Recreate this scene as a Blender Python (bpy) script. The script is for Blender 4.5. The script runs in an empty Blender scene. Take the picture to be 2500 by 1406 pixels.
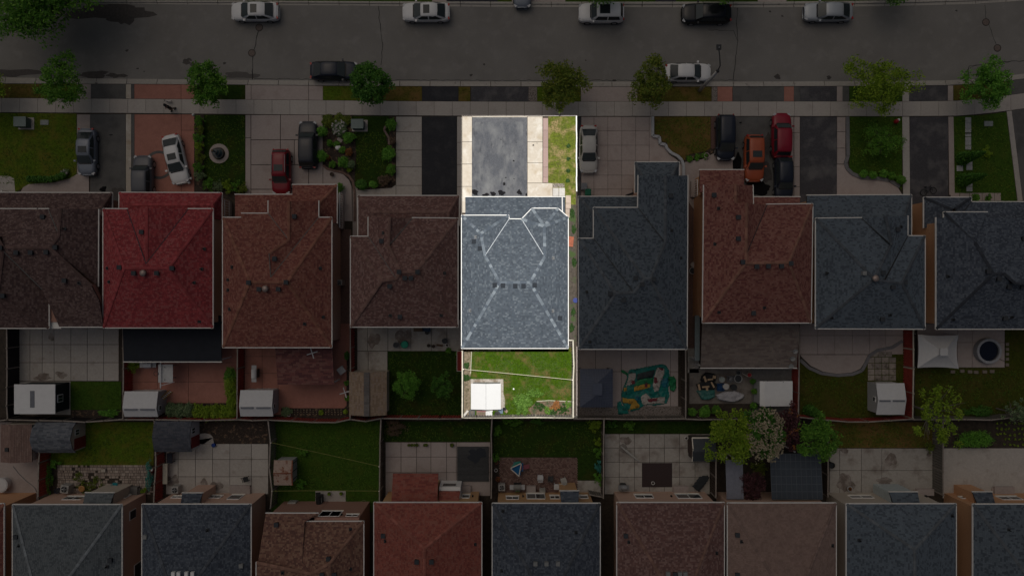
import bpy, bmesh, math, random
from mathutils import Vector, Matrix, noise
R = math.radians
random.seed(7)
# ------------------------------------------------------------------ camera, light
HC = 68.0                     # camera height above the street, metres
FP = 2500.0 * 24.0 / 36.0     # focal length in photo pixels
scene = bpy.context.scene
COL = scene.collection
cam_d = bpy.data.cameras.new('camera'); cam_d.lens = 24.0; cam_d.sensor_width = 36.0
cam_d.clip_start = 0.5; cam_d.clip_end = 3000.0
cam = bpy.data.objects.new('camera', cam_d); COL.objects.link(cam)
cam.location = (0, 0, HC)
scene.camera = cam
world = bpy.data.worlds.new('World'); scene.world = world; world.use_nodes = True
wn = world.node_tree; bg = wn.nodes['Background']
sky = wn.nodes.new('ShaderNodeTexSky'); sky.sky_type = 'NISHITA'; sky.sun_disc = False
SUN_EL, SUN_AZ = 58.0, 325.0           # azimuth clockwise from +Y (top of the picture)
sky.sun_elevation = R(SUN_EL); sky.sun_rotation = R(SUN_AZ)
sky.air_density = 1.0; sky.dust_density = 6.0; sky.ozone_density = 0.3
wn.links.new(sky.outputs[0], bg.inputs[0]); bg.inputs[1].default_value = 0.10
sun_d = bpy.data.lights.new('sun', 'SUN'); sun_d.energy = 1.5; sun_d.angle = R(85); sun_d.color = (1.0, 0.95, 0.88)
sun = bpy.data.objects.new('sun', sun_d); COL.objects.link(sun)
sd = Vector((math.sin(R(SUN_AZ))*math.cos(R(SUN_EL)), math.cos(R(SUN_AZ))*math.cos(R(SUN_EL)), math.sin(R(SUN_EL))))
sun.rotation_euler = sd.to_track_quat('Z', 'Y').to_euler(); sun.location = sd*120
EXPO = -2.45
vs = scene.view_settings
vs.view_transform = 'Standard'; vs.look = 'None'; vs.exposure = EXPO; vs.gamma = 1.0; vs.use_curve_mapping = False

def W(px, py, z=0.0):
    """photo pixel + height above ground -> point in the place (metres)"""
    k = (HC - z) / FP
    return Vector(((px - 1250.0)*k, (703.0 - py)*k, z))

# added lamp with no real source, brightens one lot with a rectangular beam
LP = Vector((-0.6, 5.0, 76.0))
lot = [W(1127.0, 283.0), W(1409.0, 1022.0)]
cx, cy = (lot[0].x+lot[1].x)/2, (lot[0].y+lot[1].y)/2
hx, hy = (lot[1].x-lot[0].x)/2, (lot[0].y-lot[1].y)/2
sp_d = bpy.data.lights.new('added_lot_spot', 'SPOT')
sp_d.energy = 2.25e6; sp_d.spot_size = R(60); sp_d.spot_blend = 0.0; sp_d.shadow_soft_size = 0.05
sp_d.color = (1.0, 0.985, 0.95)
sp = bpy.data.objects.new('added_lot_spot', sp_d); COL.objects.link(sp)
sp.location = LP
# rectangular mask of the added lamp: only directions that land on the lot pass
sp_d.use_nodes = True; ln = sp_d.node_tree; em = ln.nodes['Emission']
lg = ln.nodes.new('ShaderNodeNewGeometry'); sx = ln.nodes.new('ShaderNodeSeparateXYZ'); ln.links.new(lg.outputs['Incoming'], sx.inputs[0])
def lmath(op, a, b):
    n = ln.nodes.new('ShaderNodeMath'); n.operation = op
    for k, q in enumerate((a, b)):
        if isinstance(q, (int, float)): n.inputs[k].default_value = q
        else: ln.links.new(q, n.inputs[k])
    return n.outputs[0]
msk = None
for ax, c0, lp0, hw_ in ((0, cx, LP.x, hx), (1, cy, LP.y, hy)):
    u = lmath('DIVIDE', sx.outputs[ax], sx.outputs[2])
    gpos = lmath('ADD', lmath('MULTIPLY', u, -LP.z), lp0 - c0)
    m1 = lmath('LESS_THAN', lmath('ABSOLUTE', gpos, 0), hw_)
    msk = m1 if msk is None else lmath('MULTIPLY', msk, m1)
ln.links.new(msk, em.inputs['Strength'])

# ------------------------------------------------------------------ materials
MATS = {}
def M(name, c, rough=0.85, var=0.12, scale=4.0, c2=None, s2=0.6, lo2=0.5, hi2=0.62, metal=0.0, spec=0.3,
      bump=0.0, bscale=30.0, objvar=0.0, island=None, stretch=None, c3=None, s3=8.0, lo3=0.55, hi3=0.7, coat=0.0, perobj=False):
    """procedural material: base colour with fine noise, optional stain layers, per-piece variation"""
    if name in MATS: return MATS[name]
    m = bpy.data.materials.new(name); m.use_nodes = True
    nt = m.node_tree; N = nt.nodes; L = nt.links
    b = N['Principled BSDF']
    b.inputs['Roughness'].default_value = rough; b.inputs['Metallic'].default_value = metal
    b.inputs['Specular IOR Level'].default_value = spec
    if coat: b.inputs['Coat Weight'].default_value = coat; b.inputs['Coat Roughness'].default_value = 0.08
    geo = N.new('ShaderNodeNewGeometry')
    vec = geo.outputs['Position']
    if stretch:
        mp = N.new('ShaderNodeMapping'); mp.inputs['Scale'].default_value = stretch
        L.new(vec, mp.inputs[0]); vec = mp.outputs[0]
    def nz(sc, det=5.0, rg=0.6):
        n = N.new('ShaderNodeTexNoise'); n.inputs['Scale'].default_value = sc
        n.inputs['Detail'].default_value = det; n.inputs['Roughness'].default_value = rg
        L.new(vec, n.inputs['Vector']); return n.outputs['Fac']
    def mixc(fac, a, bb):
        x = N.new('ShaderNodeMix'); x.data_type = 'RGBA'
        if isinstance(fac, float): x.inputs[0].default_value = fac
        else: L.new(fac, x.inputs[0])
        for s, q in ((6, a), (7, bb)):
            if isinstance(q, tuple): x.inputs[s].default_value = (*q, 1)
            else: L.new(q, x.inputs[s])
        return x.outputs[2]
    def rng(f, lo, hi):
        r = N.new('ShaderNodeMapRange'); r.inputs[1].default_value = lo; r.inputs[2].default_value = hi
        L.new(f, r.inputs[0]); return r.outputs[0]
    f = rng(nz(scale), 0.3, 0.7)
    d = tuple(max(0, x*(1-var)) for x in c); u = tuple(x*(1+var) for x in c)
    if island:
        cr = N.new('ShaderNodeValToRGB'); e = cr.color_ramp
        e.interpolation = 'CONSTANT' if len(island) > 3 else 'LINEAR'
        while len(e.elements) < len(island): e.elements.new(0.5)
        for i, (p, q) in enumerate(island): e.elements[i].position = p; e.elements[i].color = (*q, 1)
        if perobj:
            oi0 = N.new('ShaderNodeObjectInfo'); L.new(oi0.outputs['Random'], cr.inputs[0])
        else: L.new(geo.outputs['Random Per Island'], cr.inputs[0])
        mul = N.new('ShaderNodeMix'); mul.data_type = 'RGBA'; mul.blend_type = 'MULTIPLY'; mul.inputs[0].default_value = 1.0
        L.new(cr.outputs[0], mul.inputs[6])
        L.new(mixc(f, (1-var,)*3, (1+var,)*3), mul.inputs[7])
        col = mul.outputs[2]
    else:
        col = mixc(f, d, u)
    if c2: col = mixc(rng(nz(s2, 6.0, 0.62), lo2, hi2), col, c2)
    if c3: col = mixc(rng(nz(s3, 4.0, 0.65), lo3, hi3), col, c3)
    if objvar:
        oi = N.new('ShaderNodeObjectInfo')
        mr = N.new('ShaderNodeMapRange'); mr.inputs[3].default_value = 1-objvar; mr.inputs[4].default_value = 1+objvar
        L.new(oi.outputs['Random'], mr.inputs[0])
        mul = N.new('ShaderNodeVectorMath'); mul.operation = 'SCALE'
        L.new(col, mul.inputs[0]); L.new(mr.outputs[0], mul.inputs['Scale']); col = mul.outputs[0]
    L.new(col, b.inputs['Base Color'])
    if bump:
        bp = N.new('ShaderNodeBump'); bp.inputs['Strength'].default_value = bump; bp.inputs['Distance'].default_value = 0.02
        L.new(nz(bscale, 6.0, 0.7), bp.inputs['Height']); L.new(bp.outputs[0], b.inputs['Normal'])
    MATS[name] = m
    return m

def shingle(name, cols, var=0.1, k=1.35):
    cols = [tuple(x*k for x in c) for c in cols]
    n = len(cols)
    isl = [(i/n, c) for i, c in enumerate(cols)]
    return M(name, cols[0], rough=0.95, var=var, scale=1.2, island=isl, spec=0.15, bump=0.4, bscale=40)

def leafmat(name, a, b_, c_, k=2.3):
    a, b_, c_ = [tuple(x*k for x in q) for q in (a, b_, c_)]
    m = M(name, a, rough=0.6, var=0.25, scale=2.5, island=[(0.0, a), (0.55, b_), (1.0, c_)], spec=0.25)
    nt = m.node_tree; b = nt.nodes['Principled BSDF']
    if 'Translucent BSDF' not in nt.nodes:           # leaves let some light through
        tr = nt.nodes.new('ShaderNodeBsdfTranslucent'); mx = nt.nodes.new('ShaderNodeMixShader'); mx.inputs[0].default_value = .35
        nt.links.new(b.inputs['Base Color'].links[0].from_socket, tr.inputs[0])
        nt.links.new(b.outputs[0], mx.inputs[1]); nt.links.new(tr.outputs[0], mx.inputs[2])
        nt.links.new(mx.outputs[0], nt.nodes['Material Output'].inputs[0])
    return m

def glossy(name, c, rough=0.3, metal=0.0, coat=0.15, spec=0.3):
    return M(name, c, rough=rough, var=0.05, scale=1.5, metal=metal, coat=coat, spec=spec)

CONC = M('concrete_grey', (.40, .37, .335), var=.09, scale=6, c2=(.27, .235, .20), s2=.9, lo2=.56, hi2=.80, objvar=.07, bump=.2, c3=(.46, .43, .39), s3=1.7, lo3=.55, hi3=.75)
CONCW = M('concrete_walk', (.385, .352, .32), var=.07, scale=7, c2=(.29, .26, .235), s2=.7, lo2=.55, hi2=.85, objvar=.06, bump=.2)
CONCL = M('concrete_warm', (.41, .365, .305), var=.06, scale=5, c2=(.30, .235, .155), s2=.75, lo2=.52, hi2=.76, objvar=.05, bump=.2, c3=(.50, .47, .42), s3=.9, lo3=.52, hi3=.7)
CONCP = M('concrete_pinkish', (.37, .315, .29), var=.07, scale=6, c2=(.29, .235, .215), s2=.8, lo2=.52, hi2=.8, objvar=.06, bump=.2)
CONCT = M('concrete_stained', (.36, .335, .30), var=.10, scale=5, c2=(.20, .165, .14), s2=.75, lo2=.50, hi2=.72, objvar=.07, bump=.2)
TERRA = M('terracotta_concrete', (.345, .155, .118), var=.10, scale=5, c2=(.27, .12, .09), s2=.7, lo2=.5, hi2=.75, objvar=.05, bump=.2)
PINKP = M('pink_paver', (.27, .19, .172), var=.1, scale=9, objvar=.1, bump=.3)
KERB = M('kerb_concrete', (.36, .335, .30), var=.1, scale=5, c2=(.14, .125, .11), s2=1.3, lo2=.60, hi2=.74, objvar=.05, bump=.2)
ROADM = M('asphalt_road', (.195, .186, .172), var=.12, scale=14, c2=(.170, .161, .148), s2=.25, lo2=.4, hi2=.65, bump=.5, bscale=60, c3=(.225, .215, .20), s3=.8, lo3=.52, hi3=.75)
ASPW = M('asphalt_worn', (.11, .107, .102), var=.15, scale=12, c2=(.075, .073, .071), s2=.6, lo2=.45, hi2=.65, bump=.5, bscale=60)
ASPD = M('asphalt_sealed', (.028, .029, .034), var=.2, scale=8, c2=(.046, .046, .05), s2=.9, lo2=.5, hi2=.7, bump=.5, bscale=60)
ASPM = M('asphalt_patchy', (.058, .056, .062), var=.2, scale=8, c2=(.12, .115, .115), s2=.55, lo2=.48, hi2=.66, bump=.5, bscale=60)
ASPL = M('asphalt_lit_drive', (.058, .061, .070), var=.22, scale=9, c2=(.128, .129, .131), s2=.5, lo2=.42, hi2=.68, bump=.5, bscale=60, stretch=(1.35, .72, 1), c3=(.042, .044, .051), s3=1.3, lo3=.56, hi3=.70)
STAIN = M('oil_stain', (.009, .009, .010), var=.3, scale=6, rough=.9, spec=.05)
STAINB = M('damp_stain', (.165, .135, .115), var=.2, scale=3, rough=.8, c2=(.30, .265, .235), s2=1.6, lo2=.45, hi2=.62)
TAR = M('tar_line', (.035, .034, .033), var=.2, scale=4)
SOIL = M('soil', (.05, .038, .028), var=.35, scale=6, c2=(.03, .024, .018), s2=3, bump=.8, bscale=25)
MULCH = M('mulch', (.040, .029, .022), var=.6, scale=8, c2=(.17, .11, .07), s2=3.2, lo2=.55, hi2=.64, bump=1, bscale=30)
GRAVEL = M('gravel', (.22, .19, .17), var=.4, scale=14, c2=(.08, .065, .055), s2=9, lo2=.5, hi2=.6, bump=1, bscale=40)
def lawnm(name, a, dry, mixlo, mixhi, s2=.55, k=1.35):
    a = tuple(x*k for x in a); dry = tuple(x*k for x in dry)
    return M(name, a, rough=.95, var=.42, scale=7, c2=dry, s2=s2, lo2=mixlo, hi2=mixhi, bump=1.0, bscale=30,
             c3=tuple(x*.55 for x in a), s3=3.3, lo3=.54, hi3=.72, spec=.1)
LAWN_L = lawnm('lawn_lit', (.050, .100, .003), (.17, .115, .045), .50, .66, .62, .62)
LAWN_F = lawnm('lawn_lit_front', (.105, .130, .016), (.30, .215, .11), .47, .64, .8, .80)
LAWN_O = lawnm('lawn_olive', (.038, .046, .006), (.058, .048, .012), .45, .7)
LAWN_G = lawnm('lawn_green', (.030, .062, .007), (.05, .068, .01), .5, .75)
LAWN_Y = lawnm('lawn_yellowgreen', (.056, .090, .007), (.095, .082, .014), .45, .7)
LAWN_D = lawnm('lawn_dark', (.017, .036, .005), (.035, .035, .008), .5, .75)
LAWN_B = lawnm('lawn_dry', (.068, .062, .012), (.115, .072, .024), .44, .62)
WHITE = M('white_paint', (.74, .73, .71), rough=.5, var=.04, scale=3)
CREAM = M('cream_trim', (.62, .57, .49), rough=.6, var=.06, scale=4)
GUTW = M('white_gutter', (.66, .64, .60), rough=.45, var=.06, scale=4)
GUTL = M('bright_gutter', (.55, .54, .52), rough=.45, var=.05, scale=4)
GREYM = M('grey_metal', (.22, .225, .23), rough=.5, var=.1, metal=.3)
DARKM = M('dark_metal', (.028, .03, .033), rough=.5, var=.2)
BLACK = M('black_plastic', (.012, .012, .013), rough=.55, var=.2)
GLASS = glossy('window_glass', (.045, .052, .055), rough=.06, coat=0, spec=.6)
GLASSW = glossy('windshield_glass', (.046, .056, .058), rough=.12, coat=0, spec=.3)  # base paler than other car glass: sky reflection put into the colour
GLASSC = glossy('car_glass', (.024, .031, .034), rough=.12, coat=0, spec=.3)
WOOD = M('brown_wood', (.13, .085, .055), var=.25, scale=6, stretch=(6, 1, 1))
WOODP = M('pale_wood', (.42, .30, .19), var=.2, scale=6)
FREDB = M('fence_red_board', (.36, .055, .042), var=.25, scale=5, c2=(.22, .035, .027), s2=2, lo2=.5, hi2=.7)
FBRN = M('fence_brown_board', (.075, .055, .043), var=.3, scale=5)
FGRY = M('fence_grey_board', (.165, .15, .13), var=.25, scale=5)
FDRK = M('fence_dark_board', (.03, .025, .027), var=.3, scale=5)
FCAP = M('fence_cap', (.26, .225, .195), var=.2, scale=3)
FCAPL = M('fence_cap_pale', (.43, .40, .325), var=.15, scale=3)

# ------------------------------------------------------------------ geometry helpers
class G:
    def __init__(s): s.v = []; s.f = []
    def add(s, vs, fs):
        o = len(s.v); s.v += [tuple(x) for x in vs]; s.f += [tuple(i+o for i in f) for f in fs]; return s
    def box(s, x0, y0, z0, x1, y1, z1):
        return s.add([(x0,y0,z0),(x1,y0,z0),(x1,y1,z0),(x0,y1,z0),(x0,y0,z1),(x1,y0,z1),(x1,y1,z1),(x0,y1,z1)],
                     [(0,3,2,1),(4,5,6,7),(0,1,5,4),(1,2,6,5),(2,3,7,6),(3,0,4,7)])
    def ob(s, c, size, rz=0.0, rx=0.0, ry=0.0):
        m = Matrix.Translation(Vector(c)) @ Matrix.Rotation(rz,4,'Z') @ Matrix.Rotation(ry,4,'Y') @ Matrix.Rotation(rx,4,'X')
        a, b, c2 = [q/2 for q in size]
        vs = [m @ Vector(p) for p in ((-a,-b,-c2),(a,-b,-c2),(a,b,-c2),(-a,b,-c2),(-a,-b,c2),(a,-b,c2),(a,b,c2),(-a,b,c2))]
        return s.add(vs, [(0,3,2,1),(4,5,6,7),(0,1,5,4),(1,2,6,5),(2,3,7,6),(3,0,4,7)])
    def prism(s, poly, z0, z1):
        a = sum(poly[i][0]*poly[(i+1)%len(poly)][1]-poly[(i+1)%len(poly)][0]*poly[i][1] for i in range(len(poly)))
        if a < 0: poly = poly[::-1]
        n = len(poly)
        return s.add([(p[0],p[1],z0) for p in poly]+[(p[0],p[1],z1) for p in poly],
                     [tuple(range(n-1,-1,-1)), tuple(range(n,2*n))]+[(i,(i+1)%n,n+(i+1)%n,n+i) for i in range(n)])
    def bar(s, a, b, w, h):
        """box along a->b, width w (horizontal), height h"""
        a, b = Vector(a), Vector(b); d = b-a
        if d.length < 1e-5: return s
        t = d.normalized(); side = t.cross(Vector((0,0,1)))
        side = side.normalized() if side.length > 1e-4 else Vector((1,0,0))
        up = side.cross(t)
        vs = [p + side*sx*w/2 + up*sz*h/2 for p in (a,b) for sx, sz in ((-1,-1),(1,-1),(1,1),(-1,1))]
        return s.add(vs, [(0,1,2,3),(7,6,5,4),(0,4,5,1),(1,5,6,2),(2,6,7,3),(3,7,4,0)])
    def tube(s, a, b, r0, r1=None, n=6, cap=True):
        a, b = Vector(a), Vector(b); r1 = r0 if r1 is None else r1
        q = (b-a).to_track_quat('Z','Y')
        vs = []
        for p, r in ((a,r0),(b,r1)):
            vs += [p + q @ Vector((r*math.cos(2*math.pi*i/n), r*math.sin(2*math.pi*i/n), 0)) for i in range(n)]
        fs = [(i,(i+1)%n,n+(i+1)%n,n+i) for i in range(n)]
        if cap: fs += [tuple(range(n-1,-1,-1)), tuple(range(n,2*n))]
        return s.add(vs, fs)
    def lathe(s, c, prof, n=16):
        """prof: (radius, z) list; closed top and bottom"""
        vs = [(c[0]+r*math.cos(2*math.pi*i/n), c[1]+r*math.sin(2*math.pi*i/n), c[2]+z) for r, z in prof for i in range(n)]
        fs = [(k*n+i, k*n+(i+1)%n, (k+1)*n+(i+1)%n, (k+1)*n+i) for k in range(len(prof)-1) for i in range(n)]
        fs += [tuple(range(n-1,-1,-1)), tuple(range((len(prof)-1)*n, len(prof)*n))]
        return s.add(vs, fs)
    def ring(s, c, r0, r1, h, n=24):
        return s.add([(c[0]+r*math.cos(2*math.pi*i/n), c[1]+r*math.sin(2*math.pi*i/n), c[2]+z) for r, z in ((r1,0),(r1,h),(r0,h),(r0,0)) for i in range(n)],
                     [(k*n+i, k*n+(i+1)%n, ((k+1)%4)*n+(i+1)%n, ((k+1)%4)*n+i) for k in range(4) for i in range(n)])
    def path(s, pts, w, h):
        for a, b in zip(pts, pts[1:]): s.bar(a, b, w, h)
        return s

def root_off(o):
    v = Vector((0,0,0))
    while o: v += o.location; o = o.parent
    return v
def obj(name, g, mat, parent=None, world=True, smooth=False, kind=None, loc=None):
    me = bpy.data.meshes.new(name)
    off = Vector((0,0,0))
    if parent is not None and world: off = root_off(parent)
    if loc is not None: off = Vector(loc)
    me.from_pydata([(x-off.x, y-off.y, z-off.z) for x, y, z in g.v] if off.length else g.v, [], g.f)
    if smooth: me.polygons.foreach_set('use_smooth', [True]*len(me.polygons))
    if isinstance(mat, (list, tuple)):
        for q in mat: me.materials.append(q)
    else: me.materials.append(mat)
    o = bpy.data.objects.new(name, me); COL.objects.link(o)
    if parent is not None: o.parent = parent
    if loc is not None: o.location = loc
    if kind: o['kind'] = kind
    return o
def tag(o, label=None, cat=None, group=None, kind=None):
    if label: o['label'] = label
    if cat: o['category'] = cat
    if group: o['group'] = group
    if kind: o['kind'] = kind
    return o
def thing(name, label, cat, loc=(0,0,0), rz=0.0, group=None, kind=None):
    o = bpy.data.objects.new(name, None); COL.objects.link(o); o.empty_display_size = .2
    o.location = loc; o.rotation_euler = (0,0,rz)
    return tag(o, label, cat, group, kind)
def one(name, g, mat, label, cat, loc, group=None, smooth=False, world=False, kind=None):
    """a thing that is one mesh; g is given around the origin unless world"""
    o = obj(name, g, mat, None, smooth=smooth, loc=loc if world else None)
    o.location = loc
    return tag(o, label, cat, group, kind)
def P2(pts, z=0.0): return [(W(x,y,z).x, W(x,y,z).y) for x, y in pts]
def inpoly(x, y, poly):
    c = False; n = len(poly); j = n-1
    for i in range(n):
        if (poly[i][1] > y) != (poly[j][1] > y) and x < (poly[j][0]-poly[i][0])*(y-poly[i][1])/(poly[j][1]-poly[i][1])+poly[i][0]: c = not c
        j = i
    return c
def blob(c, rx, ry, n=18, jit=.25, seed=0):
    r = random.Random(seed); ph = [r.uniform(0, 6.28) for _ in range(4)]
    out = []
    for i in range(n):
        a = 2*math.pi*i/n
        k = 1 + jit*(math.sin(2*a+ph[0])*.5+math.sin(3*a+ph[1])*.4+math.sin(5*a+ph[2])*.35) + r.uniform(-jit,jit)*.35
        out.append((c[0]+rx*k*math.cos(a), c[1]+ry*k*math.sin(a)))
    return out
# ------------------------------------------------------------------ houses
def inset(poly, d):
    a = sum(poly[i][0]*poly[(i+1)%len(poly)][1]-poly[(i+1)%len(poly)][0]*poly[i][1] for i in range(len(poly)))
    if a < 0: poly = poly[::-1]
    n = len(poly); out = []
    for i in range(n):
        p0, p1, p2 = Vector(poly[i-1][:2]), Vector(poly[i][:2]), Vector(poly[(i+1)%n][:2])
        d1 = (p1-p0).normalized(); d2 = (p2-p1).normalized()
        n1 = Vector((-d1.y, d1.x)); n2 = Vector((-d2.y, d2.x))
        den = 1 + n1.dot(n2)
        q = p1 + (n1+n2)*(d/max(den, .3))
        out.append((q.x, q.y))
    return out
def clip(poly, ax, val, keep_ge):
    out = []; n = len(poly)
    for i in range(n):
        p, q = poly[i], poly[(i+1)%n]
        a = (p[ax] >= val) if keep_ge else (p[ax] <= val)
        b = (q[ax] >= val) if keep_ge else (q[ax] <= val)
        if a: out.append(p)
        if a != b:
            t = (val-p[ax])/(q[ax]-p[ax])
            out.append((p[0]+(q[0]-p[0])*t, p[1]+(q[1]-p[1])*t))
    return out
def area2(poly): return abs(sum(poly[i][0]*poly[(i+1)%len(poly)][1]-poly[(i+1)%len(poly)][0]*poly[i][1] for i in range(len(poly))))/2

def facet_plane(ps):
    """ps: 3-D points; hold the lowest edge and the highest vertex, return points moved onto that plane, normal"""
    n = len(ps)
    best = min(range(n), key=lambda i: (round((ps[i].z+ps[(i+1)%n].z), 2), -(ps[i]-ps[(i+1)%n]).length))
    a, b = ps[best], ps[(best+1)%n]
    c = max(ps, key=lambda p: (round(p.z, 2), abs((p-a).cross((b-a).normalized()).length)))
    nn = (b-a).cross(c-a)
    if nn.length < 1e-6: return ps, Vector((0,0,1))
    nn.normalize()
    if nn.z < 0: nn = -nn
    if nn.z < .3: return ps, nn
    out = [Vector((p.x, p.y, a.z - (nn.x*(p.x-a.x)+nn.y*(p.y-a.y))/nn.z)) for p in ps]
    return out, nn

def shingle_facet(g, ps, nn, tabw, course, rnd):
    hd = Vector((0,0,1)).cross(nn)
    hd = Vector((1,0,0)) if hd.length < .02 else hd.normalized()
    up = nn.cross(hd)
    if up.z < 0: up = -up; hd = -hd
    o = min(ps, key=lambda p: p.dot(up))
    poly = [((p-o).dot(hd), (p-o).dot(up)) for p in ps]
    bmax = max(p[1] for p in poly); k = 0
    while k*course < bmax:
        b0, b1 = k*course, min((k+1)*course, bmax+.001)
        st = clip(clip(poly, 1, b0, True), 1, b1, False); k += 1
        if len(st) < 3: continue
        a0, a1 = min(p[0] for p in st), max(p[0] for p in st)
        a = a0 - rnd.random()*tabw
        while a < a1:
            w = tabw*rnd.uniform(.65, 1.35)
            q = clip(clip(st, 0, a, True), 0, a+w-.012, False); a += w
            if len(q) < 3 or area2(q) < .0012: continue
            lift = rnd.random()*.006
            top = [o + hd*p[0] + up*p[1] + nn*(.034 - .022*(p[1]-b0)/course + lift) for p in q]
            m = len(top)
            g.add(top + [t - nn*.022 for t in top], [tuple(range(m))] + [(i, m+i, m+(i+1)%m, (i+1)%m) for i in range(m)])

UH = []
def house(name, label, pts, facets, smat, capmat, wallmat, walls, gut=None, valley=None, vents=(), lit=False,
          tab=.19, course=.145, seed=1, flat=()):
    gut = gut or GUTW; valley = valley or DARKM
    rnd = random.Random(seed)
    P = {k: W(*v) for k, v in pts.items()}
    cen = sum(P.values(), Vector())/len(P)
    t = thing(name, label, 'house', (cen.x, cen.y, 0), group='houses of the two rows'); UH.append(t)
    deck = G(); sh = G(); edges = {}; fdat = []
    gab = G()
    for fi, fs in enumerate(facets):
        names = fs.split()
        ps, nn = facet_plane([P[n] for n in names])
        a = sum(ps[i].x*ps[(i+1)%len(ps)].y-ps[(i+1)%len(ps)].x*ps[i].y for i in range(len(ps)))
        if a < 0: ps = ps[::-1]; names = names[::-1]
        n = len(ps); low = [p-Vector((0,0,.14)) for p in ps]
        deck.add(ps+low, [tuple(range(n)), tuple(range(2*n-1, n-1, -1))] + [(i, n+i, n+(i+1)%n, (i+1)%n) for i in range(n)])
        shingle_facet(sh, ps, nn, tab, course, rnd)
        for i in range(n):
            edges.setdefault(tuple(sorted((names[i], names[(i+1)%n]))), []).append((fi, ps[i], ps[(i+1)%n]))
        fdat.append((ps, nn))
    rf = obj('roof', deck, M('roof_deck', (.05,.045,.042)), t)
    obj('shingles', sh, smat, rf, kind='stuff')
    caps = G(); ncap = 0
    capme = None
    for key, lst in edges.items():
        if len(lst) == 2:
            (f1, a, b), (f2, c, d) = lst
            n1, n2 = fdat[f1][1], fdat[f2][1]
            if n1.dot(n2) > .998: continue
            hi = lambda p, q: Vector((p.x, p.y, max(p.z, q.z)))
            if (a-d).length > (a-c).length: c, d = d, c
            a2, b2 = hi(a, d), hi(b, c)
            c2 = sum(fdat[f2][0], Vector())/len(fdat[f2][0])
            mid = (a2+b2)/2
            convex = (c2-mid).dot(n1) < 0
            nav = (n1+n2).normalized()
            L = (b2-a2).length
            if L < .3: continue
            if convex:
                k = max(1, int(L/.30)); dv = (b2-a2)/k; tdir = dv.normalized()
                side = tdir.cross(nav).normalized()
                for i in range(k):
                    p = a2 + dv*i; q = p + dv*1.06; lift = nav*(.055+.012*rnd.random())
                    w = .13
                    drop1 = n1*0; 
                    def wing(s_, base): 
                        v = base + side*s_*w
                        return v + lift - nav*(w*math.sqrt(max(0, 1-n1.dot(n2)))*.45)
                    top = [p+lift+nav*.01, q+lift]
                    vsx = [wing(-1,p), top[0], wing(1,p), wing(1,q), top[1], wing(-1,q)]
                    vsx += [v-nav*.03 for v in vsx]
                    fsx = [(0,1,4,5),(1,2,3,4),(0,6,7,1),(1,7,8,2),(2,8,9,3),(3,9,10,4),(4,10,11,5),(5,11,6,0)]
                    if lit:
                        gg = G().add(vsx, fsx); obj('ridge_cap', gg, capmat, rf)
                    else: caps.add(vsx, fsx)
            else:
                g = G().bar(a2+nav*.05, b2+nav*.05, .055, .03)
                obj('valley_flashing', g, valley, rf)
        elif len(lst) == 1:
            fi, a, b = lst[0]
            if abs(a.z-b.z) < .06 and abs(a.z-min(p.z for p in fdat[fi][0])) < .06:
                d = (b-a).normalized(); out = Vector((d.y, -d.x, 0))*.055
                g = G().bar(a+out-d*.05-Vector((0,0,.03)), b+out+d*.05-Vector((0,0,.03)), .06 if lit else .085, .13)
                obj('gutter', g, gut, t)
            else:
                zb = min(p.z for p in fdat[fi][0]) - .1
                for q in (a, b):
                    pass
                ins = (cen-Vector(((a.x+b.x)/2, (a.y+b.y)/2, 0))); ins.z = 0; ins = ins.normalized()*.25
                v = [a+ins-Vector((0,0,.15)), b+ins-Vector((0,0,.15)), Vector((b.x+ins.x, b.y+ins.y, zb)), Vector((a.x+ins.x, a.y+ins.y, zb))]
                obj('gable', G().add(v, [(0,1,2,3)]), wallmat, t)
    if caps.v: obj('ridge_caps', caps, capmat, rf, kind='stuff')
    for wp in walls:
        poly, ztop, d = wp[:3]
        q = inset([(W(x,y,ztop).x, W(x,y,ztop).y) for x, y in poly], d)
        obj('wall', G().prism(q, 0, ztop-.16), wp[3] if len(wp) > 3 else wallmat, t)
    # vents: (px, py, kind)
    def roofz(px, py):
        best = None
        for ps, nn in fdat:
            z = 6.0
            for _ in range(4):
                p = W(px, py, z); z = ps[0].z - (nn.x*(p.x-ps[0].x)+nn.y*(p.y-ps[0].y))/max(nn.z,.2)
            p = W(px, py, z)
            if inpoly(p.x, p.y, [(q.x,q.y) for q in ps]) and (best is None or z > best[0].z): best = (p, nn)
        return best
    for v in vents:
        r = roofz(v[0], v[1])
        if r is None: continue
        p, nn = r; kd = v[2] if len(v) > 2 else 'b'
        if kd == 'b':
            g = G().ob(p+Vector((0,0,.10)), (.34,.34,.22)); o = obj('roof_vent', g, M('roof_vent_dark', (.022,.023,.026), rough=.7, spec=.1), t)
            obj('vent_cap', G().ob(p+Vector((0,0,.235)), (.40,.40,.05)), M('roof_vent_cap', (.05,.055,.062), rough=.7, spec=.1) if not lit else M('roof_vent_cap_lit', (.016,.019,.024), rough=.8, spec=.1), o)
        elif kd == 'w':
            obj('roof_vent', G().ob(p+Vector((0,0,.12)), (.30,.62,.24)), WHITE, t)
        elif kd == 'g':
            o = obj('roof_vent', G().ob(p+Vector((0,0,.12)), (.36,.36,.24)), M('roof_vent_pale', (.22,.225,.22)), t)
        elif kd == 't':
            g = G().lathe(p-Vector((0,0,.05)), [(.16,0),(.16,.22),(.27,.25),(.31,.34),(.25,.44),(.08,.50)], 14)
            obj('turbine_vent', g, M('turbine_vent', (.33,.26,.23), rough=.4, metal=.4), t, smooth=True)
        else:
            g = G().tube(p-Vector((0,0,.06)), p+Vector((0,0,.34)), .055, n=8); o = obj('vent_pipe', g, BLACK, t)
            obj('flashing', G().ob(p+nn*.055, (.3,.3,.02)), DARKM, o)
    return t

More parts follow.
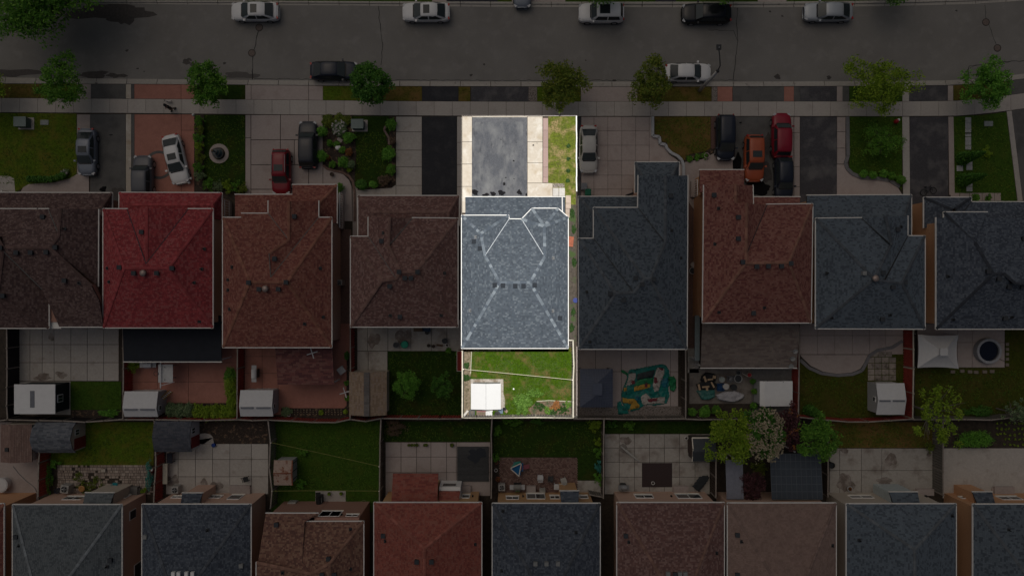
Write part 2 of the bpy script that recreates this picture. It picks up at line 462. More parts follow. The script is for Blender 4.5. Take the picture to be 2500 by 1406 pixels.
SH = {
 'darkbrown': shingle('shingle_dark_brown', [(.075,.048,.045),(.092,.060,.055),(.060,.038,.037),(.115,.080,.073)]),
 'red': shingle('shingle_red', [(.20,.036,.040),(.24,.045,.048),(.165,.030,.034),(.23,.065,.065)]),
 'redbrown': shingle('shingle_red_brown', [(.155,.058,.046),(.175,.072,.055),(.125,.045,.038),(.195,.09,.068)]),
 'brown': shingle('shingle_brown', [(.115,.062,.055),(.098,.054,.050),(.135,.080,.070),(.165,.105,.093)]),
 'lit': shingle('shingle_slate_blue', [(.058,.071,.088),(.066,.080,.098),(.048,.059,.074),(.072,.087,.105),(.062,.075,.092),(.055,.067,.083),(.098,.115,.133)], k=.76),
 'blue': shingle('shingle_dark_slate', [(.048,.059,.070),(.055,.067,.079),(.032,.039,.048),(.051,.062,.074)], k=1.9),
 'blue2': shingle('shingle_mid_slate', [(.052,.064,.077),(.060,.074,.088),(.037,.045,.055),(.056,.068,.081)], k=1.9),
 'navy': shingle('shingle_navy', [(.036,.043,.055),(.044,.052,.065),(.028,.033,.043),(.055,.064,.077)], k=1.9),
 'slate3': shingle('shingle_grey_slate', [(.088,.100,.107),(.102,.114,.12),(.068,.078,.085),(.095,.107,.113)]),
 'redbrown2': shingle('shingle_rust', [(.15,.062,.052),(.165,.075,.06),(.115,.042,.038),(.185,.09,.072)]),
 'red2': shingle('shingle_brick_red', [(.185,.058,.045),(.20,.066,.05),(.15,.046,.038),(.19,.075,.058)]),
 'umber': shingle('shingle_umber', [(.13,.068,.052),(.155,.085,.062),(.10,.052,.043),(.185,.11,.078)]),
 'tan': shingle('shingle_taupe', [(.17,.118,.10),(.185,.13,.11),(.155,.106,.09),(.178,.125,.106)]),
}
def capm(k, c):
    c = tuple(x*(1.35 if k != 'lit' else 1) for x in c)
    if k == 'lit': return M('ridge_lit', c, rough=.95, var=.1, island=[(0,(.055,.067,.083)),(.3,(.078,.093,.11)),(.55,(.105,.122,.14)),(.8,(.145,.165,.185))], spec=.15, perobj=True)
    return M('ridge_'+k, c, rough=.95, var=.1, island=[(0, tuple(x*.8 for x in c)), (.6, c), (1, tuple(x*1.25 for x in c))], spec=.15)
BRK_O = M('brick_orange', (.56,.31,.17), var=.2, scale=9, bump=.4, stretch=(1,1,3))
BRK_P = M('brick_peach', (.54,.36,.275), var=.15, scale=9, bump=.4, stretch=(1,1,3))
BRK_R = M('brick_redbrown', (.34,.19,.145), var=.2, scale=9, bump=.4, stretch=(1,1,3))
BRK_G = M('brick_beige', (.48,.42,.35), var=.15, scale=9, bump=.4, stretch=(1,1,3))
BRK_S = M('brick_tan_orange', (.50,.30,.15), var=.18, scale=9, bump=.4, stretch=(1,1,3))
E = 5.1
def lowpts(d, pre, quad):
    for i, q in enumerate(quad): d[pre+str(i)] = q

# 1 far left, dark brown
p = dict(a=(92,511,E), b=(119,511,E), c=(147,578,6.35), d=(122,605,6.9), e=(8,605,6.9), f=(7,578,6.35), g=(152,510,6.3),
  h=(240,512,E), i=(239,698,E), i2=(252,734,E), j=(253,797,E), k=(145,797,E), l=(119,706,E), m=(8,612,6.8), n=(119,800,E), o=(10,727,6.2),
  q=(-70,800,E), r=(-70,727,6.2), s=(-70,511,E), u=(-70,578,6.3), L0=(22,471,2.9), L1=(273,472,2.9), L2=(252,530,4.05), L3=(-70,530,4.05), L4=(273,530,2.9), L5=(-70,471,2.9), L6=(252,503,4.05))
hb1 = house('house', 'dark brown shingled house at the far left of the upper row', p,
  ['a b c d e f','b g c','g h i d c','e d i i2 j k l m','m l n o','o n q r','s a f u','u f e m o r','L5 L1 L6 L2 L3','L1 L4 L2 L6'], SH['darkbrown'], capm('db',(.085,.055,.05)), BRK_R,
  [([(-70,511),(240,512),(240,797),(-70,797)],E,.4), ([(-70,476),(268,476),(268,560),(-70,560)],2.9,.35)],
  vents=[(107,530),(4,605),(43,617),(78,617),(116,616),(138,604),(160,685),(194,691,'p'),(10,722),(157,559,'p')], seed=1, valley=M('flash_grey',(.13,.14,.135)))
g = G(); q = [W(x,y,4.85) for x,y in ((119.5,707),(150,802),(119.5,802))]; g.add(q+[v-Vector((0,0,.08)) for v in q], [(0,1,2),(5,4,3),(0,3,4,1),(1,4,5,2),(2,5,3,0)]); obj('soffit', g, GUTW, hb1)
# 2 red
p = dict(A=(253,511,E), B=(311,511,E), C=(460,511,E), D=(519,511,E), F=(519,799,E), H=(253,799,E), R1=(303,655,6.95), R2=(411,655,6.95), T=(359,509,6.4), V=(358,644,6.75), Rm=(358,655,6.95),
  L0=(292,471,2.9), L1=(541,472,2.9), L2=(520,500,4.0), L3=(292,535,4.0), L4=(541,537,2.9), L5=(520,535,4.0), L6=(316,500,4.0), L7=(316,535,4.0), L8=(292,535,2.9))
house('house', 'bright red shingled house second from the left in the upper row', p,
  ['A B V Rm R1','B T V','T C V','C D R2 Rm V','D F R2','F H R1 Rm R2','H A R1','L0 L1 L2 L6','L1 L4 L5 L2','L6 L2 L5 L7','L0 L6 L7 L8'], SH['red'], capm('rd',(.22,.045,.048)), BRK_P,
  [([(253,511),(519,511),(519,799),(253,799)],E,.4), ([(292,472),(541,472),(541,560),(292,560)],2.9,.35)],
  vents=[(348,567),(294,653),(329,667),(353,667,'t'),(385,667),(422,655),(264,655,'p'),(268,688,'p'),(498,608,'p'),(492,657,'p'),(473,690,'p'),(487,784,'p')], seed=2, valley=M('flash_blue',(.05,.055,.065)))
# 3 red brown
p = dict(A=(545,532,E), B=(590,532,E), B2=(590,522,E), C=(656,522,E), C2=(656,491,E), T=(705,491,6.25), D2=(777,491,E), D=(777,532,E), E1=(809,532,E), F=(809,847,E), H=(545,847,E), R1=(610,689,7.0), R2=(701,689,7.0), Rm=(661,689,7.0), V=(661,677,6.85), P=(705,585,6.25), Q=(660,619,6.6),
  L0=(574,476,2.9), L1=(714,476,2.9), L2=(714,540,4.0), L3=(574,540,4.0), M0=(714,452,2.9), M1=(822,452,2.9), M2=(775,500,4.1), M3=(714,500,4.1), M4=(822,545,2.9), M5=(775,545,4.1))
house('house', 'rust brown house with a stepped front third from the left in the upper row', p,
  ['A B V Rm R1','B B2 C P Q V','C C2 T P','T D2 D V Q P','D E1 R2 Rm V','E1 F R2','F H R1 Rm R2','H A R1','L0 L1 L2 L3','M0 M1 M2 M3','M1 M4 M5 M2'], SH['redbrown'], capm('rb',(.185,.085,.06)), BRK_P,
  [([(545,532),(809,532),(809,847),(545,847)],E,.4), ([(656,491),(777,491),(777,600),(656,600)],E,.4), ([(574,480),(818,480),(818,600),(574,600)],2.9,.35)],
  vents=[(720,529),(672,632),(609,690),(634,706),(650,705,'t'),(681,706),(700,689),(568,652,'p'),(558,683,'p'),(558,708,'p'),(781,655,'p'),(562,755,'p'),(744,790,'p'),(788,774,'p')], seed=3, valley=M('flash_grey',(.1,.11,.105)))
# 4 brown
p = dict(A=(857,578,E), B=(900,578,E), C=(900,531,E), T=(952,531,6.2), D=(1007,533,E), E1=(1117,534,E), F=(1117,797,E), H=(857,797,E), P=(949,600,6.2), V=(968,681,6.75), R0=(932,686,6.85), R1=(978,665,7.0), R2=(1016,664,7.0),
  L0=(875,479,2.9), L1=(1120,479,2.9), L2=(1095,518,4.0), L3=(910,518,4.0), L4=(910,595,4.0), L5=(875,595,2.9), L6=(1120,550,2.9), L7=(1095,550,4.0))
house('house', 'brown shingled house directly left of the brighter house', p,
  ['A B V R0','B C T P R1 V','T D P','D E1 R2 R1 P','E1 F R2','F H R0 V R1 R2','H A R0','L0 L1 L2 L3','L0 L3 L4 L5','L1 L6 L7 L2','L3 L2 L7 L4'], SH['brown'], capm('br',(.135,.082,.07)), BRK_R,
  [([(857,578),(900,578),(900,533),(1117,534),(1117,797),(857,797)],E,.4), ([(875,479),(1120,479),(1120,600),(875,600)],2.9,.35)],
  vents=[(932,589),(937,569,'p'),(975,664),(1020,664),(989,679),(1004,679),(952,699),(1084,667,'p'),(953,769,'p'),(977,773),(1077,769,'p')], seed=4, valley=M('flash_grey',(.1,.11,.105)))
# 5 slate blue, bright lot
p = dict(A=(1128,527,E), B=(1241,527,E), B2=(1242,536,E), C=(1274,536,E), D=(1299,510,E), E1=(1362,510,E), F=(1386,531,E), H=(1386,849,E), I=(1128,849,E), W1=(1174,571,6.25), V1=(1184,624,6.45), W2=(1329,553,6.25), V2=(1330,627,6.45), R1=(1220,690,7.1), R2=(1294,690,7.1),
  L0=(1136,482,2.9), L1=(1379,482,2.9), L2=(1379,548,4.0), L3=(1136,548,4.0))
lit_house = house('house', 'brighter slate blue shingled house in the bright middle lot', p,
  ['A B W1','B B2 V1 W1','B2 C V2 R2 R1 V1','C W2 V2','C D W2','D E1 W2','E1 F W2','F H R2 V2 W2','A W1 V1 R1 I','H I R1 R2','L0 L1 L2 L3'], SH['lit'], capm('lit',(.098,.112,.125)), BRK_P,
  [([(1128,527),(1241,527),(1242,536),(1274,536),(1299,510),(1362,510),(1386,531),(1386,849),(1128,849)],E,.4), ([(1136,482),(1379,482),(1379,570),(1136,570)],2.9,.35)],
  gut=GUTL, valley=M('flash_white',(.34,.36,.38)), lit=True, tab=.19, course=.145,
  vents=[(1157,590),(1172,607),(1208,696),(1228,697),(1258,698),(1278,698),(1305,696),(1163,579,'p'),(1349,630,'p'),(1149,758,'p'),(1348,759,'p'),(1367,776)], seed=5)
obj('downspout', G().bar(W(1372.5,481,3.0), W(1373,519,3.75), .09, .09), GUTL, lit_house)
# 6 dark slate, deep
p = dict(A=(1450,508,E), B=(1558,508,E), B2=(1559,429,E), T=(1625,429,6.3), C=(1678,429,E), D=(1676,851,E), H=(1414,851,E), F=(1413,583,E), I=(1450,583,E), V=(1624,592,6.3), R1=(1574,680,7.1), R2=(1588,680,7.1), S1=(1503,716,6.5), S2=(1547,714,6.5),
  L0=(1413,481,2.9), L1=(1563,481,2.9), L2=(1563,522,4.0), L3=(1450,522,4.0), L4=(1450,598,4.0), L5=(1413,598,2.9), M0=(1551,397,2.9), M1=(1657,397,2.9), M2=(1640,432,4.0), M3=(1568,432,4.0), M4=(1657,450,2.9), M5=(1640,450,4.0), M6=(1551,470,2.9), M7=(1568,470,4.0))
house('house', 'long dark slate house directly right of the brighter house', p,
  ['B B2 T V','A B V R2 R1','T C D R2 V','A R1 S2 I','I S2 S1 F','F S1 H','D H S1 S2 R1 R2','L0 L1 L2 L3','L0 L3 L4 L5','M0 M1 M2 M3','M1 M4 M5 M2','M0 M3 M7 M6','M3 M2 M5 M7'], SH['blue'], capm('bl',(.075,.084,.094)), BRK_P,
  [([(1450,508),(1558,508),(1559,429),(1678,429),(1676,851),(1414,851),(1413,583),(1450,583)],E,.4), ([(1413,481),(1563,481),(1563,620),(1413,620)],2.9,.35), ([(1551,397),(1657,397),(1657,480),(1551,480)],2.9,.35)],
  vents=[(1637,479),(1638,563,'p'),(1551,679),(1567,695),(1596,682),(1661,630,'p'),(1489,717),(1434,713,'p'),(1522,733),(1658,788,'p'),(1440,834,'p')], seed=6, tab=.20)
# 7 rust
p = dict(A=(1719,453,E), T=(1793,451,6.2), B=(1837,453,E), B2=(1838,497,E), X=(1793,497,6.2), Y=(1819,497,6.6), C=(1872,500,E), D=(1983,499,E), E1=(1979,787,E), F=(1716,787,E), V=(1820,626,6.85), R1=(1820,643,7.0), R2=(1926,641,7.0),
  L0=(1708,416,2.9), L1=(1816,416,2.9), L2=(1816,470,4.0), L3=(1708,470,4.0), M0=(1837,482,2.9), M1=(1953,482,2.9), M2=(1953,525,4.0), M3=(1837,525,4.0))
house('house', 'rust red house behind the orange and red parked cars', p,
  ['A T X Y V R1 F','T B B2 X','Y C V','C D R2 R1 V','D E1 R2','E1 F R1 R2','L0 L1 L2 L3','M0 M1 M2 M3'], SH['redbrown2'], capm('rs',(.185,.095,.07)), BRK_O,
  [([(1719,453),(1837,453),(1838,499),(1983,499),(1979,787),(1716,787)],E,.4), ([(1708,416),(1816,416),(1816,500),(1708,500)],2.9,.35), ([(1837,482),(1953,482),(1953,540),(1837,540)],2.9,.3)],
  vents=[(1742,477),(1755,509,'p'),(1801,531),(1801,583),(1746,596,'p'),(1812,640),(1846,651),(1874,650),(1906,650),(1929,643),(1838,764),(1866,750,'p'),(1755,761,'p')], seed=7)
# 8 slate blue
p = dict(A=(1992,534,E), B=(2103,533,E), T=(2160,529,6.2), C=(2215,528,E), C2=(2215,577,E), D=(2257,577,E), E1=(2257,802,E), F=(1992,801,E), P=(2177,599,6.25), R0=(2134,682,7.0), V=(2159,687,6.7), S=(2198,692,6.6),
  L0=(1970,478,2.9), L1=(2224,477,2.9), L2=(2224,545,3.9), L3=(1970,545,3.9), L4=(2224,595,2.9), L5=(2205,540,3.9), L6=(2205,595,3.9))
house('house', 'mid slate house with a round pink roof turbine in the upper row', p,
  ['A B P R0','B T P','T C C2 V R0 P','C2 D S V','D E1 S','E1 F R0 V S','F A R0','L0 L1 L5 L3','L1 L4 L6 L5'], SH['blue2'], capm('b2',(.062,.07,.08)), BRK_O,
  [([(1992,534),(2215,533),(2215,577),(2257,577),(2257,802),(1992,801)],E,.4), ([(1975,478),(2224,478),(2224,600),(1975,600)],2.9,.35)],
  vents=[(2108,667,'g'),(2134,680,'t'),(2153,666),(2190,561),(2198,554,'p'),(2207,689),(2178,701),(2152,779),(2172,768,'p'),(2030,775,'p'),(2019,667,'p')], seed=8, tab=.20)
# 9 dark slate far right
p = dict(A=(2286,532,E), B=(2305,532,E), B1=(2305,519,E), C=(2410,519,E), C1=(2410,532,E), D=(2520,532,E), D2=(2620,532,E), E1=(2620,802,E), F=(2286,802,E), P=(2377,592,6.15), R1=(2425,669,6.9), R2=(2452,669,6.9), Q=(2464,692,6.5), Q2=(2620,692,6.5),
  L0=(2256,483,2.9), L1=(2370,483,2.9), L2=(2325,512,3.8), L3=(2325,555,3.8), L4=(2256,556,2.9), M0=(2370,494,2.9), M1=(2620,494,2.9), M2=(2620,550,4.0), M3=(2345,550,4.0), M4=(2340,530,3.9))
house('house', 'navy slate house at the far right of the upper row', p,
  ['B B1 P','B1 C P','C C1 D R2 R1 P','D D2 Q2 Q R2','F R1 R2 Q Q2 E1','A B P R1 F','L0 L1 L2','L0 L2 L3 L4','L1 M0 M4 L2','M0 M1 M2 M3 M4'], SH['navy'], capm('nv',(.03,.034,.042)), BRK_O,
  [([(2286,532),(2305,532),(2305,519),(2410,519),(2410,532),(2620,532),(2620,802),(2286,802)],E,.4,BRK_O), ([(2256,483),(2370,483),(2370,494),(2620,494),(2620,600),(2256,570)],2.9,.35)],
  vents=[(2314,675,'p'),(2410,663),(2436,681),(2461,700),(2494,700),(2451,777),(2469,774,'p'),(2326,780,'p'),(2497,583)], seed=9)

# ---------------- lower row (we see their rear halves)
EB = 5.0
def rear_house(label, x0, x1, yt, apex, smat, cap, wall, seed, vents=(), extra=None, tab=.19, left=True, right=True, gutm=None):
    p = dict(A=(x0,yt,EB), B=(x1,yt,EB), C=(x1,1690,EB), D=(x0,1690,EB))
    if len(apex) == 1:
        ax, ay = apex[0]; p.update(R=(ax,ay,7.1), S=(ax,max(ay+60,1560),7.1))
        f = ['A B R','B C S R','C D S','D A R S']
    else:
        (ax,ay),(bx,by) = apex; p.update(R=(ax,ay,6.9), S=(bx,by,6.9), U=((ax+bx)/2,1600,6.9))
        f = ['A B S R','B C U S','C D U','D A R U']
    return house('house', label, p, f, smat, cap, wall, [([(x0,yt),(x1,yt),(x1,1690),(x0,1690)],EB,.42)], vents=vents, seed=seed, tab=tab, gut=gutm)
LH = {}
LH[0] = rear_house('red brown house cut off at the lower left corner', -256, 9, 1230, [(-120,1420)], SH['redbrown'], capm('rb',(.185,.085,.06)), BRK_O, 20)
LH[1] = rear_house('pale grey slate house at the bottom left', 32, 297, 1232, [(101,1501)], SH['slate3'], capm('s3',(.14,.155,.165)), BRK_P, 21, vents=[(41,1309),(48,1331,'p'),(271,1366),(261,1382,'p')])
LH[2] = rear_house('dark slate house with four white roof vents at the bottom left', 348, 612, 1231, [(431,1480)], SH['navy'], capm('nl',(.062,.07,.082)), BRK_P, 22, vents=[(425,1402,'w'),(438,1402,'w'),(457,1402,'w'),(472,1402,'w'),(507,1294,'p'),(356,1309,'g'),(590,1379,'g')])
# brown house with rake
p = dict(A=(649,1253,EB), B=(777,1253,EB), B2=(743,1275,5.35), C=(741,1273,EB), D=(887,1273,EB), F=(741,1366,6.0), H=(887,1690,EB), K=(627,1372,6.75), K2=(625,1690,6.75), Rr=(805,1374,6.75), Ss=(805,1690,6.75), J=(760,1400,6.75))
LH[3] = house('house', 'umber house with a stepped rear roof at the bottom left', p, ['A B B2 F J K','C D Rr J F','D H Ss Rr','J Rr Ss K2 K'], SH['umber'], capm('um',(.17,.095,.07)), BRK_R,
  [([(640,1253),(777,1253),(777,1690),(640,1690)],EB,.4), ([(741,1253),(887,1253),(887,1690),(741,1690)],EB,.42)], vents=[(676,1279),(803,1362),(856,1292,'p'),(690,1397,'p'),(787,1401),(817,1401),(855,1388,'p')], seed=23, tab=.20)
LH[4] = rear_house('brick red house with a red roofed rear extension', 914, 1175, 1227, [(1036,1338)], SH['red2'], capm('r2',(.20,.075,.058)), BRK_S, 24, vents=[(936,1306),(942,1320,'p'),(1159,1328,'p'),(1018,1369),(1054,1369)])
LH[5] = rear_house('navy slate house behind the brick paved patio', 1203, 1464, 1229, [(1339,1482)], SH['navy'], capm('n5',(.055,.062,.072)), BRK_S, 25, vents=[(1228,1247,'p'),(1406,1299,'p'),(1307,1374,'g'),(1334,1374,'g'),(1362,1374,'g'),(1226,1392,'p')])
LH[6] = rear_house('reddish brown house behind the brown outdoor carpet', 1507, 1767, 1227, [(1664,1492)], SH['brown'], capm('b6',(.15,.088,.07)), BRK_P, 26, vents=[(1527,1306),(1536,1322,'p'),(1748,1349,'p'),(1630,1399,'g'),(1647,1400),(1659,1399,'g'),(1672,1399,'g')])
LH[7] = rear_house('taupe shingled house below the purple maple', 1777, 2040, 1228, [(1938,1491)], SH['tan'], capm('tn',(.15,.105,.09)), BRK_P, 27, vents=[(1799,1304),(1811,1321,'p'),(1799,1401),(2031,1331,'p')])
LH[8] = rear_house('dark blue slate house with pale hip ridges at the bottom right', 2067, 2333, 1230, [(2233,1341)], SH['blue2'], capm('b8',(.085,.095,.105)), BRK_G, 28, vents=[(2098,1318,'p'),(2323,1258,'p')], tab=.20)
LH[9] = rear_house('dark slate house cut off at the lower right corner', 2376, 2640, 1231, [(2520,1420)], SH['blue'], capm('bl',(.075,.084,.094)), BRK_O, 29, vents=[(2462,1293,'p')], tab=.20)

# rear wall fittings of the lower row, placed on the wall plane
def wallp(px, py, yw):
    z = HC - yw*FP/(703.0-py)
    return Vector(((px-1250)*(HC-z)/FP, yw, z))
def wall_y(yt): return W(0, yt, EB).y - .42
def window(t, yw, x0, y0, x1, y1, panes=2, zmin=None):
    """x0..x1, y0(low, nearer the base)..y1(high) photo pixels on the wall plane"""
    a = wallp(x0, y0, yw); b = wallp(x1, y1, yw)
    xa, xb = min(a.x, b.x), max(a.x, b.x)
    xm0 = wallp(x0, (y0+y1)/2, yw).x; xm1 = wallp(x1, (y0+y1)/2, yw).x
    z0, z1 = a.z, b.z
    f = G(); y = yw
    for q in ((xm0, z0, xm1, z0+.07), (xm0, z1-.07, xm1, z1)): f.box(q[0], y, q[1], q[2], y+.07, q[3])
    for k in range(panes+1):
        x = xm0 + (xm1-xm0)*k/panes
        f.box(x-.035, y+.002, z0+.07, x+.035, y+.068, z1-.07)
    w = obj('window', f, WHITE, t)
    for k in range(panes):
        xa = xm0 + (xm1-xm0)*k/panes + .035; xb = xm0 + (xm1-xm0)*(k+1)/panes - .035
        obj('pane', G().box(xa, y+.01, z0+.07, xb, y+.03, z1-.07), GLASS, w)
    obj('sill', G().box(xm0-.08, y, z0-.09, xm1+.08, y+.13, z0-.002), CREAM, w)
def bay(t, yw, x0, x1, yb, yf, z, roofm, wallm, base=0.0):
    """roofed box on the rear wall: x range px and front edge yf px at height z"""
    a = W(x0, yf, z); b = W(x1, yf, z); yr = min(yw+.25, a.y-.2)
    obj('bay_wall', G().box(a.x+.1, yw-.05, base, b.x-.1, a.y-.1, z-.05), wallm, t)
    g = G().add([(a.x,a.y,z),(b.x,a.y,z),(b.x-.1,yw,z+.55),(a.x+.1,yw,z+.55),(a.x,a.y,z-.08),(b.x,a.y,z-.08),(b.x-.1,yw,z+.4),(a.x+.1,yw,z+.4)],
                [(0,1,2,3),(4,7,6,5),(0,4,5,1),(1,5,6,2),(2,6,7,3),(3,7,4,0)])
    r = obj('bay_roof', g, M('bay_roof_deck',(.03,.03,.032)), t)
    ps = [Vector(g.v[i]) for i in range(4)]; q, nn = facet_plane(ps); s = G(); shingle_facet(s, q, nn, .3, .16, random.Random(3)); obj('shingles', s, roofm, r, kind='stuff')
    obj('gutter', G().box(a.x-.05, a.y+.002, z-.1, b.x+.05, a.y+.09, z+.02), GUTW, t)
y1 = wall_y(1232)
window(LH[1], y1, 158, 1212, 205, 1220); bay(LH[1], y1, 208, 279, 0, 1203, 3.4, SH['slate3'], BRK_G); window(LH[1], y1, 292, 1209, 312, 1216, 1)
y2 = wall_y(1231)
window(LH[2], y2, 420, 1211, 447, 1216); bay(LH[2], y2, 445, 495, 0, 1203.5, 3.2, SH['navy'], BRK_P); window(LH[2], y2, 506, 1210, 540, 1216); window(LH[2], y2, 560, 1208, 590, 1219, 1)
y3 = W(0,1253,EB).y-.45
window(LH[3], y3, 782, 1248, 832, 1261, 2); window(LH[3], y3, 845, 1256, 874, 1261)
y4 = wall_y(1227)
window(LH[4], y4, 1128, 1208, 1146, 1216, 1)
y5 = wall_y(1229)
window(LH[5], y5, 1236, 1212, 1266, 1219); window(LH[5], y5, 1286, 1205, 1330, 1218); window(LH[5], y5, 1343, 1210, 1366, 1218); bay(LH[5], y5, 1367, 1413.5, 0, 1198.5, 3.3, SH['navy'], BRK_S); window(LH[5], y5, 1415, 1210, 1435, 1217, 1)
y6 = wall_y(1227)
window(LH[6], y6, 1551, 1208, 1594, 1216); window(LH[6], y6, 1652, 1206, 1710, 1217)
y8 = wall_y(1230)
window(LH[8], y8, 2075, 1210, 2130, 1216); bay(LH[8], y8, 2171, 2240, 0, 1201, 3.2, SH['blue2'], M('bay_pale_blue',(.42,.47,.47)))
y9 = wall_y(1231)
bay(LH[9], y9, 2374, 2422, 0, 1201, 3.0, SH['navy'], BRK_O); window(LH[9], y9, 2345, 1213, 2366, 1217, 1); window(LH[9], y9, 2440, 1212, 2490, 1220, 2)
for k, yw, xs in ((3,y3,[834]),(4,y4,[1154]),(5,y5,[1277]),(6,y6,[1639]),(8,y8,[2261])):
    for x in xs:
        q = wallp(x, 1212 if k != 3 else 1258, yw)
        obj('wall_lamp', G().box(q.x-.07, yw, q.z-.14, q.x+.07, yw+.14, q.z+.14), BLACK, LH[k])
# side windows of the third and first lower houses / upper house
def side_window(t, x, ya, yb, z0, z1, sgn):
    f = G().box(x, ya, z0, x+sgn*.06, yb, z1); w = obj('window', f, WHITE, t)
    obj('pane', G().box(x+sgn*.03, ya+.07, z0+.07, x+sgn*.075, yb-.07, z1-.07), GLASS, w)
xs3 = W(809,600,E).x-.4
side_window(LH[1], W(297,1250,EB).x-.42, W(0,1266,2.4).y, W(0,1243,2.4).y, 1.9, 3.0, 1)
side_window(LH[1], W(297,1250,EB).x-.42, W(0,1420,1.5).y, W(0,1372,1.5).y, .6, 2.2, 1)
# red roofed rear extension of the brick red house
a, b = W(959,1156,2.7), W(1070,1156,2.7)
obj('extension_wall', G().box(a.x+.15, y4, 0, b.x-.15, a.y-1.3, 2.5), BRK_S, LH[4])
g = G().add([(a.x,a.y,2.6),(b.x,a.y,2.6),(b.x,y4,3.5),(a.x,y4,3.5),(a.x,a.y,2.5),(b.x,a.y,2.5),(b.x,y4,3.4),(a.x,y4,3.4)], [(0,1,2,3),(4,7,6,5),(0,4,5,1),(1,5,6,2),(2,6,7,3),(3,7,4,0)])
r = obj('extension_roof', g, M('roof_deck',(.05,.045,.042)), LH[4])
q, nn = facet_plane([Vector(g.v[i]) for i in range(4)]); s = G(); shingle_facet(s, q, nn, .32, .16, random.Random(5)); obj('shingles', s, SH['red2'], r, kind='stuff')
a, b = W(1072,1189,2.4), W(1124,1189,2.4)
obj('bay_wall', G().box(a.x, y4, 0, b.x, a.y, 2.3), WHITE, LH[4]); obj('pane', G().box(a.x+.3, a.y, 1.2, b.x-.5, a.y+.03, 2.0), GLASS, LH[4])
g = G().add([(a.x,a.y-.35,2.45),(b.x,a.y-.35,2.45),(b.x-.1,y4,3.0),(a.x,y4,3.0),(a.x,a.y-.35,2.35),(b.x,a.y-.35,2.35),(b.x-.1,y4,2.9),(a.x,y4,2.9)], [(0,1,2,3),(4,7,6,5),(0,4,5,1),(1,5,6,2),(2,6,7,3),(3,7,4,0)])
r = obj('bay_roof', g, M('roof_deck',(.05,.045,.042)), LH[4]); q, nn = facet_plane([Vector(g.v[i]) for i in range(4)]); s = G(); shingle_facet(s, q, nn, .3, .16, random.Random(6)); obj('shingles', s, SH['red2'], r, kind='stuff')

# rear windows and doors of the upper row (face away from the photo, towards the back yards)
for t, x0, x1, yr in zip(UH[:9], (130,260,552,865,1136,1422,1724,2000,2296), (245,512,802,1110,1378,1668,1972,2250,2480), (797,799,847,797,849,851,787,801,802)):
    yw = W(0, yr, E).y + .4; a = W(x0,yr,E).x; w_ = W(x1,yr,E).x - a
    for f0, f1, z0, z1 in ((.10,.30,3.2,4.3),(.42,.56,3.3,4.3),(.70,.90,3.2,4.3),(.12,.34,1.0,2.1)):
        w = obj('window', G().box(a+w_*f0, yw-.06, z0, a+w_*f1, yw, z1), WHITE, t)
        for q in (0,1):
            m = (f0+f1)/2; xa, xb = (a+w_*f0+.07, a+w_*m-.03) if q == 0 else (a+w_*m+.03, a+w_*f1-.07)
            obj('pane', G().box(xa, yw-.075, z0+.07, xb, yw-.02, z1-.07), GLASS, w)
    d_ = obj('patio_door', G().box(a+w_*.55, yw-.06, .12, a+w_*.75, yw, 2.2), WHITE, t)
    obj('pane', G().box(a+w_*.565, yw-.075, .25, a+w_*.645, yw-.02, 2.1), GLASS, d_); obj('pane', G().box(a+w_*.655, yw-.075, .25, a+w_*.735, yw-.02, 2.1), GLASS, d_)
# ------------------------------------------------------------------ ground, road, walks, yards
g = G().add([(-900,-900,-.06),(900,-900,-.06),(900,900,-.06),(-900,900,-.06)], [(0,1,2,3)])
tag(obj('ground', g, SOIL), 'bare soil under the yards and road', 'ground', kind='structure')
KT = [(-60,2,9),(240,3,10),(600,3,13),(900,5,15),(1240,6,18),(1840,6,19),(2100,4,17),(2250,1,14),(2400,-4,10),(2560,-14,-3)]     # top kerb: x, outer y, inner y
KB = [(-60,189,206),(0,190,205),(300,193,206),(600,196,208),(900,198,211),(1250,200,212),(1800,200,212),(2100,199,211),(2330,197,209),(2420,191,203),(2500,181,193),(2560,172,185)]
SW = [(-60,240,274),(0,240,275),(300,242,277),(640,244,280),(1000,248,283),(1250,249,284.5),(1800,248.5,284.5),(2200,248.5,284.5),(2330,247,284),(2400,242,279),(2500,228,266),(2560,219,258)]
def at(tab, x, col):
    for a, b in zip(tab, tab[1:]):
        if a[0] <= x <= b[0]: return a[col]+(b[col]-a[col])*(x-a[0])/(b[0]-a[0])
    return tab[0][col] if x < tab[0][0] else tab[-1][col]
road = [(x, yi) for x, yo, yi in KT] + [(x, y0) for x, y0, y1 in KB[::-1]]
ro = obj('road', G().prism(P2(road), -.05, 0.0), ROADM, None)
tag(ro, 'grey asphalt street across the top', 'road', kind='structure')
def kerb(tab, label, flip):
    t = thing('kerb', label, 'kerb', (0,0,0), kind='structure')
    x = -60.0
    while x < 2550:
        x2 = min(x+74, 2560)
        a, b = (at(tab,x+.7,1), at(tab,x+.7,2)), (at(tab,x2-.7,1), at(tab,x2-.7,2))
        m1, m2 = a[0]+(a[1]-a[0])*.55, b[0]+(b[1]-b[0])*.55
        if flip: m1, m2 = a[0]+(a[1]-a[0])*.45, b[0]+(b[1]-b[0])*.45
        outer = [(x+.7,a[0]),(x2-.7,b[0]),(x2-.7,m2),(x+.7,m1)]; inner = [(x+.7,m1),(x2-.7,m2),(x2-.7,b[1]),(x+.7,a[1])]
        up, pan = (outer, inner) if flip else (inner, outer)
        obj('kerb_stone', G().prism(P2(up), -.05, .11), KERB, t); obj('gutter_pan', G().prism(P2(pan), -.05, .012), KERB, t)
        x = x2
kerb(KB, 'concrete kerb and gutter along the near side of the street', False)
kerb(KT, 'concrete kerb and gutter along the far side of the street', True)
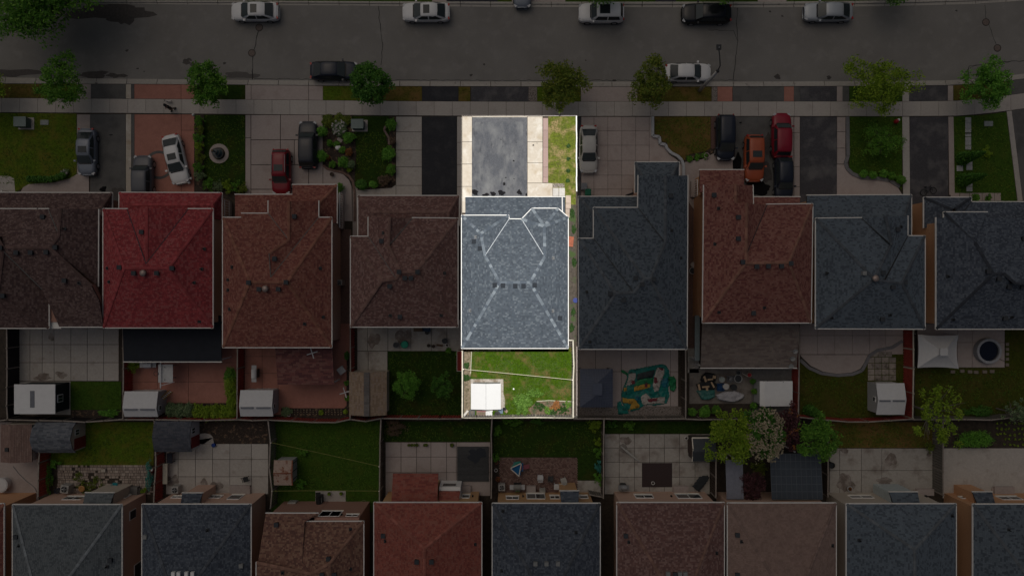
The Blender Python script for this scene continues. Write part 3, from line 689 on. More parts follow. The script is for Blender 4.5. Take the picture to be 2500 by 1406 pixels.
# block base
base = [(x, y1) for x, y0, y1 in KB] + [(2700,1900),(-200,1900)]
tag(obj('terrain', G().prism(P2(base), -.05, .05), SOIL), 'earth base of the block', 'terrain', kind='structure')
tag(obj('terrain', G().prism(P2([(-60,-200)]+[(x,yo) for x,yo,yi in KT]+[(2560,-200)]), -.05, .05), LAWN_G), 'far verge above the street', 'terrain', kind='structure')
sw = thing('sidewalk', 'pale concrete sidewalk of square slabs', 'sidewalk', kind='structure')
x = -40.0; k = 0
while x < 2545:
    w = 44.0; x2 = x+w; gp = .22 if k % 2 else .5
    poly = [(x+gp, at(SW,x,1)), (x2-gp, at(SW,x2,1)), (x2-gp, at(SW,x2,2)-.8), (x+gp, at(SW,x,2)-.8)]
    obj('slab', G().prism(P2(poly,.1), .02, .10), CONCW, sw); x = x2; k += 1

def zone(name, poly, mat, z=.09, label=None, cat=None, kind='structure', parent=None):
    o = obj(name, G().prism(P2(poly, z), .03, z), mat, parent)
    if parent is None: tag(o, label or name, cat or name, kind=kind)
    return o
def rect(x0, y0, x1, y1): return [(x0,y0),(x1,y0),(x1,y1),(x0,y1)]
def slabs(label, xs, ys, mat, z=.10, gap=1.1, name='patio', parent=None, skip=()):
    t = parent or thing(name, label, name, W((xs[0]+xs[-1])/2,(ys[0]+ys[-1])/2), kind='structure')
    if parent is None: t.location.z = 0
    for j in range(len(ys)-1):
        for i in range(len(xs)-1):
            if (i,j) in skip: continue
            obj('slab', G().prism(P2(rect(xs[i]+gap/2, ys[j]+gap/2, xs[i+1]-gap/2, ys[j+1]-gap/2), z), .03, z), mat, t)
    return t
def stain(parent, px, py, rx, ry, z, mat=None, seed=1, jit=.3):
    c = W(px,py,z); k = (HC-z)/FP
    obj('stain', G().add([(x,y,z) for x,y in blob((c.x,c.y), rx*k, ry*k, 26, jit, seed)], [tuple(range(26))]), mat or STAIN, parent)
def crack(parent, pts, z=.004, w=.05, seed=3):
    r = random.Random(seed); q = []
    for (x0,y0),(x1,y1) in zip(pts, pts[1:]):
        n = max(2, int(math.hypot(x1-x0,y1-y0)/9))
        for i in range(n): q.append((x0+(x1-x0)*i/n+r.uniform(-1.6,1.6), y0+(y1-y0)*i/n+r.uniform(-1.6,1.6)))
    q.append(pts[-1])
    g = G(); v = []
    for i, (x,y) in enumerate(q):
        a = q[max(0,i-1)]; b = q[min(len(q)-1,i+1)]
        d = Vector((b[0]-a[0], -(b[1]-a[1]))); d = d.normalized() if d.length else Vector((1,0))
        p = W(x,y,z); ww = w*r.uniform(.5,1.1)/2
        v += [(p.x-d.y*ww, p.y+d.x*ww, z), (p.x+d.y*ww, p.y-d.x*ww, z)]
    g.add(v, [(2*i,2*i+1,2*i+3,2*i+2) for i in range(len(q)-1)])
    obj('crack', g, TAR, parent)
crack(ro, [(634,60),(626,100),(617,130),(616,195)], w=.09); crack(ro, [(925,16),(928,70),(934,110),(930,160)], w=.07)
crack(ro, [(1801,20),(1798,70),(1801,100),(1795,150),(1790,196)], w=.07); crack(ro, [(1730,74),(1790,76),(1800,100)], w=.05)
crack(ro, [(2404,12),(2408,50),(2420,75),(2432,108)], w=.06, seed=5); crack(ro, [(2365,190),(2365,163),(2440,153),(2500,149)], w=.10, seed=9)
crack(ro, [(1800,196.5),(1500,197),(1200,197.5),(900,195.5),(620,193)], w=.05); 
DAMP = M('damp_asphalt', (.052,.045,.042), var=.3, scale=5, rough=.6)
stain(ro, 268, 30, 85, 22, .004, DAMP, 3, .35); stain(ro, 300, 36, 42, 26, .0045, DAMP, 8, .4); stain(ro, 30, 178, 62, 10, .004, DAMP, 4, .3); stain(ro, 230, 183, 38, 8, .004, DAMP, 6, .35)
stain(ro, 285, 185, 22, 6, .004, DAMP, 7, .4); stain(ro, 590, 184, 42, 8, .004, M('damp_asphalt2', (.10,.092,.086)), 9, .3); stain(ro, 455, 152, 10, 6, .004, DAMP, 10); stain(ro, 462, 146, 6, 4, .004, DAMP, 11)
for i,(x,y,r_) in enumerate([(310,124,4),(336,168,3),(548,155,4),(1150,184,4),(1182,158,3),(1500,197,4),(2024,190,6),(1898,188,8),(470,158,6),(1378,148,2.5),(1430,148,2),(352,175,2),(490,156,3),(1880,29,3),(1910,40,3),(2335,27,3)]): stain(ro, x, y, r_, r_*.7, .004, DAMP, 20+i)

# verge strip between kerb and sidewalk
def verge(x0, x1, mat, name, z, label):
    n = max(2, int((x1-x0)/60)+1); xs = [x0+(x1-x0)*i/(n-1) for i in range(n)]
    poly = [(x, at(KB,x,2)+.4) for x in xs] + [(x, at(SW,x,1)-.8) for x in xs[::-1]]
    return zone(name, poly, mat, z, label, name)
V = [(-60,106,LAWN_B,'lawn','dry grass verge at the far left'),(106,188,LAWN_Y,'lawn','grass verge under the left street tree'),(188.5,221.5,CONCP,'driveway','narrow concrete apron beside the left grey drive'),(222,307,ASPW,'driveway','grey asphalt apron at the left'),(307.5,319.5,CONCL,'driveway','pale concrete strip in the left apron'),(320,327.5,ASPW,'driveway','dark border strip of the red apron'),(328,441.5,TERRA,'driveway','red concrete apron, wide panel'),(442.5,474,TERRA,'driveway','red concrete apron, narrow panel'),
 (474,598.5,LAWN_D,'lawn','dark green verge right of the red apron'),(599,612.5,CONCP,'driveway','slim pinkish concrete apron panel'),(613.5,753,CONCP,'driveway','wide pinkish concrete apron panel'),(754,788,CONCP,'driveway','right pinkish concrete apron panel'),(788.5,905,LAWN_Y,'lawn','verge under the round street tree'),(905,1030,LAWN_B,'lawn','patchy verge left of the black apron'),(1030.5,1119,ASPD,'driveway','black sealed asphalt apron'),(1119.5,1148,LAWN_B,'lawn','small grass patch between two asphalt aprons'),
 (1150,1290,ASPM,'driveway','worn asphalt apron in front of the brighter lot'),(1290.5,1311,GRAVEL,'path','gravelly bare strip beside the worn apron'),(1311.5,1418,LAWN_Y,'lawn','verge under the street tree right of the lit lot'),(1418.5,1556,CONCP,'driveway','wide brownish concrete apron'),(1556.5,1737,LAWN_B,'lawn','brown verge by the street lamp'),(1737.5,1751.5,GRAVEL,'path','narrow gravel strip'),(1752,1788,TERRA,'driveway','pink concrete strip left of the grey apron'),(1789,1914,ASPW,'driveway','light grey asphalt apron with oil marks'),(1914.5,1938,TERRA,'driveway','pink concrete strip right of the grey apron'),
 (1938.5,1953,ASPW,'driveway','grey ornamental apron border'),(1953.5,2043,ASPM,'driveway','dark asphalt apron at the right'),(2043.5,2057,CONCP,'driveway','concrete strip right of the dark apron'),(2057.5,2073,ASPW,'driveway','grey curved apron border'),(2073.5,2203,LAWN_G,'lawn','green verge under the yellow green tree'),(2203.5,2219.5,CONC,'driveway','concrete strip left of the far right apron'),(2220,2314,ASPM,'driveway','dark asphalt apron at the far right'),(2314.5,2327,CONCP,'driveway','concrete strip right of the far right apron'),(2327.5,2462,LAWN_B,'lawn','verge under the last street tree'),(2463,2560,ASPW,'driveway','grey pavement at the right edge')]
for x0, x1, m, n, l in V: verge(x0, x1, m, n, .088 if m in (LAWN_B,LAWN_Y,LAWN_G,LAWN_D) else .082, l)
# far side aprons (slivers at the top edge)
for i,(x0,x1) in enumerate([(1055,1090),(1090,1215),(1250,1380),(1600,1650),(1850,1920)]):
    zone('driveway', [(x0,-60),(x1,-60),(x1,at(KT,x1,1)-.5),(x0,at(KT,x0,1)-.5)], ASPD if i%2 else CONCP, .07, 'sliver of driveway across the street %d' % (i+1), 'driveway')

# ---------------- front yards
def L(poly, m, label, z=.09): return zone('lawn', poly, m, z, label, 'lawn')
def D(poly, m, label, z=.085): return zone('driveway', poly, m, z, label, 'driveway')
L([(-60,276),(187,278),(187,430),(150,452),(60,456),(38,470),(-60,470)], LAWN_Y, 'yellow green front lawn at the far left')
zone('path', [(-60,430),(22,430),(34,436),(37,470),(37,520),(-60,520)], CONC, .10, 'rounded pale concrete path at the far left', 'path')
zone('path', [(188,425),(170,436),(130,446),(70,450),(56,458),(50,470),(50,520),(217,520),(217,425)], CONCP, .098, 'pinkish curved path by the left hedge', 'path')
D(rect(188,280,219.5,424.5), CONCP, 'pinkish strip left of the grey sedan drive', .097)
d = D(rect(220,279,306.5,520), ASPW, 'worn grey drive beside the grey sedan'); stain(d, 252, 463, 7, 9, .089); stain(d, 288, 470, 14, 14, .089, seed=4, mat=DAMP); stain(d, 271, 330, 4, 1.5, .089)
D(rect(307.5,279,320,520), CONCL, 'pale concrete strip between left drives', .097); D(rect(320.5,279,328,520), ASPW, 'dark border of the red drive', .096)
rd = thing('driveway', 'red stamped concrete drive with a dark ring pattern', 'driveway', kind='structure')
for q in ([(328.5,280),(442,280),(442,520),(328.5,520)], [(443,280),(474,280),(474,318),(443,318)], [(443,319),(474,319),(474,520),(443,520)]): obj('slab', G().prism(P2(q,.09), .03, .09), TERRA, rd)
c = W(388,403,.1); obj('ring_inlay', G().ring((c.x,c.y,.0905), 1.15, 1.42, .004, 40), ASPW, rd)
zone('flower_bed', [(474,279),(498,279),(498,440),(510,452),(598,452),(598,474),(540,474),(500,466),(474,450)], MULCH, .10, 'dark planting bed along the red drive', 'flower bed')
L(rect(498.5,281,598,451), LAWN_D, 'dark front lawn with the fountain')
cd = thing('driveway', 'wide pinkish concrete drive with the red and black cars', 'driveway', kind='structure')
for q in (rect(599,281,612,336), rect(599,337,612,520), rect(613,281,684,341), rect(685,281,753,341), rect(754,281,788,500), rect(613,342,684,402), rect(685,342,718,402), rect(719,342,753,402), rect(613,403,684,462), rect(685,403,753,462), rect(613,463,753,520)):
    obj('slab', G().prism(P2([(x+.3,y+.3) if i in (0,) else (x-.3 if i in (1,2) else x+.3, y+.3 if i<2 else y-.3) for i,(x,y) in enumerate(q)],.095), .03, .095), CONCP, cd)
zone('path', [(789,408),(800,416),(818,420),(838,426),(852,440),(858,456),(860,540),(789,540)], CONCP, .095, 'curved concrete walk by the flower garden', 'path')
zone('path', rect(861,456,873,620), CONCP, .095, 'narrow walk between the third and fourth houses', 'path')
obj('edging', G().path([W(x,y,.13) for x,y in [(789,404),(798,412),(815,417),(836,421),(852,430),(862,444),(866,470),(866,540)]], .22, .16), M('garden_edging',(.16,.10,.08),var=.3), thing('garden_kerb', 'curved brown brick edging round the flower garden', 'edging', kind='structure'))
zone('flower_bed', [(789,284),(858,284),(866,330),(870,380),(866,428),(850,424),(836,418),(800,408),(789,400)], MULCH, .10, 'dark planting bed of the flower garden', 'flower bed')
L([(858.5,284),(950,284),(952,320),(942,340),(950,360),(950,440),(930,452),(868,462),(866.5,430),(870.5,380),(866.5,330)], LAWN_D, 'dark lawn beside the flower garden')
zone('flower_bed', [(950.5,284),(966,284),(966,440),(956,458),(870,464),(930,452.5),(950.5,440)], MULCH, .097, 'narrow bed of round shrubs', 'flower bed')
slabs('grey concrete drive left of the black asphalt', [966.5,1030], [285,322,367,408,453,484,540], CONC, name='driveway'); 
zone('path', [(868,465),(956,459),(966,452),(966,540),(874,540)], CONC, .097, 'concrete walk below the shrub bed', 'path')
D(rect(1030.5,285,1115,520), ASPD, 'black sealed drive left of the brighter lot')
slabs('slim concrete strip at the left edge of the brighter lot', [1115.5,1127.6], [285,348,402,456,540], CONC, name='path')
# bright lot
lp = slabs('pale concrete strip left of the brighter asphalt drive', [1128,1152.5], [284.5,346.5,401,455.5,520], CONCL, name='path')
ld = D([(1153,287),(1287,287),(1287,520),(1152,520)], ASPL, 'patchy grey asphalt drive of the brighter house')
obj('edging', G().prism(P2(rect(1153,284.5,1287,286.6),.1), .03, .10), CONCL, lp)
for i,(x,y,rx,ry) in enumerate([(1158,469,9,7),(1224,471,7.5,7),(1204,474,7,6),(1186,476,8,4),(1268,470,5.5,6.5),(1231,449,2.5,5),(1235,434,2,1.5),(1254,393,2,2),(1223,341,1.3,1.3),(1260,348,1.2,1.2),(1255,437,1.5,1),(1285,476,2,5)]): stain(ld, x, y, rx, ry, .089, seed=40+i, jit=.35)
BORD = M('sealed_border',(.075,.077,.085),var=.2,scale=6)
for i,q in enumerate([[(1156,290),(1284,290),(1283,297),(1160,299),(1158,306),(1156,306)],[(1277,298),(1284,298),(1284.5,440),(1279,440)]]): obj('sealer_strip', G().add([(W(x,y,.089).x,W(x,y,.089).y,.0888) for x,y in q],[tuple(range(len(q)))]), BORD, ld)
rp = slabs('pale concrete path right of the brighter asphalt drive', [1287.5,1325], [284.5,346.5,398,447], CONCL, name='path')
obj('slab', G().prism(P2(rect(1288,447.5,1349,520),.1), .03, .10), CONCL, rp)
for x,y,s in ((1302,355,2),(1311,350,1)): stain(rp, x, y, s, s, .104, seed=60)
pp = thing('path', 'line of pink pavers along the brighter front lawn', 'path', kind='structure')
for a_, b_ in ((289,318),(318.5,360),(360.5,408),(408.5,433),(433.5,446)): obj('paver', G().prism(P2(rect(1326,a_,1338,b_),.11), .03, .11), PINKP, pp)
L([(1338.5,285),(1405.5,285),(1405.5,500),(1380,500),(1380,480),(1349.5,458),(1349.5,447),(1338.5,447)], LAWN_F, 'yellowing front lawn strip of the brighter lot')
zone('path', [(1380,500.5),(1405.5,500.5),(1405.5,832),(1390,846),(1380,846)], M('side_soil',(.055,.045,.035),var=.4,scale=5,c2=(.035,.06,.015),s2=.8,lo2=.5,hi2=.62), .085, 'weedy dirt side strip of the brighter house', 'path')
wl = thing('garden_wall', 'low white kerb wall on the right edge of the brighter front lawn', 'wall', W(1407.5,380))
g = G(); rr = random.Random(4); pts = [W(1407.4+rr.uniform(-.5,.5), y, .22) for y in range(284, 476, 8)]; g.path(pts, .11, .26); obj('wall_stone', g, WHITE, wl)
st = slabs('grey paver landing beside the brighter porch', [1349.5,1364.5,1379.5], [458.5,479.5,500], M('paver_grey',(.40,.385,.36),objvar=.1,var=.1), name='patio')
t = thing('garden_steps', 'short flight of tan stone steps beside the brighter porch', 'steps', W(1387,495))
for i,(a_,b_) in enumerate(((477.5,496.5),(497,509.5),(510,521),(521.5,531))): obj('step', G().prism(P2(rect(1381,a_,1393.5-(i>1)*3,b_),.2), .03, .30-.05*i), M('tan_stone',(.36,.29,.235),objvar=.15,var=.15), t)
zone('flower_bed', rect(1350,448,1378,457.5), GRAVEL, .10, 'small gravel bed by the brighter landing', 'flower bed')
# right of lot
zone('path', rect(1409.5,285,1418.5,860), ASPM, .08, 'dark strip between the lit lot and the brown drive', 'path')
xs = [1419,1450,1484,1518,1552,1585]; 
slabs('brownish concrete drive with the white sedan', xs, [285.5,320,355,392,428,462,520], CONCP, name='driveway', gap=.7)
zone('driveway', [(1585.5,285.5),(1592,285.5),(1592,332),(1606,336),(1608,355),(1622,358),(1632,376),(1652,390),(1664,404),(1664,440),(1585.5,440)], CONCP, .098, 'stepped edge of the brown drive', 'driveway')
wl = thing('garden_wall', 'pale stepped and curved low stone wall round the brown lawn', 'wall', W(1620,350))
cv = [(1593,286),(1593,333),(1609,335),(1611,352),(1624,354),(1628,364),(1638,374),(1654,382),(1664,392),(1668,404),(1668,430)]
for a_, b_ in zip(cv, cv[1:]): obj('wall_stone', G().bar(W(*a_,.2), W(*b_,.2), .26, .40), M('pale_block',(.40,.41,.42),var=.1,objvar=.04), wl)
L([(1597,285.5),(1735,285.5),(1735,362),(1722,370),(1690,376),(1676,380),(1671,392),(1660,380),(1640,370),(1630,358),(1628,348),(1615,346),(1612,330),(1597,328)], LAWN_B, 'brown front lawn inside the pale curved wall')
zone('flower_bed', [(1676.5,381),(1690,377),(1722,371),(1738,362),(1741,372),(1715,386),(1680,394),(1672,393)], MULCH, .10, 'small planting bed at the foot of the brown lawn', 'flower bed')
zone('path', rect(1736,285.5,1751,364), M('red_gravel',(.12,.07,.06),var=.5,scale=16), .085, 'red gravel strip beside the dark van', 'path')
zone('path', [(1672,396),(1715,389),(1742,375),(1752,372),(1789,372),(1789,500),(1700,520),(1672,480)], CONCP, .094, 'pinkish walk in front of the rust house', 'path')
d = D([(1752.5,285.5),(1914,285.5),(1914,520),(1790,520),(1790,371),(1752.5,371)], ASPW, 'dark asphalt drive with three parked cars')
stain(d, 1876, 355, 10, 32, .089, seed=71, mat=DAMP); stain(d, 1808, 300, 3, 2, .089); stain(d, 1800, 400, 10, 24, .089, seed=72); stain(d, 1870, 420, 12, 30, .089, seed=73, mat=DAMP); stain(d, 1842, 460, 40, 18, .0888, seed=74)
slabs('pinkish strip right of the car filled drive', [1914.5,1938], [285.5,325,407,455,520], CONCP, name='path'); slabs('scalloped pink and grey strip', [1938.5,1953], [285.5,324,407,456,520], CONCP, name='path')
d = D(rect(1953.5,285.5,2043,520), ASPM, 'empty patchy asphalt drive at the right')
slabs('concrete strip right of the empty drive', [2043.5,2064.5], [285.5,322,362,401], CONCP, name='path')
zone('path', [(2043.5,402),(2064.5,402),(2066,412),(2078,425),(2100,436),(2140,439),(2170,444),(2192,458),(2204,478),(2204,520),(2043.5,520)], CONCP, .098, 'curved pink walk to the slate house', 'path')
obj('edging_stone', G().path([W(x,y,.12) for x,y in [(2069,286),(2070,380),(2064,398),(2068,412),(2080,424),(2102,434),(2142,436),(2172,441),(2196,456)]], .34, .14), M('grey_edging',(.17,.165,.17),var=.15), thing('garden_kerb', 'grey curved stone edging of the round shrub lawn', 'edging', kind='structure'))
L([(2073.5,285.5),(2202.5,285.5),(2202.5,466),(2190,452),(2170,440),(2140,434.5),(2103,432),(2082,421),(2073.5,408)], LAWN_G, 'green front lawn with the thorny shrub')
D([(2203,285.5),(2220,285.5),(2222,520),(2206,520)], CONC, 'concrete strip left of the bicycle drive', .095)
d = D(rect(2221.5,285.5,2315,520), ASPM, 'patchy drive with the bicycle'); D([(2315.5,285.5),(2328,285.5),(2331,476),(2318,476)], CONCP, 'concrete strip right of the bicycle drive', .095)
L([(2328.5,285.5),(2400,281),(2457,274),(2483,492),(2331.5,492)], LAWN_G, 'front lawn with stepping stones and two cypresses')
ss = thing('stepping_stones', 'column of pale square stepping stones in the right lawn', 'path', kind='structure')
STN = M('stepping_stone',(.36,.36,.36),var=.1,objvar=.08)
for y in (287,300.5,314,324,335,345,356): obj('slab', G().prism(P2(rect(2357,y,2371,y+(13 if y<320 else 9.5)),.13), .03, .13), STN, ss)
for y in (392,404,443,456): obj('slab', G().prism(P2(rect(2359.5,y,2374,y+11.5),.13), .03, .13), STN, ss)
obj('slab', G().prism(P2(rect(2336,404,2351,418),.13), .03, .13), STN, ss)
slabs('row of pale slabs at the far right house front', [2321,2343,2367,2398,2428,2444], [471,491], CONCP, name='path')
D([(2458,272),(2470,270.5),(2497,490),(2485,492)], CONC, 'slanting concrete strip at the right edge', .097)
D([(2470.5,270.5),(2570,256),(2570,800),(2520,700),(2497.5,490)], ASPW, 'side street pavement at the right edge', .08)
zone('path', rect(2257,480,2285,802), SOIL, .07, 'bare gap between the two right houses', 'path')
zone('path', [(820,560),(857,560),(857,850),(820,850)], M('brick_walk',(.14,.085,.07),var=.2,scale=6), .08, 'dark brick side yard right of the rust brown house', 'path')
zone('path', rect(1678,430,1716,860), M('brick_walk',(.14,.085,.07)), .08, 'dark side yard left of the rust house', 'path')
# ------------------------------------------------------------------ back yards: surfaces
def Pt(label, poly, mat, z=.095, name='patio'): return zone(name, poly, mat, z, label, name)
# upper row yards, left to right
PT1 = slabs('grey concrete slab yard behind the dark brown house', [47,73,103,132,173,213,253,290], [780,841,885,930], CONC)
L(rect(172,931,296,1000), LAWN_G, 'small lawn beside the dark walled shed'); Pt('concrete pad under the dark walled shed', [(47,931),(172,931),(172,1012),(47,1012)], CONCT, .09)
zone('flower_bed', rect(176,1001,296,1016), MULCH, .08, 'dark bed behind the small lawn', 'flower bed')
slabs('terracotta concrete yard behind the red house', [322,385,460,578], [790,885,932,984], TERRA, gap=.8); zone('flower_bed', [(400,985),(578,985),(578,1022),(400,1022)], MULCH, .09, 'hedge bed behind the terracotta yard', 'flower bed')
slabs('terracotta concrete yard with the grill', [597,640,679], [790,870,911,952], TERRA, gap=.8); Pt('terracotta concrete around the roofed terrace', [(679.5,790),(856,790),(856,850),(846,880),(846,990),(840,996),(686,996),(686,1012),(597,1012),(597,952.5),(679.5,952.5)], TERRA, .094)
zone('flower_bed', [(687,997),(841,997),(847,990),(847,880),(853,880),(853,1016),(687,1016)], MULCH, .10, 'seedling bed behind the terracotta yard', 'flower bed')
PT4 = slabs('stained concrete yard of the brown house', [872,897,947,1003,1053,1091,1126], [780,857], CONCT); slabs('stained concrete beside the tan shed', [872,899,946], [857.5,910], CONCT)
L(rect(946.5,857.5,1126,1017), LAWN_D, 'dark back lawn with two round trees')
# bright back yard
L([(1131,848),(1399,848),(1399,1018),(1131,1018)], LAWN_L, 'brighter green back lawn', .088)
zone('flower_bed', [(1133,850),(1149,850),(1149,930),(1147,1016),(1133,1016)], M('lit_soil',(.16,.125,.085),var=.4,scale=7,c2=(.07,.06,.03),s2=3), .096, 'weedy bed along the left fence of the brighter yard', 'flower bed')
zone('flower_bed', [(1310,979.5),(1396,979.5),(1396,1014),(1300,1014),(1290,1000)], M('lit_soil2',(.10,.07,.045),var=.5,scale=7,c2=(.04,.05,.02),s2=3), .096, 'weedy bed at the back right of the brighter yard', 'flower bed')
t = thing('timber_edging', 'thin pale timber edging round the brighter back lawn', 'edging', W(1150,880), kind='structure')
for a_, b_ in (((1151.5,856),(1149,912)),((1151.5,856),(1190,855)),((1310,979),(1340,977)),((1340,977),(1395,979.5))): obj('board', G().bar(W(*a_,.12), W(*b_,.12), .05, .12), FCAPL, t)
Pt('weathered concrete pad under the white shed in the brighter yard', [(1149,925),(1229,925),(1229,960),(1233,975),(1232,1002),(1149,1002)], M('concrete_weathered',(.30,.27,.235),var=.2,scale=6,c2=(.16,.125,.09),s2=1.6,lo2=.45,hi2=.65), .10)
slabs('row of tan slabs behind the brighter house', [1190,1209,1228,1247], [845,857], CONCL)
# right of the lot
slabs('brownish concrete yard under the collapsed bounce castle', [1407,1454,1517,1579,1637,1656], [845,907,992], CONCP)
zone('flower_bed', rect(1407,992.5,1672,1018), GRAVEL, .08, 'weedy gravel strip at the back of the bounce castle yard', 'flower bed')
Pt('concrete passage between the slate and rust houses', [(1679,850),(1706,850),(1706,910),(1679,910)], CONCT, .09); 
Pt('dark concrete yard with the pile of junk', [(1683,900),(1836,900),(1836,985),(1683,985)], M('concrete_dark',(.19,.17,.15),var=.15,scale=5,c2=(.12,.10,.09),s2=1,lo2=.45,hi2=.65), .09)
Pt('grey concrete in front of the right white shed', [(1836.5,897),(1948,897),(1948,1016),(1836.5,1016)], M('concrete_slate',(.15,.145,.14),var=.15), .088); zone('flower_bed', rect(1679,985.5,1836,1018), SOIL, .09, 'shrub bed behind the junk pile', 'flower bed')
slabs('beige stamped patio of the mid slate house', [1953,1996,2038,2081,2123,2162,2205], [790,819,865], CONCP, gap=.8)
Pt('rounded edge of the beige patio', [(1953,866),(2125,866),(2117,872),(2108,888),(2100,900),(2080,909),(2045,912),(2010,907),(1980,893),(1960,874)], CONCP, .099)
obj('edging_stone', G().path([W(x,y,.12) for x,y in [(1953,878),(1975,898),(2005,911),(2045,916),(2082,913),(2104,904),(2112,890),(2122,868),(2142,855),(2178,848),(2203,832)]], .30, .14), M('grey_edging',(.17,.165,.17)), thing('garden_kerb', 'grey curved edging of the beige patio', 'edging', kind='structure'))
L([(1953,880),(1975,900),(2045,918),(2104,906),(2120,872),(2205,835),(2228,805),(2228,1020),(1953,1020)], LAWN_O, 'olive back lawn by the beige patio', .085)
t = thing('patio', 'small patio of weathered square stones by the right white shed', 'patio', W(2155,890), kind='structure')
for j in range(5):
    for i in range(4 if j else 3): obj('slab', G().prism(P2(rect(2119+i*17.4+(j==0)*8, 858+j*14.4, 2119+i*17.4+15.8+(j==0)*8, 858+j*14.4+13),.10), .03, .105), M('old_stone',(.27,.235,.205),objvar=.2,var=.2,scale=5,c2=(.13,.11,.09),s2=2,lo2=.5,hi2=.65), t)
slabs('concrete yard under the canopy and hot tub', [2240,2338,2374,2453], [790,836,897], CONCP, gap=.9)
L([(2234,898),(2454,898),(2454,790),(2560,790),(2560,1022),(2234,1022)], LAWN_O, 'patchy back lawn at the right edge', .085)
for i,(x,y) in enumerate([(2324,907),(2347,905),(2366,907),(2381,908),(2402,907),(2420,906),(2457,840),(2457,852),(2457,864),(2457,876),(2457,890)]):
    one('edging_block', G().ob((0,0,.08),(.42 if i<6 else .3,.3,.16)), M('edging_tan',(.20,.165,.135)), 'tan edging block of the hot tub slab, ' + ('%s from the left in the bottom row' % ['first','second','third','fourth','fifth','sixth'][i] if i < 6 else '%s from the top in the right column' % ['first','second','third','fourth','fifth'][i-6]), 'block', W(x,y,.03), group='tan edging blocks')
# lower row yards
Pt('beige concrete yard at the lower left corner', [(-60,1030),(94,1030),(94,1230),(-60,1230)], CONCP, .09)
L([(97,1030),(375,1030),(375,1136),(97,1136)], LAWN_Y, 'bright weedy lawn beside the barn shaped shed')
t = thing('patio', 'weathered patio of small uneven stones', 'patio', W(250,1165), kind='structure')
rr = random.Random(12); y = 1134.5; g = G()
while y < 1203:
    h = rr.choice([4.5,6,7.5]); x = 138 + rr.uniform(0,3)
    while x < 366:
        w = rr.choice([4.5,6,7.5,10]); q = rect(x+.4,y+.4,x+w-.5,y+h-.5)
        if not (175 < x < 290 and rr.random() < (.42 if y > 1165 else .2)): g.prism(P2(q,.1), .03, .09+rr.uniform(0,.025))
        x += w
    y += h
obj('stones', g, M('patio_stone',(.30,.24,.20),island=[(0,(.21,.165,.14)),(.5,(.30,.24,.20)),(1,(.37,.31,.265))],var=.1), t, kind='stuff')
Pt('soil under the stone patio', rect(112,1136.5,375,1206), SOIL, .07)
PY2 = slabs('grey concrete yard with brown water stains', [405,435,477,519,561,614,655], [1083,1121,1163,1206], CONC); Pt('concrete strip beside the flat roofed shed', [(404,1096),(478,1096),(480,1060),(500,1057),(514,1060),(520,1068),(522,1083),(404,1083)], CONC, .094)
zone('flower_bed', [(486,1030),(654,1030),(654,1082),(524,1082),(520,1066),(512,1058),(490,1056)], MULCH, .10, 'large leaf strewn mulch bed', 'flower bed')
L([(662,1028),(928,1028),(928,1250),(662,1250)], LAWN_G, 'plain green back lawn with the rusty shed'); Pt('small concrete pad with potted plants', rect(770,1198,844,1246), CONC, .10)
L(rect(932,1028,1198,1078), LAWN_D, 'dark grass strip above the deck yard'); slabs('concrete yard with the dark deck', [941,979,1017,1052,1090,1114,1197], [1079,1115,1153,1210], CONCP); Pt('bare edge of the deck yard', rect(932,1079,940.5,1230), SOIL, .08)
L([(1203,1028),(1473,1028),(1473,1172),(1409,1172),(1409,1116),(1203,1116)], LAWN_D, 'dark back lawn above the brick patio')
BP = M('brick_paver_patio',(.17,.10,.085),var=.3,scale=12,c2=(.21,.145,.12),s2=.7,lo2=.42,hi2=.65)
t = thing('patio', 'red brick paver patio with the play house', 'patio', W(1312,1160), kind='structure')
g = G(); rr = random.Random(3)
for j in range(28):
    for i in range(46):
        x, y = 1218+i*4.15+(j%2)*2, 1116.5+j*3.05
        if x < 1408: g.prism(P2(rect(x+.25,y+.25,x+3.9,y+2.8),.1), .05, .092+rr.uniform(0,.015))
obj('bricks', g, M('patio_brick',(.19,.11,.09),island=[(0,(.12,.065,.055)),(.5,(.19,.115,.095)),(1,(.245,.165,.14))],var=.15), t, kind='stuff')
Pt('soil around the brick patio', rect(1203,1116.5,1218,1210), SOIL, .08); Pt('concrete side strip right of the brick patio', rect(1409,1173,1473,1210), CONCT, .09); Pt('bed under the brick patio', rect(1218,1117,1408,1206), SOIL, .06)
L(rect(1477,1028,1744,1058), LAWN_D, 'dark grass strip behind the carpet yard')
PY6 = slabs('brownish concrete yard with the outdoor carpet', [1476,1512,1549,1586,1622,1659,1697,1733], [1059,1093,1128,1164,1206], CONCT)
zone('flower_bed', rect(1733.5,1030,2020,1220), SOIL, .08, 'shaded ground under the tree group', 'flower bed')
L(rect(2026,1030,2282,1093), LAWN_B, 'dry brown lawn above the stained concrete yard')
t = slabs('stained pale concrete yard at the lower right', [2025,2050,2103,2153,2277], [1094,1148,1206], CONCT)
for i,(x,y,rx,ry) in enumerate([(2176,1122,13,17),(2064,1178,20,22),(2268,1108,5,8),(2062,1100,10,6),(2160,1175,20,10)]): stain(t, x, y, rx, ry, .1045, STAINB, 80+i, .25)
Pt('plain concrete yard at the lower right corner', [(2302,1094),(2570,1094),(2570,1215),(2302,1215)], CONC, .095); zone('flower_bed', rect(2304,1030,2570,1093), SOIL, .085, 'vegetable bed at the right edge', 'flower bed')
for k,(q,x,y,rx,ry) in enumerate([(PT4,985,822,18,20),(PT4,912,830,14,18),(PT1,125,823,6,10),(PT1,105,920,20,9),(PT1,150,915,14,8),(PY2,498,1178,10,9),(PY2,530,1185,14,11),(PY2,421,1175,14,16),(PY6,1528,1075,13,10)]):
    stain(q, x, y, rx, ry, .1045, STAINB, 90+k, .3)

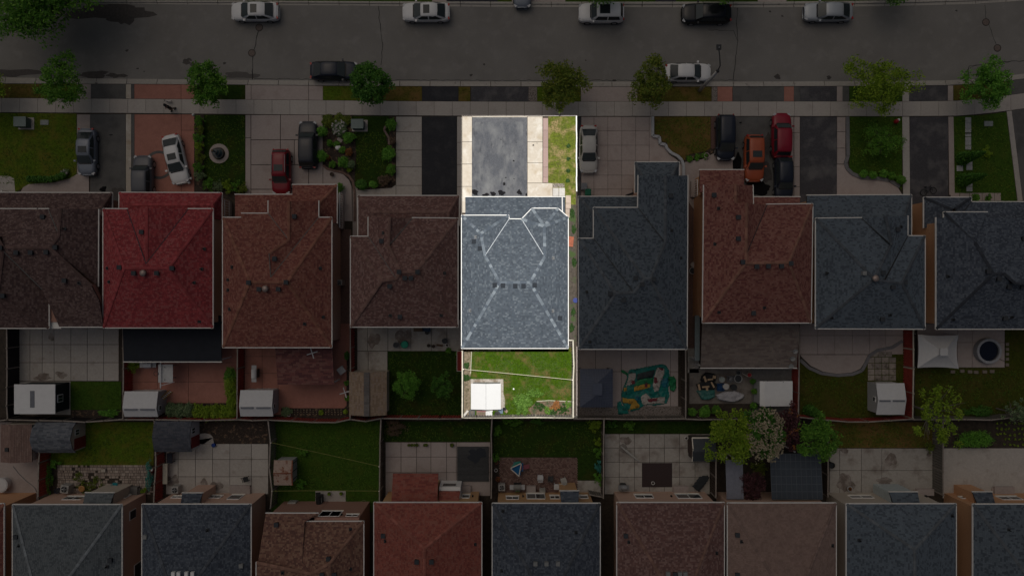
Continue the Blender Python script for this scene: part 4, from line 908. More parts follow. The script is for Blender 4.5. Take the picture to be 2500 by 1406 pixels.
# ------------------------------------------------------------------ fences
def fence(label, pts, bm, cm, h=1.75, sub=2.35, pick=.14, gap=.035):
    P = [W(x,y,h) for x,y in pts]
    c = P[0]; t = thing('fence', label, 'fence', (c.x,c.y,0), group='wooden yard fences')
    pk = G(); rnd = random.Random(len(label))
    for a, b in zip(P, P[1:]):
        d = b-a; n = max(1, round(d.length/sub)); u = d.normalized(); sd = Vector((-u.y,u.x,0))
        for i in range(n):
            p = a+d*i/n; q = a+d*(i+1)/n
            obj('post', G().box(p.x-.055,p.y-.055,0,p.x+.055,p.y+.055,h+.09), cm, t)
            o = obj('cap_rail', G().bar(p+u*.056-Vector((0,0,.02)), q-u*.056-Vector((0,0,.02)), .12, .045), cm, t)
            obj('rail', G().bar(p+u*.056-Vector((0,0,1.35)), q-u*.056-Vector((0,0,1.35)), .04, .09), bm, t)
        s = 0.08; k = 0
        while s < d.length-.08:
            cpt = a+u*(s+pick/2); side = sd*(.045 if k%2 else -.045)
            pk.ob((cpt.x+side.x, cpt.y+side.y, .06+(h-.14)/2), (pick,.02,h-.14-rnd.uniform(0,.03)), math.atan2(u.y,u.x)); s += pick*.62+gap*1.2; k += 1
    p = P[-1]; obj('post', G().box(p.x-.055,p.y-.055,0,p.x+.055,p.y+.055,h+.09), cm, t)
    obj('pickets', pk, bm, t, kind='stuff')
    return t
fence('dark stained fence at the far left behind the upper row', [(16,800),(17,900),(16,990),(18,1023)], FDRK, FCAP)
fence('rear fence crossing the lower left corner', [(-40,1031),(16,1024.5)], FBRN, FCAP)
fence('long rear fence behind the dark walled shed', [(18,1024.5),(93,1026),(152,1027),(207,1030),(252,1027),(299,1023.5)], FDRK, FCAP)
fence('red fence left of the terracotta yards', [(300,800),(301,900),(300,1022)], FREDB, FCAP)
fence('rear fence behind the left white plastic shed', [(302,1024),(376,1024),(434,1025),(494,1026),(578,1024)], FREDB, FCAP)
fence('red fence between the two terracotta yards', [(579.5,850),(579,900),(578.5,1022)], FREDB, FCAP)
fence('red rear fence behind the seedling bed', [(580,1024),(616,1026),(654,1025),(709,1027.5),(762,1030.5),(819,1031),(854,1023.5)], FREDB, FCAP)
fence('red fence left of the stained concrete yard', [(855,800),(855.5,900),(854.5,1021)], FREDB, FCAP)
fence('kinked rear fence behind the tan shed', [(856,1023.5),(893,1028.5),(930,1021)], FREDB, FCAP)
fence('red rear fence behind the dark lawn with two trees', [(931,1021),(1020,1022),(1125,1022)], FREDB, FCAP)
fence('left fence of the floodlit back yard', [(1128.8,852),(1128.8,915),(1128.8,968),(1128.4,1019)], FGRY, FCAPL)
fence('floodlit rear fence with a pale cap', [(1129,1020.5),(1163,1020.5),(1201,1020.5),(1252,1020),(1308,1018.8),(1354,1020),(1399,1020.5)], FGRY, FCAPL)
fence('right fence of the floodlit back yard', [(1399,831),(1400,865),(1401,893),(1399.5,927),(1399.5,977),(1399.3,1018)], FGRY, FCAPL)
fence('short gate fence beside the floodlit house', [(1387.5,830.5),(1397,830.5)], FGRY, FCAPL)
fence('grey rear fence behind the bounce castle yard', [(1402,1022),(1475,1022),(1528,1023),(1580,1023),(1672,1022)], FGRY, FCAP)
fence('brown fence right of the bounce castle', [(1674,850),(1674.5,930),(1674,1020)], FBRN, FCAP)
fence('rear fence behind the junk yard shrubs', [(1676,1022.5),(1712,1024),(1800,1023),(1880,1022),(1946,1022)], FBRN, FCAP)
fence('dark red fence right of the right flat white shed', [(1951,800),(1951,900),(1949,1020)], FREDB, FCAP)
fence('red rear fence behind the olive lawn', [(1952,1018),(2010,1024),(2070,1029.5),(2120,1029.5),(2175,1026),(2226,1023)], FREDB, FCAP)
fence('red fence with a pale double cap beside the right white shed', [(2230,806),(2230.5,900),(2228.5,1021)], FREDB, FCAPL)
fence('rear fence behind the far right lawn', [(2231,1024),(2300,1024),(2360,1023.5),(2420,1025),(2470,1019),(2550,1016)], FGRY, FCAP)
fence('short side fence at the lower left shed', [(96,1104),(94,1130),(93,1172),(92.5,1214)], FREDB, FCAP)
fence('red fence between the stone patio and the grey yard', [(377,1028),(376,1075),(380,1110),(380,1140),(377,1180),(375,1228)], FREDB, FCAP)
fence('brown kinked fence left of the rusty shed', [(654,1026),(660,1078),(657,1140),(664,1198),(660,1240)], FGRY, FCAP)
fence('brown fence right of the rusty shed lawn', [(930,1024),(927.5,1080),(927,1140),(926.5,1198),(926,1232)], FBRN, FCAP)
fence('brown fence left of the brick patio', [(1201,1024),(1199,1062),(1200,1110),(1200,1165),(1199,1215)], FBRN, FCAP)
fence('brown fence right of the brick patio', [(1474.5,1024),(1474,1062),(1473.5,1110),(1473.5,1165),(1473,1215)], FBRN, FCAP)
fence('brown fence right of the carpet yard', [(1748,1100),(1748,1165),(1748,1214)], FBRN, FCAP)
fence('dark fence right of the polycarbonate canopy', [(2022.5,1028),(2022,1100),(2022,1160),(2021.5,1212)], FBRN, FCAP)
fence('pale grey fence between the two lower right yards', [(2302,1028),(2303,1080),(2303,1150),(2303,1208)], FGRY, FCAP)
fence('side gate of the lower row by the brick patio', [(1440,1207),(1470,1213)], FGRY, FCAP, h=1.5)

# ------------------------------------------------------------------ sheds and canopies
def gable_shed(label, x0, y0, x1, y1, ze, zr, axis, roofm, wallm, name='shed', strip=None, over=.12, door=None, win=None, shing=False, ridge_at=.5, doorm=None):
    a = W(x0,y1,ze); b = W(x1,y0,ze)      # a = lower left, b = upper right in world
    t = thing(name, label, 'shed', ((a.x+b.x)/2,(a.y+b.y)/2,0), group=None)
    obj('wall', G().prism([(a.x+over,a.y+over),(b.x-over,a.y+over),(b.x-over,b.y-over),(a.x+over,b.y-over)], .03, ze-.03), wallm, t)
    if axis == 'x':
        ym = a.y+(b.y-a.y)*ridge_at
        sides = [[(a.x,a.y,ze),(b.x,a.y,ze),(b.x,ym,zr),(a.x,ym,zr)], [(b.x,b.y,ze),(a.x,b.y,ze),(a.x,ym,zr),(b.x,ym,zr)]]
        tri = [[(a.x+over,a.y+over,ze-.03),(a.x+over,b.y-over,ze-.03),(a.x+over,ym,zr-.06)], [(b.x-over,a.y+over,ze-.03),(b.x-over,b.y-over,ze-.03),(b.x-over,ym,zr-.06)]]
        rl = [(a.x,ym,zr),(b.x,ym,zr)]
    else:
        xm = a.x+(b.x-a.x)*ridge_at
        sides = [[(a.x,b.y,ze),(a.x,a.y,ze),(xm,a.y,zr),(xm,b.y,zr)], [(b.x,a.y,ze),(b.x,b.y,ze),(xm,b.y,zr),(xm,a.y,zr)]]
        tri = [[(a.x+over,a.y+over,ze-.03),(b.x-over,a.y+over,ze-.03),(xm,a.y+over,zr-.06)], [(a.x+over,b.y-over,ze-.03),(b.x-over,b.y-over,ze-.03),(xm,b.y-over,zr-.06)]]
        rl = [(xm,a.y,zr),(xm,b.y,zr)]
    for q in sides:
        ps = [Vector(p) for p in q]; lo = [p-Vector((0,0,.06)) for p in ps]
        r = obj('roof_panel', G().add(ps+lo, [(0,1,2,3),(7,6,5,4)]+[(i,4+i,4+(i+1)%4,(i+1)%4) for i in range(4)]), roofm if not shing else M('roof_deck',(.05,.045,.042)), t)
        if shing:
            pp, nn = facet_plane(ps); s = G(); shingle_facet(s, pp, nn, .3, .17, random.Random(4)); obj('shingles', s, roofm, r, kind='stuff')
    for q in tri: obj('gable', G().add(q, [(0,1,2)]), wallm, t)
    if strip: obj('ridge_strip', G().bar(Vector(rl[0])+Vector((0,0,.03)), Vector(rl[1])+Vector((0,0,.03)), strip[0], .05), strip[1], t)
    return t, a, b
PLW = M('white_plastic_roof',(.68,.68,.67),rough=.5,var=.04,scale=2); PLW2 = M('grey_white_plastic',(.56,.56,.56),rough=.5,var=.05); PLG = M('pale_plastic_wall',(.38,.38,.38),rough=.6,var=.06); SKYL = M('skylight_plastic',(.15,.16,.18),rough=.3)
# flat white roofed shed with dark walls
a, b = W(35,1010,2.35), W(135,938,2.35)
t = thing('shed', 'flat white roofed shed with dark walls at the far left', 'shed', ((a.x+b.x)/2,(a.y+b.y)/2,0))
DW = M('dark_siding',(.022,.026,.028),var=.25,scale=5)
obj('wall', G().box(a.x+.1,a.y+.1,.03,b.x-.1,b.y-.1,2.28), DW, t); obj('roof', G().box(a.x,a.y,2.28,b.x,b.y,2.38), PLW, t)
p = W(79,974,2.38); obj('skylight', G().box(p.x-.2,p.y-.8,2.38,p.x+.2,p.y+.8,2.42), SKYL, t)
w = obj('window', G().box(b.x-.1, a.y+1.0, 1.15, b.x-.03, a.y+1.75, 1.95), WHITE, t)
for q in ((a.y+1.07,a.y+1.36),(a.y+1.39,a.y+1.68)): obj('pane', G().box(b.x-.06, q[0], 1.22, b.x-.02, q[1], 1.88), GLASS, w)
def plastic_shed(label, x0,y0,x1,y1, ridge, ze=1.95, zr=2.3, roofm=None, left=False):
    t, a, b = gable_shed(label, x0,y0,x1,y1, ze, zr, 'x', roofm or PLW2, PLG, ridge_at=ridge)
    ym = a.y+(b.y-a.y)*ridge; k = (zr-ze)/(b.y-ym)
    for f0, f1 in ((.05,.44),(.52,.95)):
        xx0, xx1 = a.x+(b.x-a.x)*f0, a.x+(b.x-a.x)*f1
        obj('skylight', G().bar((xx0,ym-.14,zr-.02), (xx1,ym-.14,zr-.02), .16, .05), SKYL, t)
    xw, sg = (a.x+.12, -1) if left else (b.x-.12, 1)
    w = obj('window', G().box(xw, ym-.35, 1.2, xw+sg*.05, ym+.15, 1.65), WHITE, t)
    obj('pane', G().box(xw+sg*.03, ym-.29, 1.26, xw+sg*.06, ym+.09, 1.59), GLASS, w)
    for s in (.3,.62):
        obj('door', G().box(a.x+(b.x-a.x)*s, b.y-.12, .08, a.x+(b.x-a.x)*(s+.3), b.y-.09, 1.8), PLW2, t)
    return t
plastic_shed('grey white plastic shed beside the basketball backboard', 304,955,386,1017, .36)
plastic_shed('grey white plastic shed behind the grill yard', 587,952,667,1016, .40)
t = plastic_shed('grey white plastic shed at the olive lawn', 2139,935,2208,1012, .50, left=True)
# its left wall shows because it faces the photo centre
t, a, b = gable_shed('plain white flat shed behind the junk yard', 1855,930,1935,991, 1.95, 2.15, 'y', PLW, PLG, ridge_at=.12)
for f in (.22,.62): obj('door_bracket', G().bar((a.x+(b.x-a.x)*f,b.y+.02,1.9),(a.x+(b.x-a.x)*(f+.1),b.y-.1,2.02),.06,.04), DARKM, t)
t, a, b = gable_shed('tan shingled shed with a grey ridge beside the dark lawn', 853,907,944,1013, 2.15, 2.75, 'y', shingle('shingle_tan',[(.20,.145,.10),(.22,.165,.12),(.175,.125,.088),(.21,.16,.125)]), BRK_G, shing=True)
rc = G(); ym = a.y
rd2 = random.Random(2); y = a.y
while y < b.y-.1: rc.ob(((a.x+b.x)/2, y+.14, 2.80), (.52,.26,.05)); y += .28
obj('ridge_caps', rc, M('ridge_grey_tan',(.135,.12,.115),island=[(0,(.11,.10,.095)),(1,(.165,.15,.14))]), t, kind='stuff')
t, a, b = gable_shed('white roofed square shed in the brighter back yard', 1150,936,1223,999, 2.0, 2.22, 'y', M('bright_white_roof',(.47,.47,.468),rough=.5,var=.02), PLG)
obj('ridge_strip', G().bar(((a.x+b.x)/2,a.y,2.235),((a.x+b.x)/2,b.y,2.235),.10,.02), M('ridge_seam',(.40,.40,.40)), t)
# barn shaped sheds in the lower left
def barn(label, x0,y0,x1,y1, roofm, ze, zm, zr, endm, doorm, right=True):
    a = W(x0,y1,ze); b = W(x1,y0,ze)
    t = thing('shed', label, 'shed', ((a.x+b.x)/2,(a.y+b.y)/2,0))
    w = b.y-a.y; ys = [a.y, a.y+w*.16, (a.y+b.y)/2, b.y-w*.16, b.y]; zs = [ze, zm, zr, zm, ze]
    obj('wall', G().box(a.x+.1,a.y+.12,.03,b.x-.1,b.y-.12,ze-.02), endm, t)
    for i in range(4):
        ps = [Vector((a.x,ys[i],zs[i])),Vector((b.x,ys[i],zs[i])),Vector((b.x,ys[i+1],zs[i+1])),Vector((a.x,ys[i+1],zs[i+1]))]
        lo = [p-Vector((0,0,.06)) for p in ps]
        r = obj('roof_panel', G().add(ps+lo, [(0,1,2,3),(7,6,5,4)]+[(k,4+k,4+(k+1)%4,(k+1)%4) for k in range(4)]), M('roof_deck',(.05,.045,.042)), t)
        pp, nn = facet_plane(ps); s = G(); shingle_facet(s, pp, nn, .32, .15, random.Random(i)); obj('shingles', s, roofm, r, kind='stuff')
    for x in (a.x+.1, b.x-.1):
        obj('gable', G().add([(x,ys[0]+.12,ze-.02),(x,ys[1],zm-.06),(x,ys[2],zr-.06),(x,ys[3],zm-.06),(x,ys[4]-.12,ze-.02)], [(0,1,2,3,4)]), endm, t)
    x = b.x-.1
    obj('door', G().box(x, a.y+.25, .1, x+.04, a.y+w*.46, 1.85), doorm, t)
    wn_ = obj('window', G().box(x, a.y+w*.56, 1.1, x+.04, a.y+w*.76, 1.75), WHITE, t)
    for q in (.575,.67): obj('pane', G().box(x+.03, a.y+w*q, 1.16, x+.05, a.y+w*(q+.075), 1.69), GLASS, wn_)
    return t
SHG = shingle('shingle_shed_grey',[(.085,.092,.105),(.10,.107,.12),(.066,.072,.083),(.115,.122,.133)])
SHG2 = shingle('shingle_shed_slate',[(.052,.056,.068),(.06,.064,.076),(.046,.05,.06),(.068,.07,.08)])
RDOOR = M('red_door',(.19,.025,.022),var=.12)
barn('barn shaped grey shed with a red door on the weedy lawn', 88,1031,186,1104, SHG, 1.7, 2.25, 2.6, BRK_G, RDOOR)
barn('slate roofed shed with a red door beside the mulch bed', 378,1028,469,1102, SHG2, 1.85, 2.1, 2.35, PLW2, RDOOR)
# flat brown roof at the corner
a, b = W(2,1128,2.2), W(78,1035,2.2)
t = thing('shed', 'low brown shingled shed roof at the lower left corner', 'shed', ((a.x+b.x)/2,(a.y+b.y)/2,0)); obj('wall', G().box(a.x+.1,a.y+.1,.03,b.x-.1,b.y-.1,2.1), BRK_G, t)
for q in ([(a.x,a.y,2.2),(a.x+(b.x-a.x)*.4,a.y,2.5),(a.x+(b.x-a.x)*.4,b.y,2.5),(a.x,b.y,2.2)], [(a.x+(b.x-a.x)*.4,a.y,2.5),(b.x,a.y,2.2),(b.x,b.y,2.2),(a.x+(b.x-a.x)*.4,b.y,2.5)]):
    ps = [Vector(v) for v in q]; r = obj('roof_panel', G().add(ps+[p-Vector((0,0,.06)) for p in ps], [(0,1,2,3),(7,6,5,4)]+[(k,4+k,4+(k+1)%4,(k+1)%4) for k in range(4)]), M('roof_deck',(.05,.045,.042)), t)
    pp, nn = facet_plane(ps); s = G(); shingle_facet(s, pp, nn, .32, .15, random.Random(8)); obj('shingles', s, shingle('shingle_shed_brown',[(.16,.105,.088),(.145,.095,.08),(.175,.12,.10),(.15,.10,.085)]), r, kind='stuff')
obj('roof_vent', G().ob(W(18,1097,2.45),(.32,.36,.3)), DARKM, t)
# rusty metal shed
RUST = M('rusty_metal',(.36,.27,.22),var=.15,scale=5,c2=(.20,.075,.04),s2=2.2,lo2=.53,hi2=.62)
t, a, b = gable_shed('rusty roofed metal shed on the plain green lawn', 669,1123,714,1184, 1.9, 2.1, 'x', RUST, PLG, name='shed')
for f in (.18,.5,.82):
    obj('door_rail', G().bar((b.x-.09, a.y+(b.y-a.y)*f, .1), (b.x-.09, a.y+(b.y-a.y)*f, 1.8), .05, .05), DARKM, t)
RE = M('rust_edge',(.19,.065,.035),var=.3,scale=6)
obj('roof_trim', G().bar((b.x,a.y,1.92),(b.x,(a.y+b.y)/2,2.12),.12,.05), RE, t); obj('roof_trim', G().bar((b.x,(a.y+b.y)/2,2.12),(b.x,b.y,1.92),.12,.05), RE, t); obj('ridge_strip', G().bar((a.x,(a.y+b.y)/2,2.13),(b.x,(a.y+b.y)/2,2.13),.09,.04), RE, t)
# dark plastic shed
t, a, b = gable_shed('dark grey plastic shed under the yellow green tree', 1689,1068,1746,1126, 1.9, 2.3, 'x', M('dark_shed_roof',(.045,.052,.06),rough=.6,var=.12), M('dark_shed_wall',(.06,.05,.045),var=.15), ridge_at=.44)
obj('trim', G().bar((a.x+.02,b.y,1.93),(a.x+.02,b.y-1.0,2.28),.09,.06), CREAM, t); obj('trim', G().bar((a.x,b.y,1.96),(b.x-.6,b.y,1.96),.14,.06), CREAM, t); obj('trim', G().bar((a.x+.02,a.y,1.93),(a.x+.02,a.y+1.25,2.28),.07,.06), CREAM, t)
obj('door', G().box(a.x+.06, a.y+.5, .1, a.x+.12, b.y-.5, 1.75), M('brown_door',(.07,.045,.038)), t)

# roofed terraces and canopies
def canopy(name, label, cat, x0,y0,x1,y1, z0, z1, mat, posts=True, postm=None, thick=.08, gut=None, ybk=None, shing=False):
    """sheet roof from the house side (y0, height z1) to the free side (y1, height z0)"""
    a = W(x0,y1,z0); b = W(x1,y1,z0); yt = W(0,y0,z1).y
    t = thing(name, label, cat, ((a.x+b.x)/2, a.y, 0))
    ps = [Vector((a.x,a.y,z0)),Vector((b.x,a.y,z0)),Vector((b.x,yt,z1)),Vector((a.x,yt,z1))]
    r = obj('roof_sheet', G().add(ps+[p-Vector((0,0,thick)) for p in ps], [(0,1,2,3),(7,6,5,4)]+[(k,4+k,4+(k+1)%4,(k+1)%4) for k in range(4)]), mat if not shing else M('roof_deck',(.05,.045,.042)), t)
    if shing: pp, nn = facet_plane(ps); s = G(); shingle_facet(s, pp, nn, .42, .17, random.Random(14)); obj('shingles', s, mat, r, kind='stuff')
    for x in (a.x+.12, (a.x+b.x)/2, b.x-.12):
        obj('post', G().box(x-.06,a.y+.1,.03,x+.06,a.y+.22,z0-thick), postm or WHITE, t)
    if gut: obj('gutter', G().box(a.x-.03,a.y-.1,z0-.1,b.x+.03,a.y-.004,z0+.02), gut, t)
    return t, a, b, yt
NAVYR = M('navy_membrane',(.016,.019,.026),var=.15,scale=2,rough=.8)
canopy('terrace_roof', 'flat navy terrace roof behind the red house', 'roof', 302,770,541,882, 2.7, 2.95, NAVYR, gut=GUTW)
canopy('terrace_roof', 'rust shingled terrace roof behind the rust brown house', 'roof', 678,800,816,938, 2.6, 3.6, shingle('shingle_terrace',[(.115,.048,.046),(.14,.058,.052),(.095,.04,.04),(.16,.08,.068)]), shing=True)
canopy('terrace_roof', 'grey brown shingled terrace roof behind the rust house', 'roof', 1710,760,1945,897, 2.6, 3.4, shingle('shingle_greybrown',[(.115,.094,.083),(.13,.108,.095),(.10,.08,.072),(.12,.10,.09)]), shing=True, gut=GUTW)
t, a, b, yt = canopy('side_canopy', 'narrow bluish sheet canopy in the passage by the rust house', 'canopy', 1696,770,1708,880, 2.3, 2.4, M('bluish_sheet',(.13,.16,.165),rough=.4))
# metal gazebo
a, b = W(1416,994,2.3), W(1496,900,2.3)
t = thing('gazebo', 'blue grey metal hip roofed gazebo beside the bounce castle', 'gazebo', ((a.x+b.x)/2,(a.y+b.y)/2,0)); GZ = M('gazebo_metal',(.075,.088,.125),rough=.5,var=.08)
m0 = Vector(((a.x+b.x)/2, a.y+1.3, 2.95)); m1 = Vector(((a.x+b.x)/2, b.y-1.3, 2.95)); cs = [Vector((a.x,a.y,2.3)),Vector((b.x,a.y,2.3)),Vector((b.x,b.y,2.3)),Vector((a.x,b.y,2.3))]
for q in ([cs[0],cs[1],m0],[cs[1],cs[2],m1,m0],[cs[2],cs[3],m1],[cs[3],cs[0],m0,m1]):
    n = len(q); obj('roof_panel', G().add(q+[p-Vector((0,0,.05)) for p in q], [tuple(range(n)), tuple(range(2*n-1,n-1,-1))]+[(k,n+k,n+(k+1)%n,(k+1)%n) for k in range(n)]), GZ, t)
GZ2 = M('gazebo_seam',(.095,.11,.15),rough=.5)
seam = G()
for i in range(1,15):
    y = a.y+(b.y-a.y)*i/15; f = min(1, min(y-a.y, b.y-y)/1.3)
    for sx, xe in ((a.x,1),(b.x,-1)): seam.bar((sx,y,2.325),(sx+xe*(m0.x-a.x)*f*.98,y,2.325+.64*f),.035,.03)
obj('seams', seam, GZ2, t, kind='stuff')
seam2 = G()
for i in range(1,13):
    x = a.x+(b.x-a.x)*i/13; f = min(1, min(x-a.x, b.x-x)/(m0.x-a.x))
    for sy, ye in ((a.y,1),(b.y,-1)): seam2.bar((x,sy,2.325),(x,sy+ye*1.3*f*.98,2.325+.64*f),.035,.03)
obj('seams', seam2, GZ2, t, kind='stuff')
vt = obj('top_vent', G().ob((m0.x,(a.y+b.y)/2,3.0),(.95,(m1.y-m0.y)*1.05,.08)), GZ, t)
for x in (a.x+.2,b.x-.2):
    for y in (a.y+.2,b.y-.2): obj('post', G().box(x-.06,y-.06,.05,x+.06,y+.06,2.32), DARKM, t)
# white fabric canopy
zc = 2.1; cs = [W(2240,898,zc),W(2341,900,zc),W(2340,818,zc),W(2241,816,zc)]; t = thing('gazebo', 'white fabric pop up canopy beside the hot tub', 'canopy', ((cs[0].x+cs[1].x)/2,(cs[0].y+cs[2].y)/2,0))
pk_ = W(2305,859,3.0); FAB = M('white_fabric',(.50,.50,.50),rough=.9,var=.05); g = G(); n = 8
for i in range(4):
    A_, B_ = cs[i], cs[(i+1)%4]; mid = (cs[0]+cs[2])/2; rows = []
    for r_ in range(n+1):
        f = r_/n; row = []
        for k in range(n+1):
            u = k/n; e = A_.lerp(B_, u); sag = 4*u*(1-u); e = e + (mid-e)*Vector((1,1,0)).length*0 + (Vector((mid.x,mid.y,e.z))-e)*.07*sag
            p = e.lerp(Vector((pk_.x,pk_.y,e.z)), f); p.z = zc + .9*(f**1.35) - .1*sag*(1-f)
            row.append(p)
        rows.append(row)
    o0 = len(g.v); g.add([p for row in rows for p in row], [(r_*(n+1)+k, r_*(n+1)+k+1, (r_+1)*(n+1)+k+1, (r_+1)*(n+1)+k) for r_ in range(n) for k in range(n)])
obj('fabric_roof', g, FAB, t, smooth=True); obj('vent_cap', G().ob((pk_.x,pk_.y,2.98),(.75,.75,.05)), FAB, t)
for c_ in cs: obj('leg', G().tube((c_.x*.995,c_.y*.995,.05),(c_.x*.995,c_.y*.995,zc),.03), GREYM, t)
# polycarbonate roofs lower right
t, a, b, yt = canopy('canopy_roof', 'large bluish polycarbonate canopy behind the taupe house', 'canopy', 1880,1218,2003,1107, 2.55, 3.0, M('polycarbonate_blue',(.052,.064,.08),rough=.35,var=.12,scale=1.5), postm=WHITE)
GR = M('glazing_bar',(.11,.125,.14),rough=.5)
for i in range(0,11): x = a.x+(b.x-a.x)*i/10; obj('glazing_bar', G().bar((x,a.y,2.57),(x,yt,3.02),.035,.035), GR, t)
for i in range(0,7): f = i/6; obj('glazing_bar', G().bar((a.x,a.y+(yt-a.y)*f,2.575+.45*f),(b.x,a.y+(yt-a.y)*f,2.575+.45*f),.04,.03), GR, t)
t, a, b, yt = canopy('canopy_roof', 'narrow pale corrugated canopy beside the purple maple', 'canopy', 1772,1218,1812,1122, 2.5, 2.8, M('corrugated_pale',(.19,.20,.245),rough=.4,var=.1))
for i in range(0,14): x = a.x+(b.x-a.x)*i/13; obj('corrugation', G().bar((x,a.y,2.52),(x,yt,2.82),.05,.05), M('corrugated_ridge',(.23,.24,.285),rough=.4), t)
# dark deck
a, b = W(1116,1175,.25), W(1193,1090,.25); t = thing('deck', 'dark grey plank deck with a wet patch', 'deck', ((a.x+b.x)/2,(a.y+b.y)/2,0)); n = 22; DK = M('dark_deck_plank',(.055,.056,.057),var=.15,scale=5,objvar=.12)
for i in range(n): y0 = a.y+(b.y-a.y)*i/n; obj('plank', G().box(a.x,y0+.008,.06,b.x,y0+(b.y-a.y)/n-.008,.25), DK, t)
stain(t, 1164, 1110, 22, 17, .254, M('wet_deck',(.018,.021,.027),rough=.4), 31, .35)
# outdoor carpet
one('outdoor_carpet', G().box(-1.5,-1.2,0,1.5,1.2,.02), M('brown_carpet',(.045,.03,.03),var=.2,scale=8), 'dark brown outdoor carpet on the stained slabs', 'carpet', W(1604,1159,.104))
# ------------------------------------------------------------------ trees and shrubs
LV = {
 'mid': leafmat('leaf_mid', (.030,.085,.010), (.052,.125,.014), (.085,.165,.020)),
 'deep': leafmat('leaf_deep', (.020,.062,.010), (.034,.092,.013), (.055,.125,.018)),
 'yel': leafmat('leaf_yellowgreen', (.060,.105,.008), (.10,.155,.012), (.145,.19,.018)),
 'olive': leafmat('leaf_olive', (.042,.07,.010), (.072,.098,.013), (.11,.12,.018)),
 'bright': leafmat('leaf_bright', (.035,.10,.012), (.06,.15,.018), (.09,.19,.025)),
 'lit': leafmat('leaf_lit', (.05,.12,.012), (.10,.20,.025), (.18,.30,.06), k=1.0),
 'litd': leafmat('leaf_lit_dark', (.016,.05,.008), (.028,.075,.012), (.05,.11,.016), k=.9),
 'grey': leafmat('leaf_greygreen', (.045,.075,.035), (.075,.11,.05), (.12,.15,.08)),
 'purple': leafmat('leaf_purple', (.024,.011,.013), (.045,.018,.021), (.07,.027,.03)),
 'cream': leafmat('blossom_cream', (.22,.19,.125), (.32,.27,.18), (.40,.35,.25), k=1.3),
 'rust': leafmat('leaf_rust', (.07,.03,.012), (.12,.05,.016), (.16,.075,.02)),
 'white': leafmat('blossom_white', (.42,.40,.38), (.52,.50,.47), (.60,.57,.55), k=1.1),
 'brown': leafmat('leaf_brown', (.045,.032,.022), (.075,.052,.033), (.11,.075,.05)),
 'teal': leafmat('leaf_teal', (.02,.09,.075), (.03,.13,.11), (.04,.17,.14)),
}
BARK = M('bark', (.075,.06,.05), var=.3, scale=9, bump=.6); BARKG = M('bark_pale', (.16,.145,.13), var=.25, scale=9)
def leaves(g, c, rx, ry, rz, n, size, rnd, up=.5):
    for _ in range(n):
        u = Vector((rnd.gauss(0,1), rnd.gauss(0,1), rnd.gauss(0,1)))
        u = u.normalized()*(rnd.random()**.45)
        p = Vector((c[0]+u.x*rx, c[1]+u.y*ry, c[2]+u.z*rz))
        nn = Vector((rnd.gauss(0,.7), rnd.gauss(0,.7), up+rnd.random())).normalized()
        t = nn.cross(Vector((rnd.gauss(0,1), rnd.gauss(0,1), rnd.gauss(0,1))))
        if t.length < .05: continue
        t.normalize(); b = nn.cross(t); s = size*rnd.uniform(.6,1.35); w = s*.42
        g.add([p-t*s*.5, p+b*w*.5, p+t*s*.5, p-b*w*.5], [(0,1,2,3)])
def crown(c, rx, ry, rz, clumps, per, size, rnd, fill=.55, csize=.34, jag=.3):
    g = G()
    for k in range(clumps):
        a = rnd.uniform(0, 2*math.pi); rr = math.sqrt(rnd.random())
        rr *= 1 + jag*math.sin(3*a+clumps)*.5 + jag*math.sin(5*a+1.7)*.4 + rnd.uniform(-jag,jag)*.4
        zz = math.sqrt(max(0, 1-min(rr,1)**2))
        h = rnd.uniform(-fill, 1)*zz
        cc = (c[0]+rx*rr*math.cos(a), c[1]+ry*rr*math.sin(a), c[2]+rz*h)
        s = csize*rnd.uniform(.65,1.3)
        leaves(g, cc, s*rx*.9, s*ry*.9, s*rz*.6, per, size, rnd)
    return g
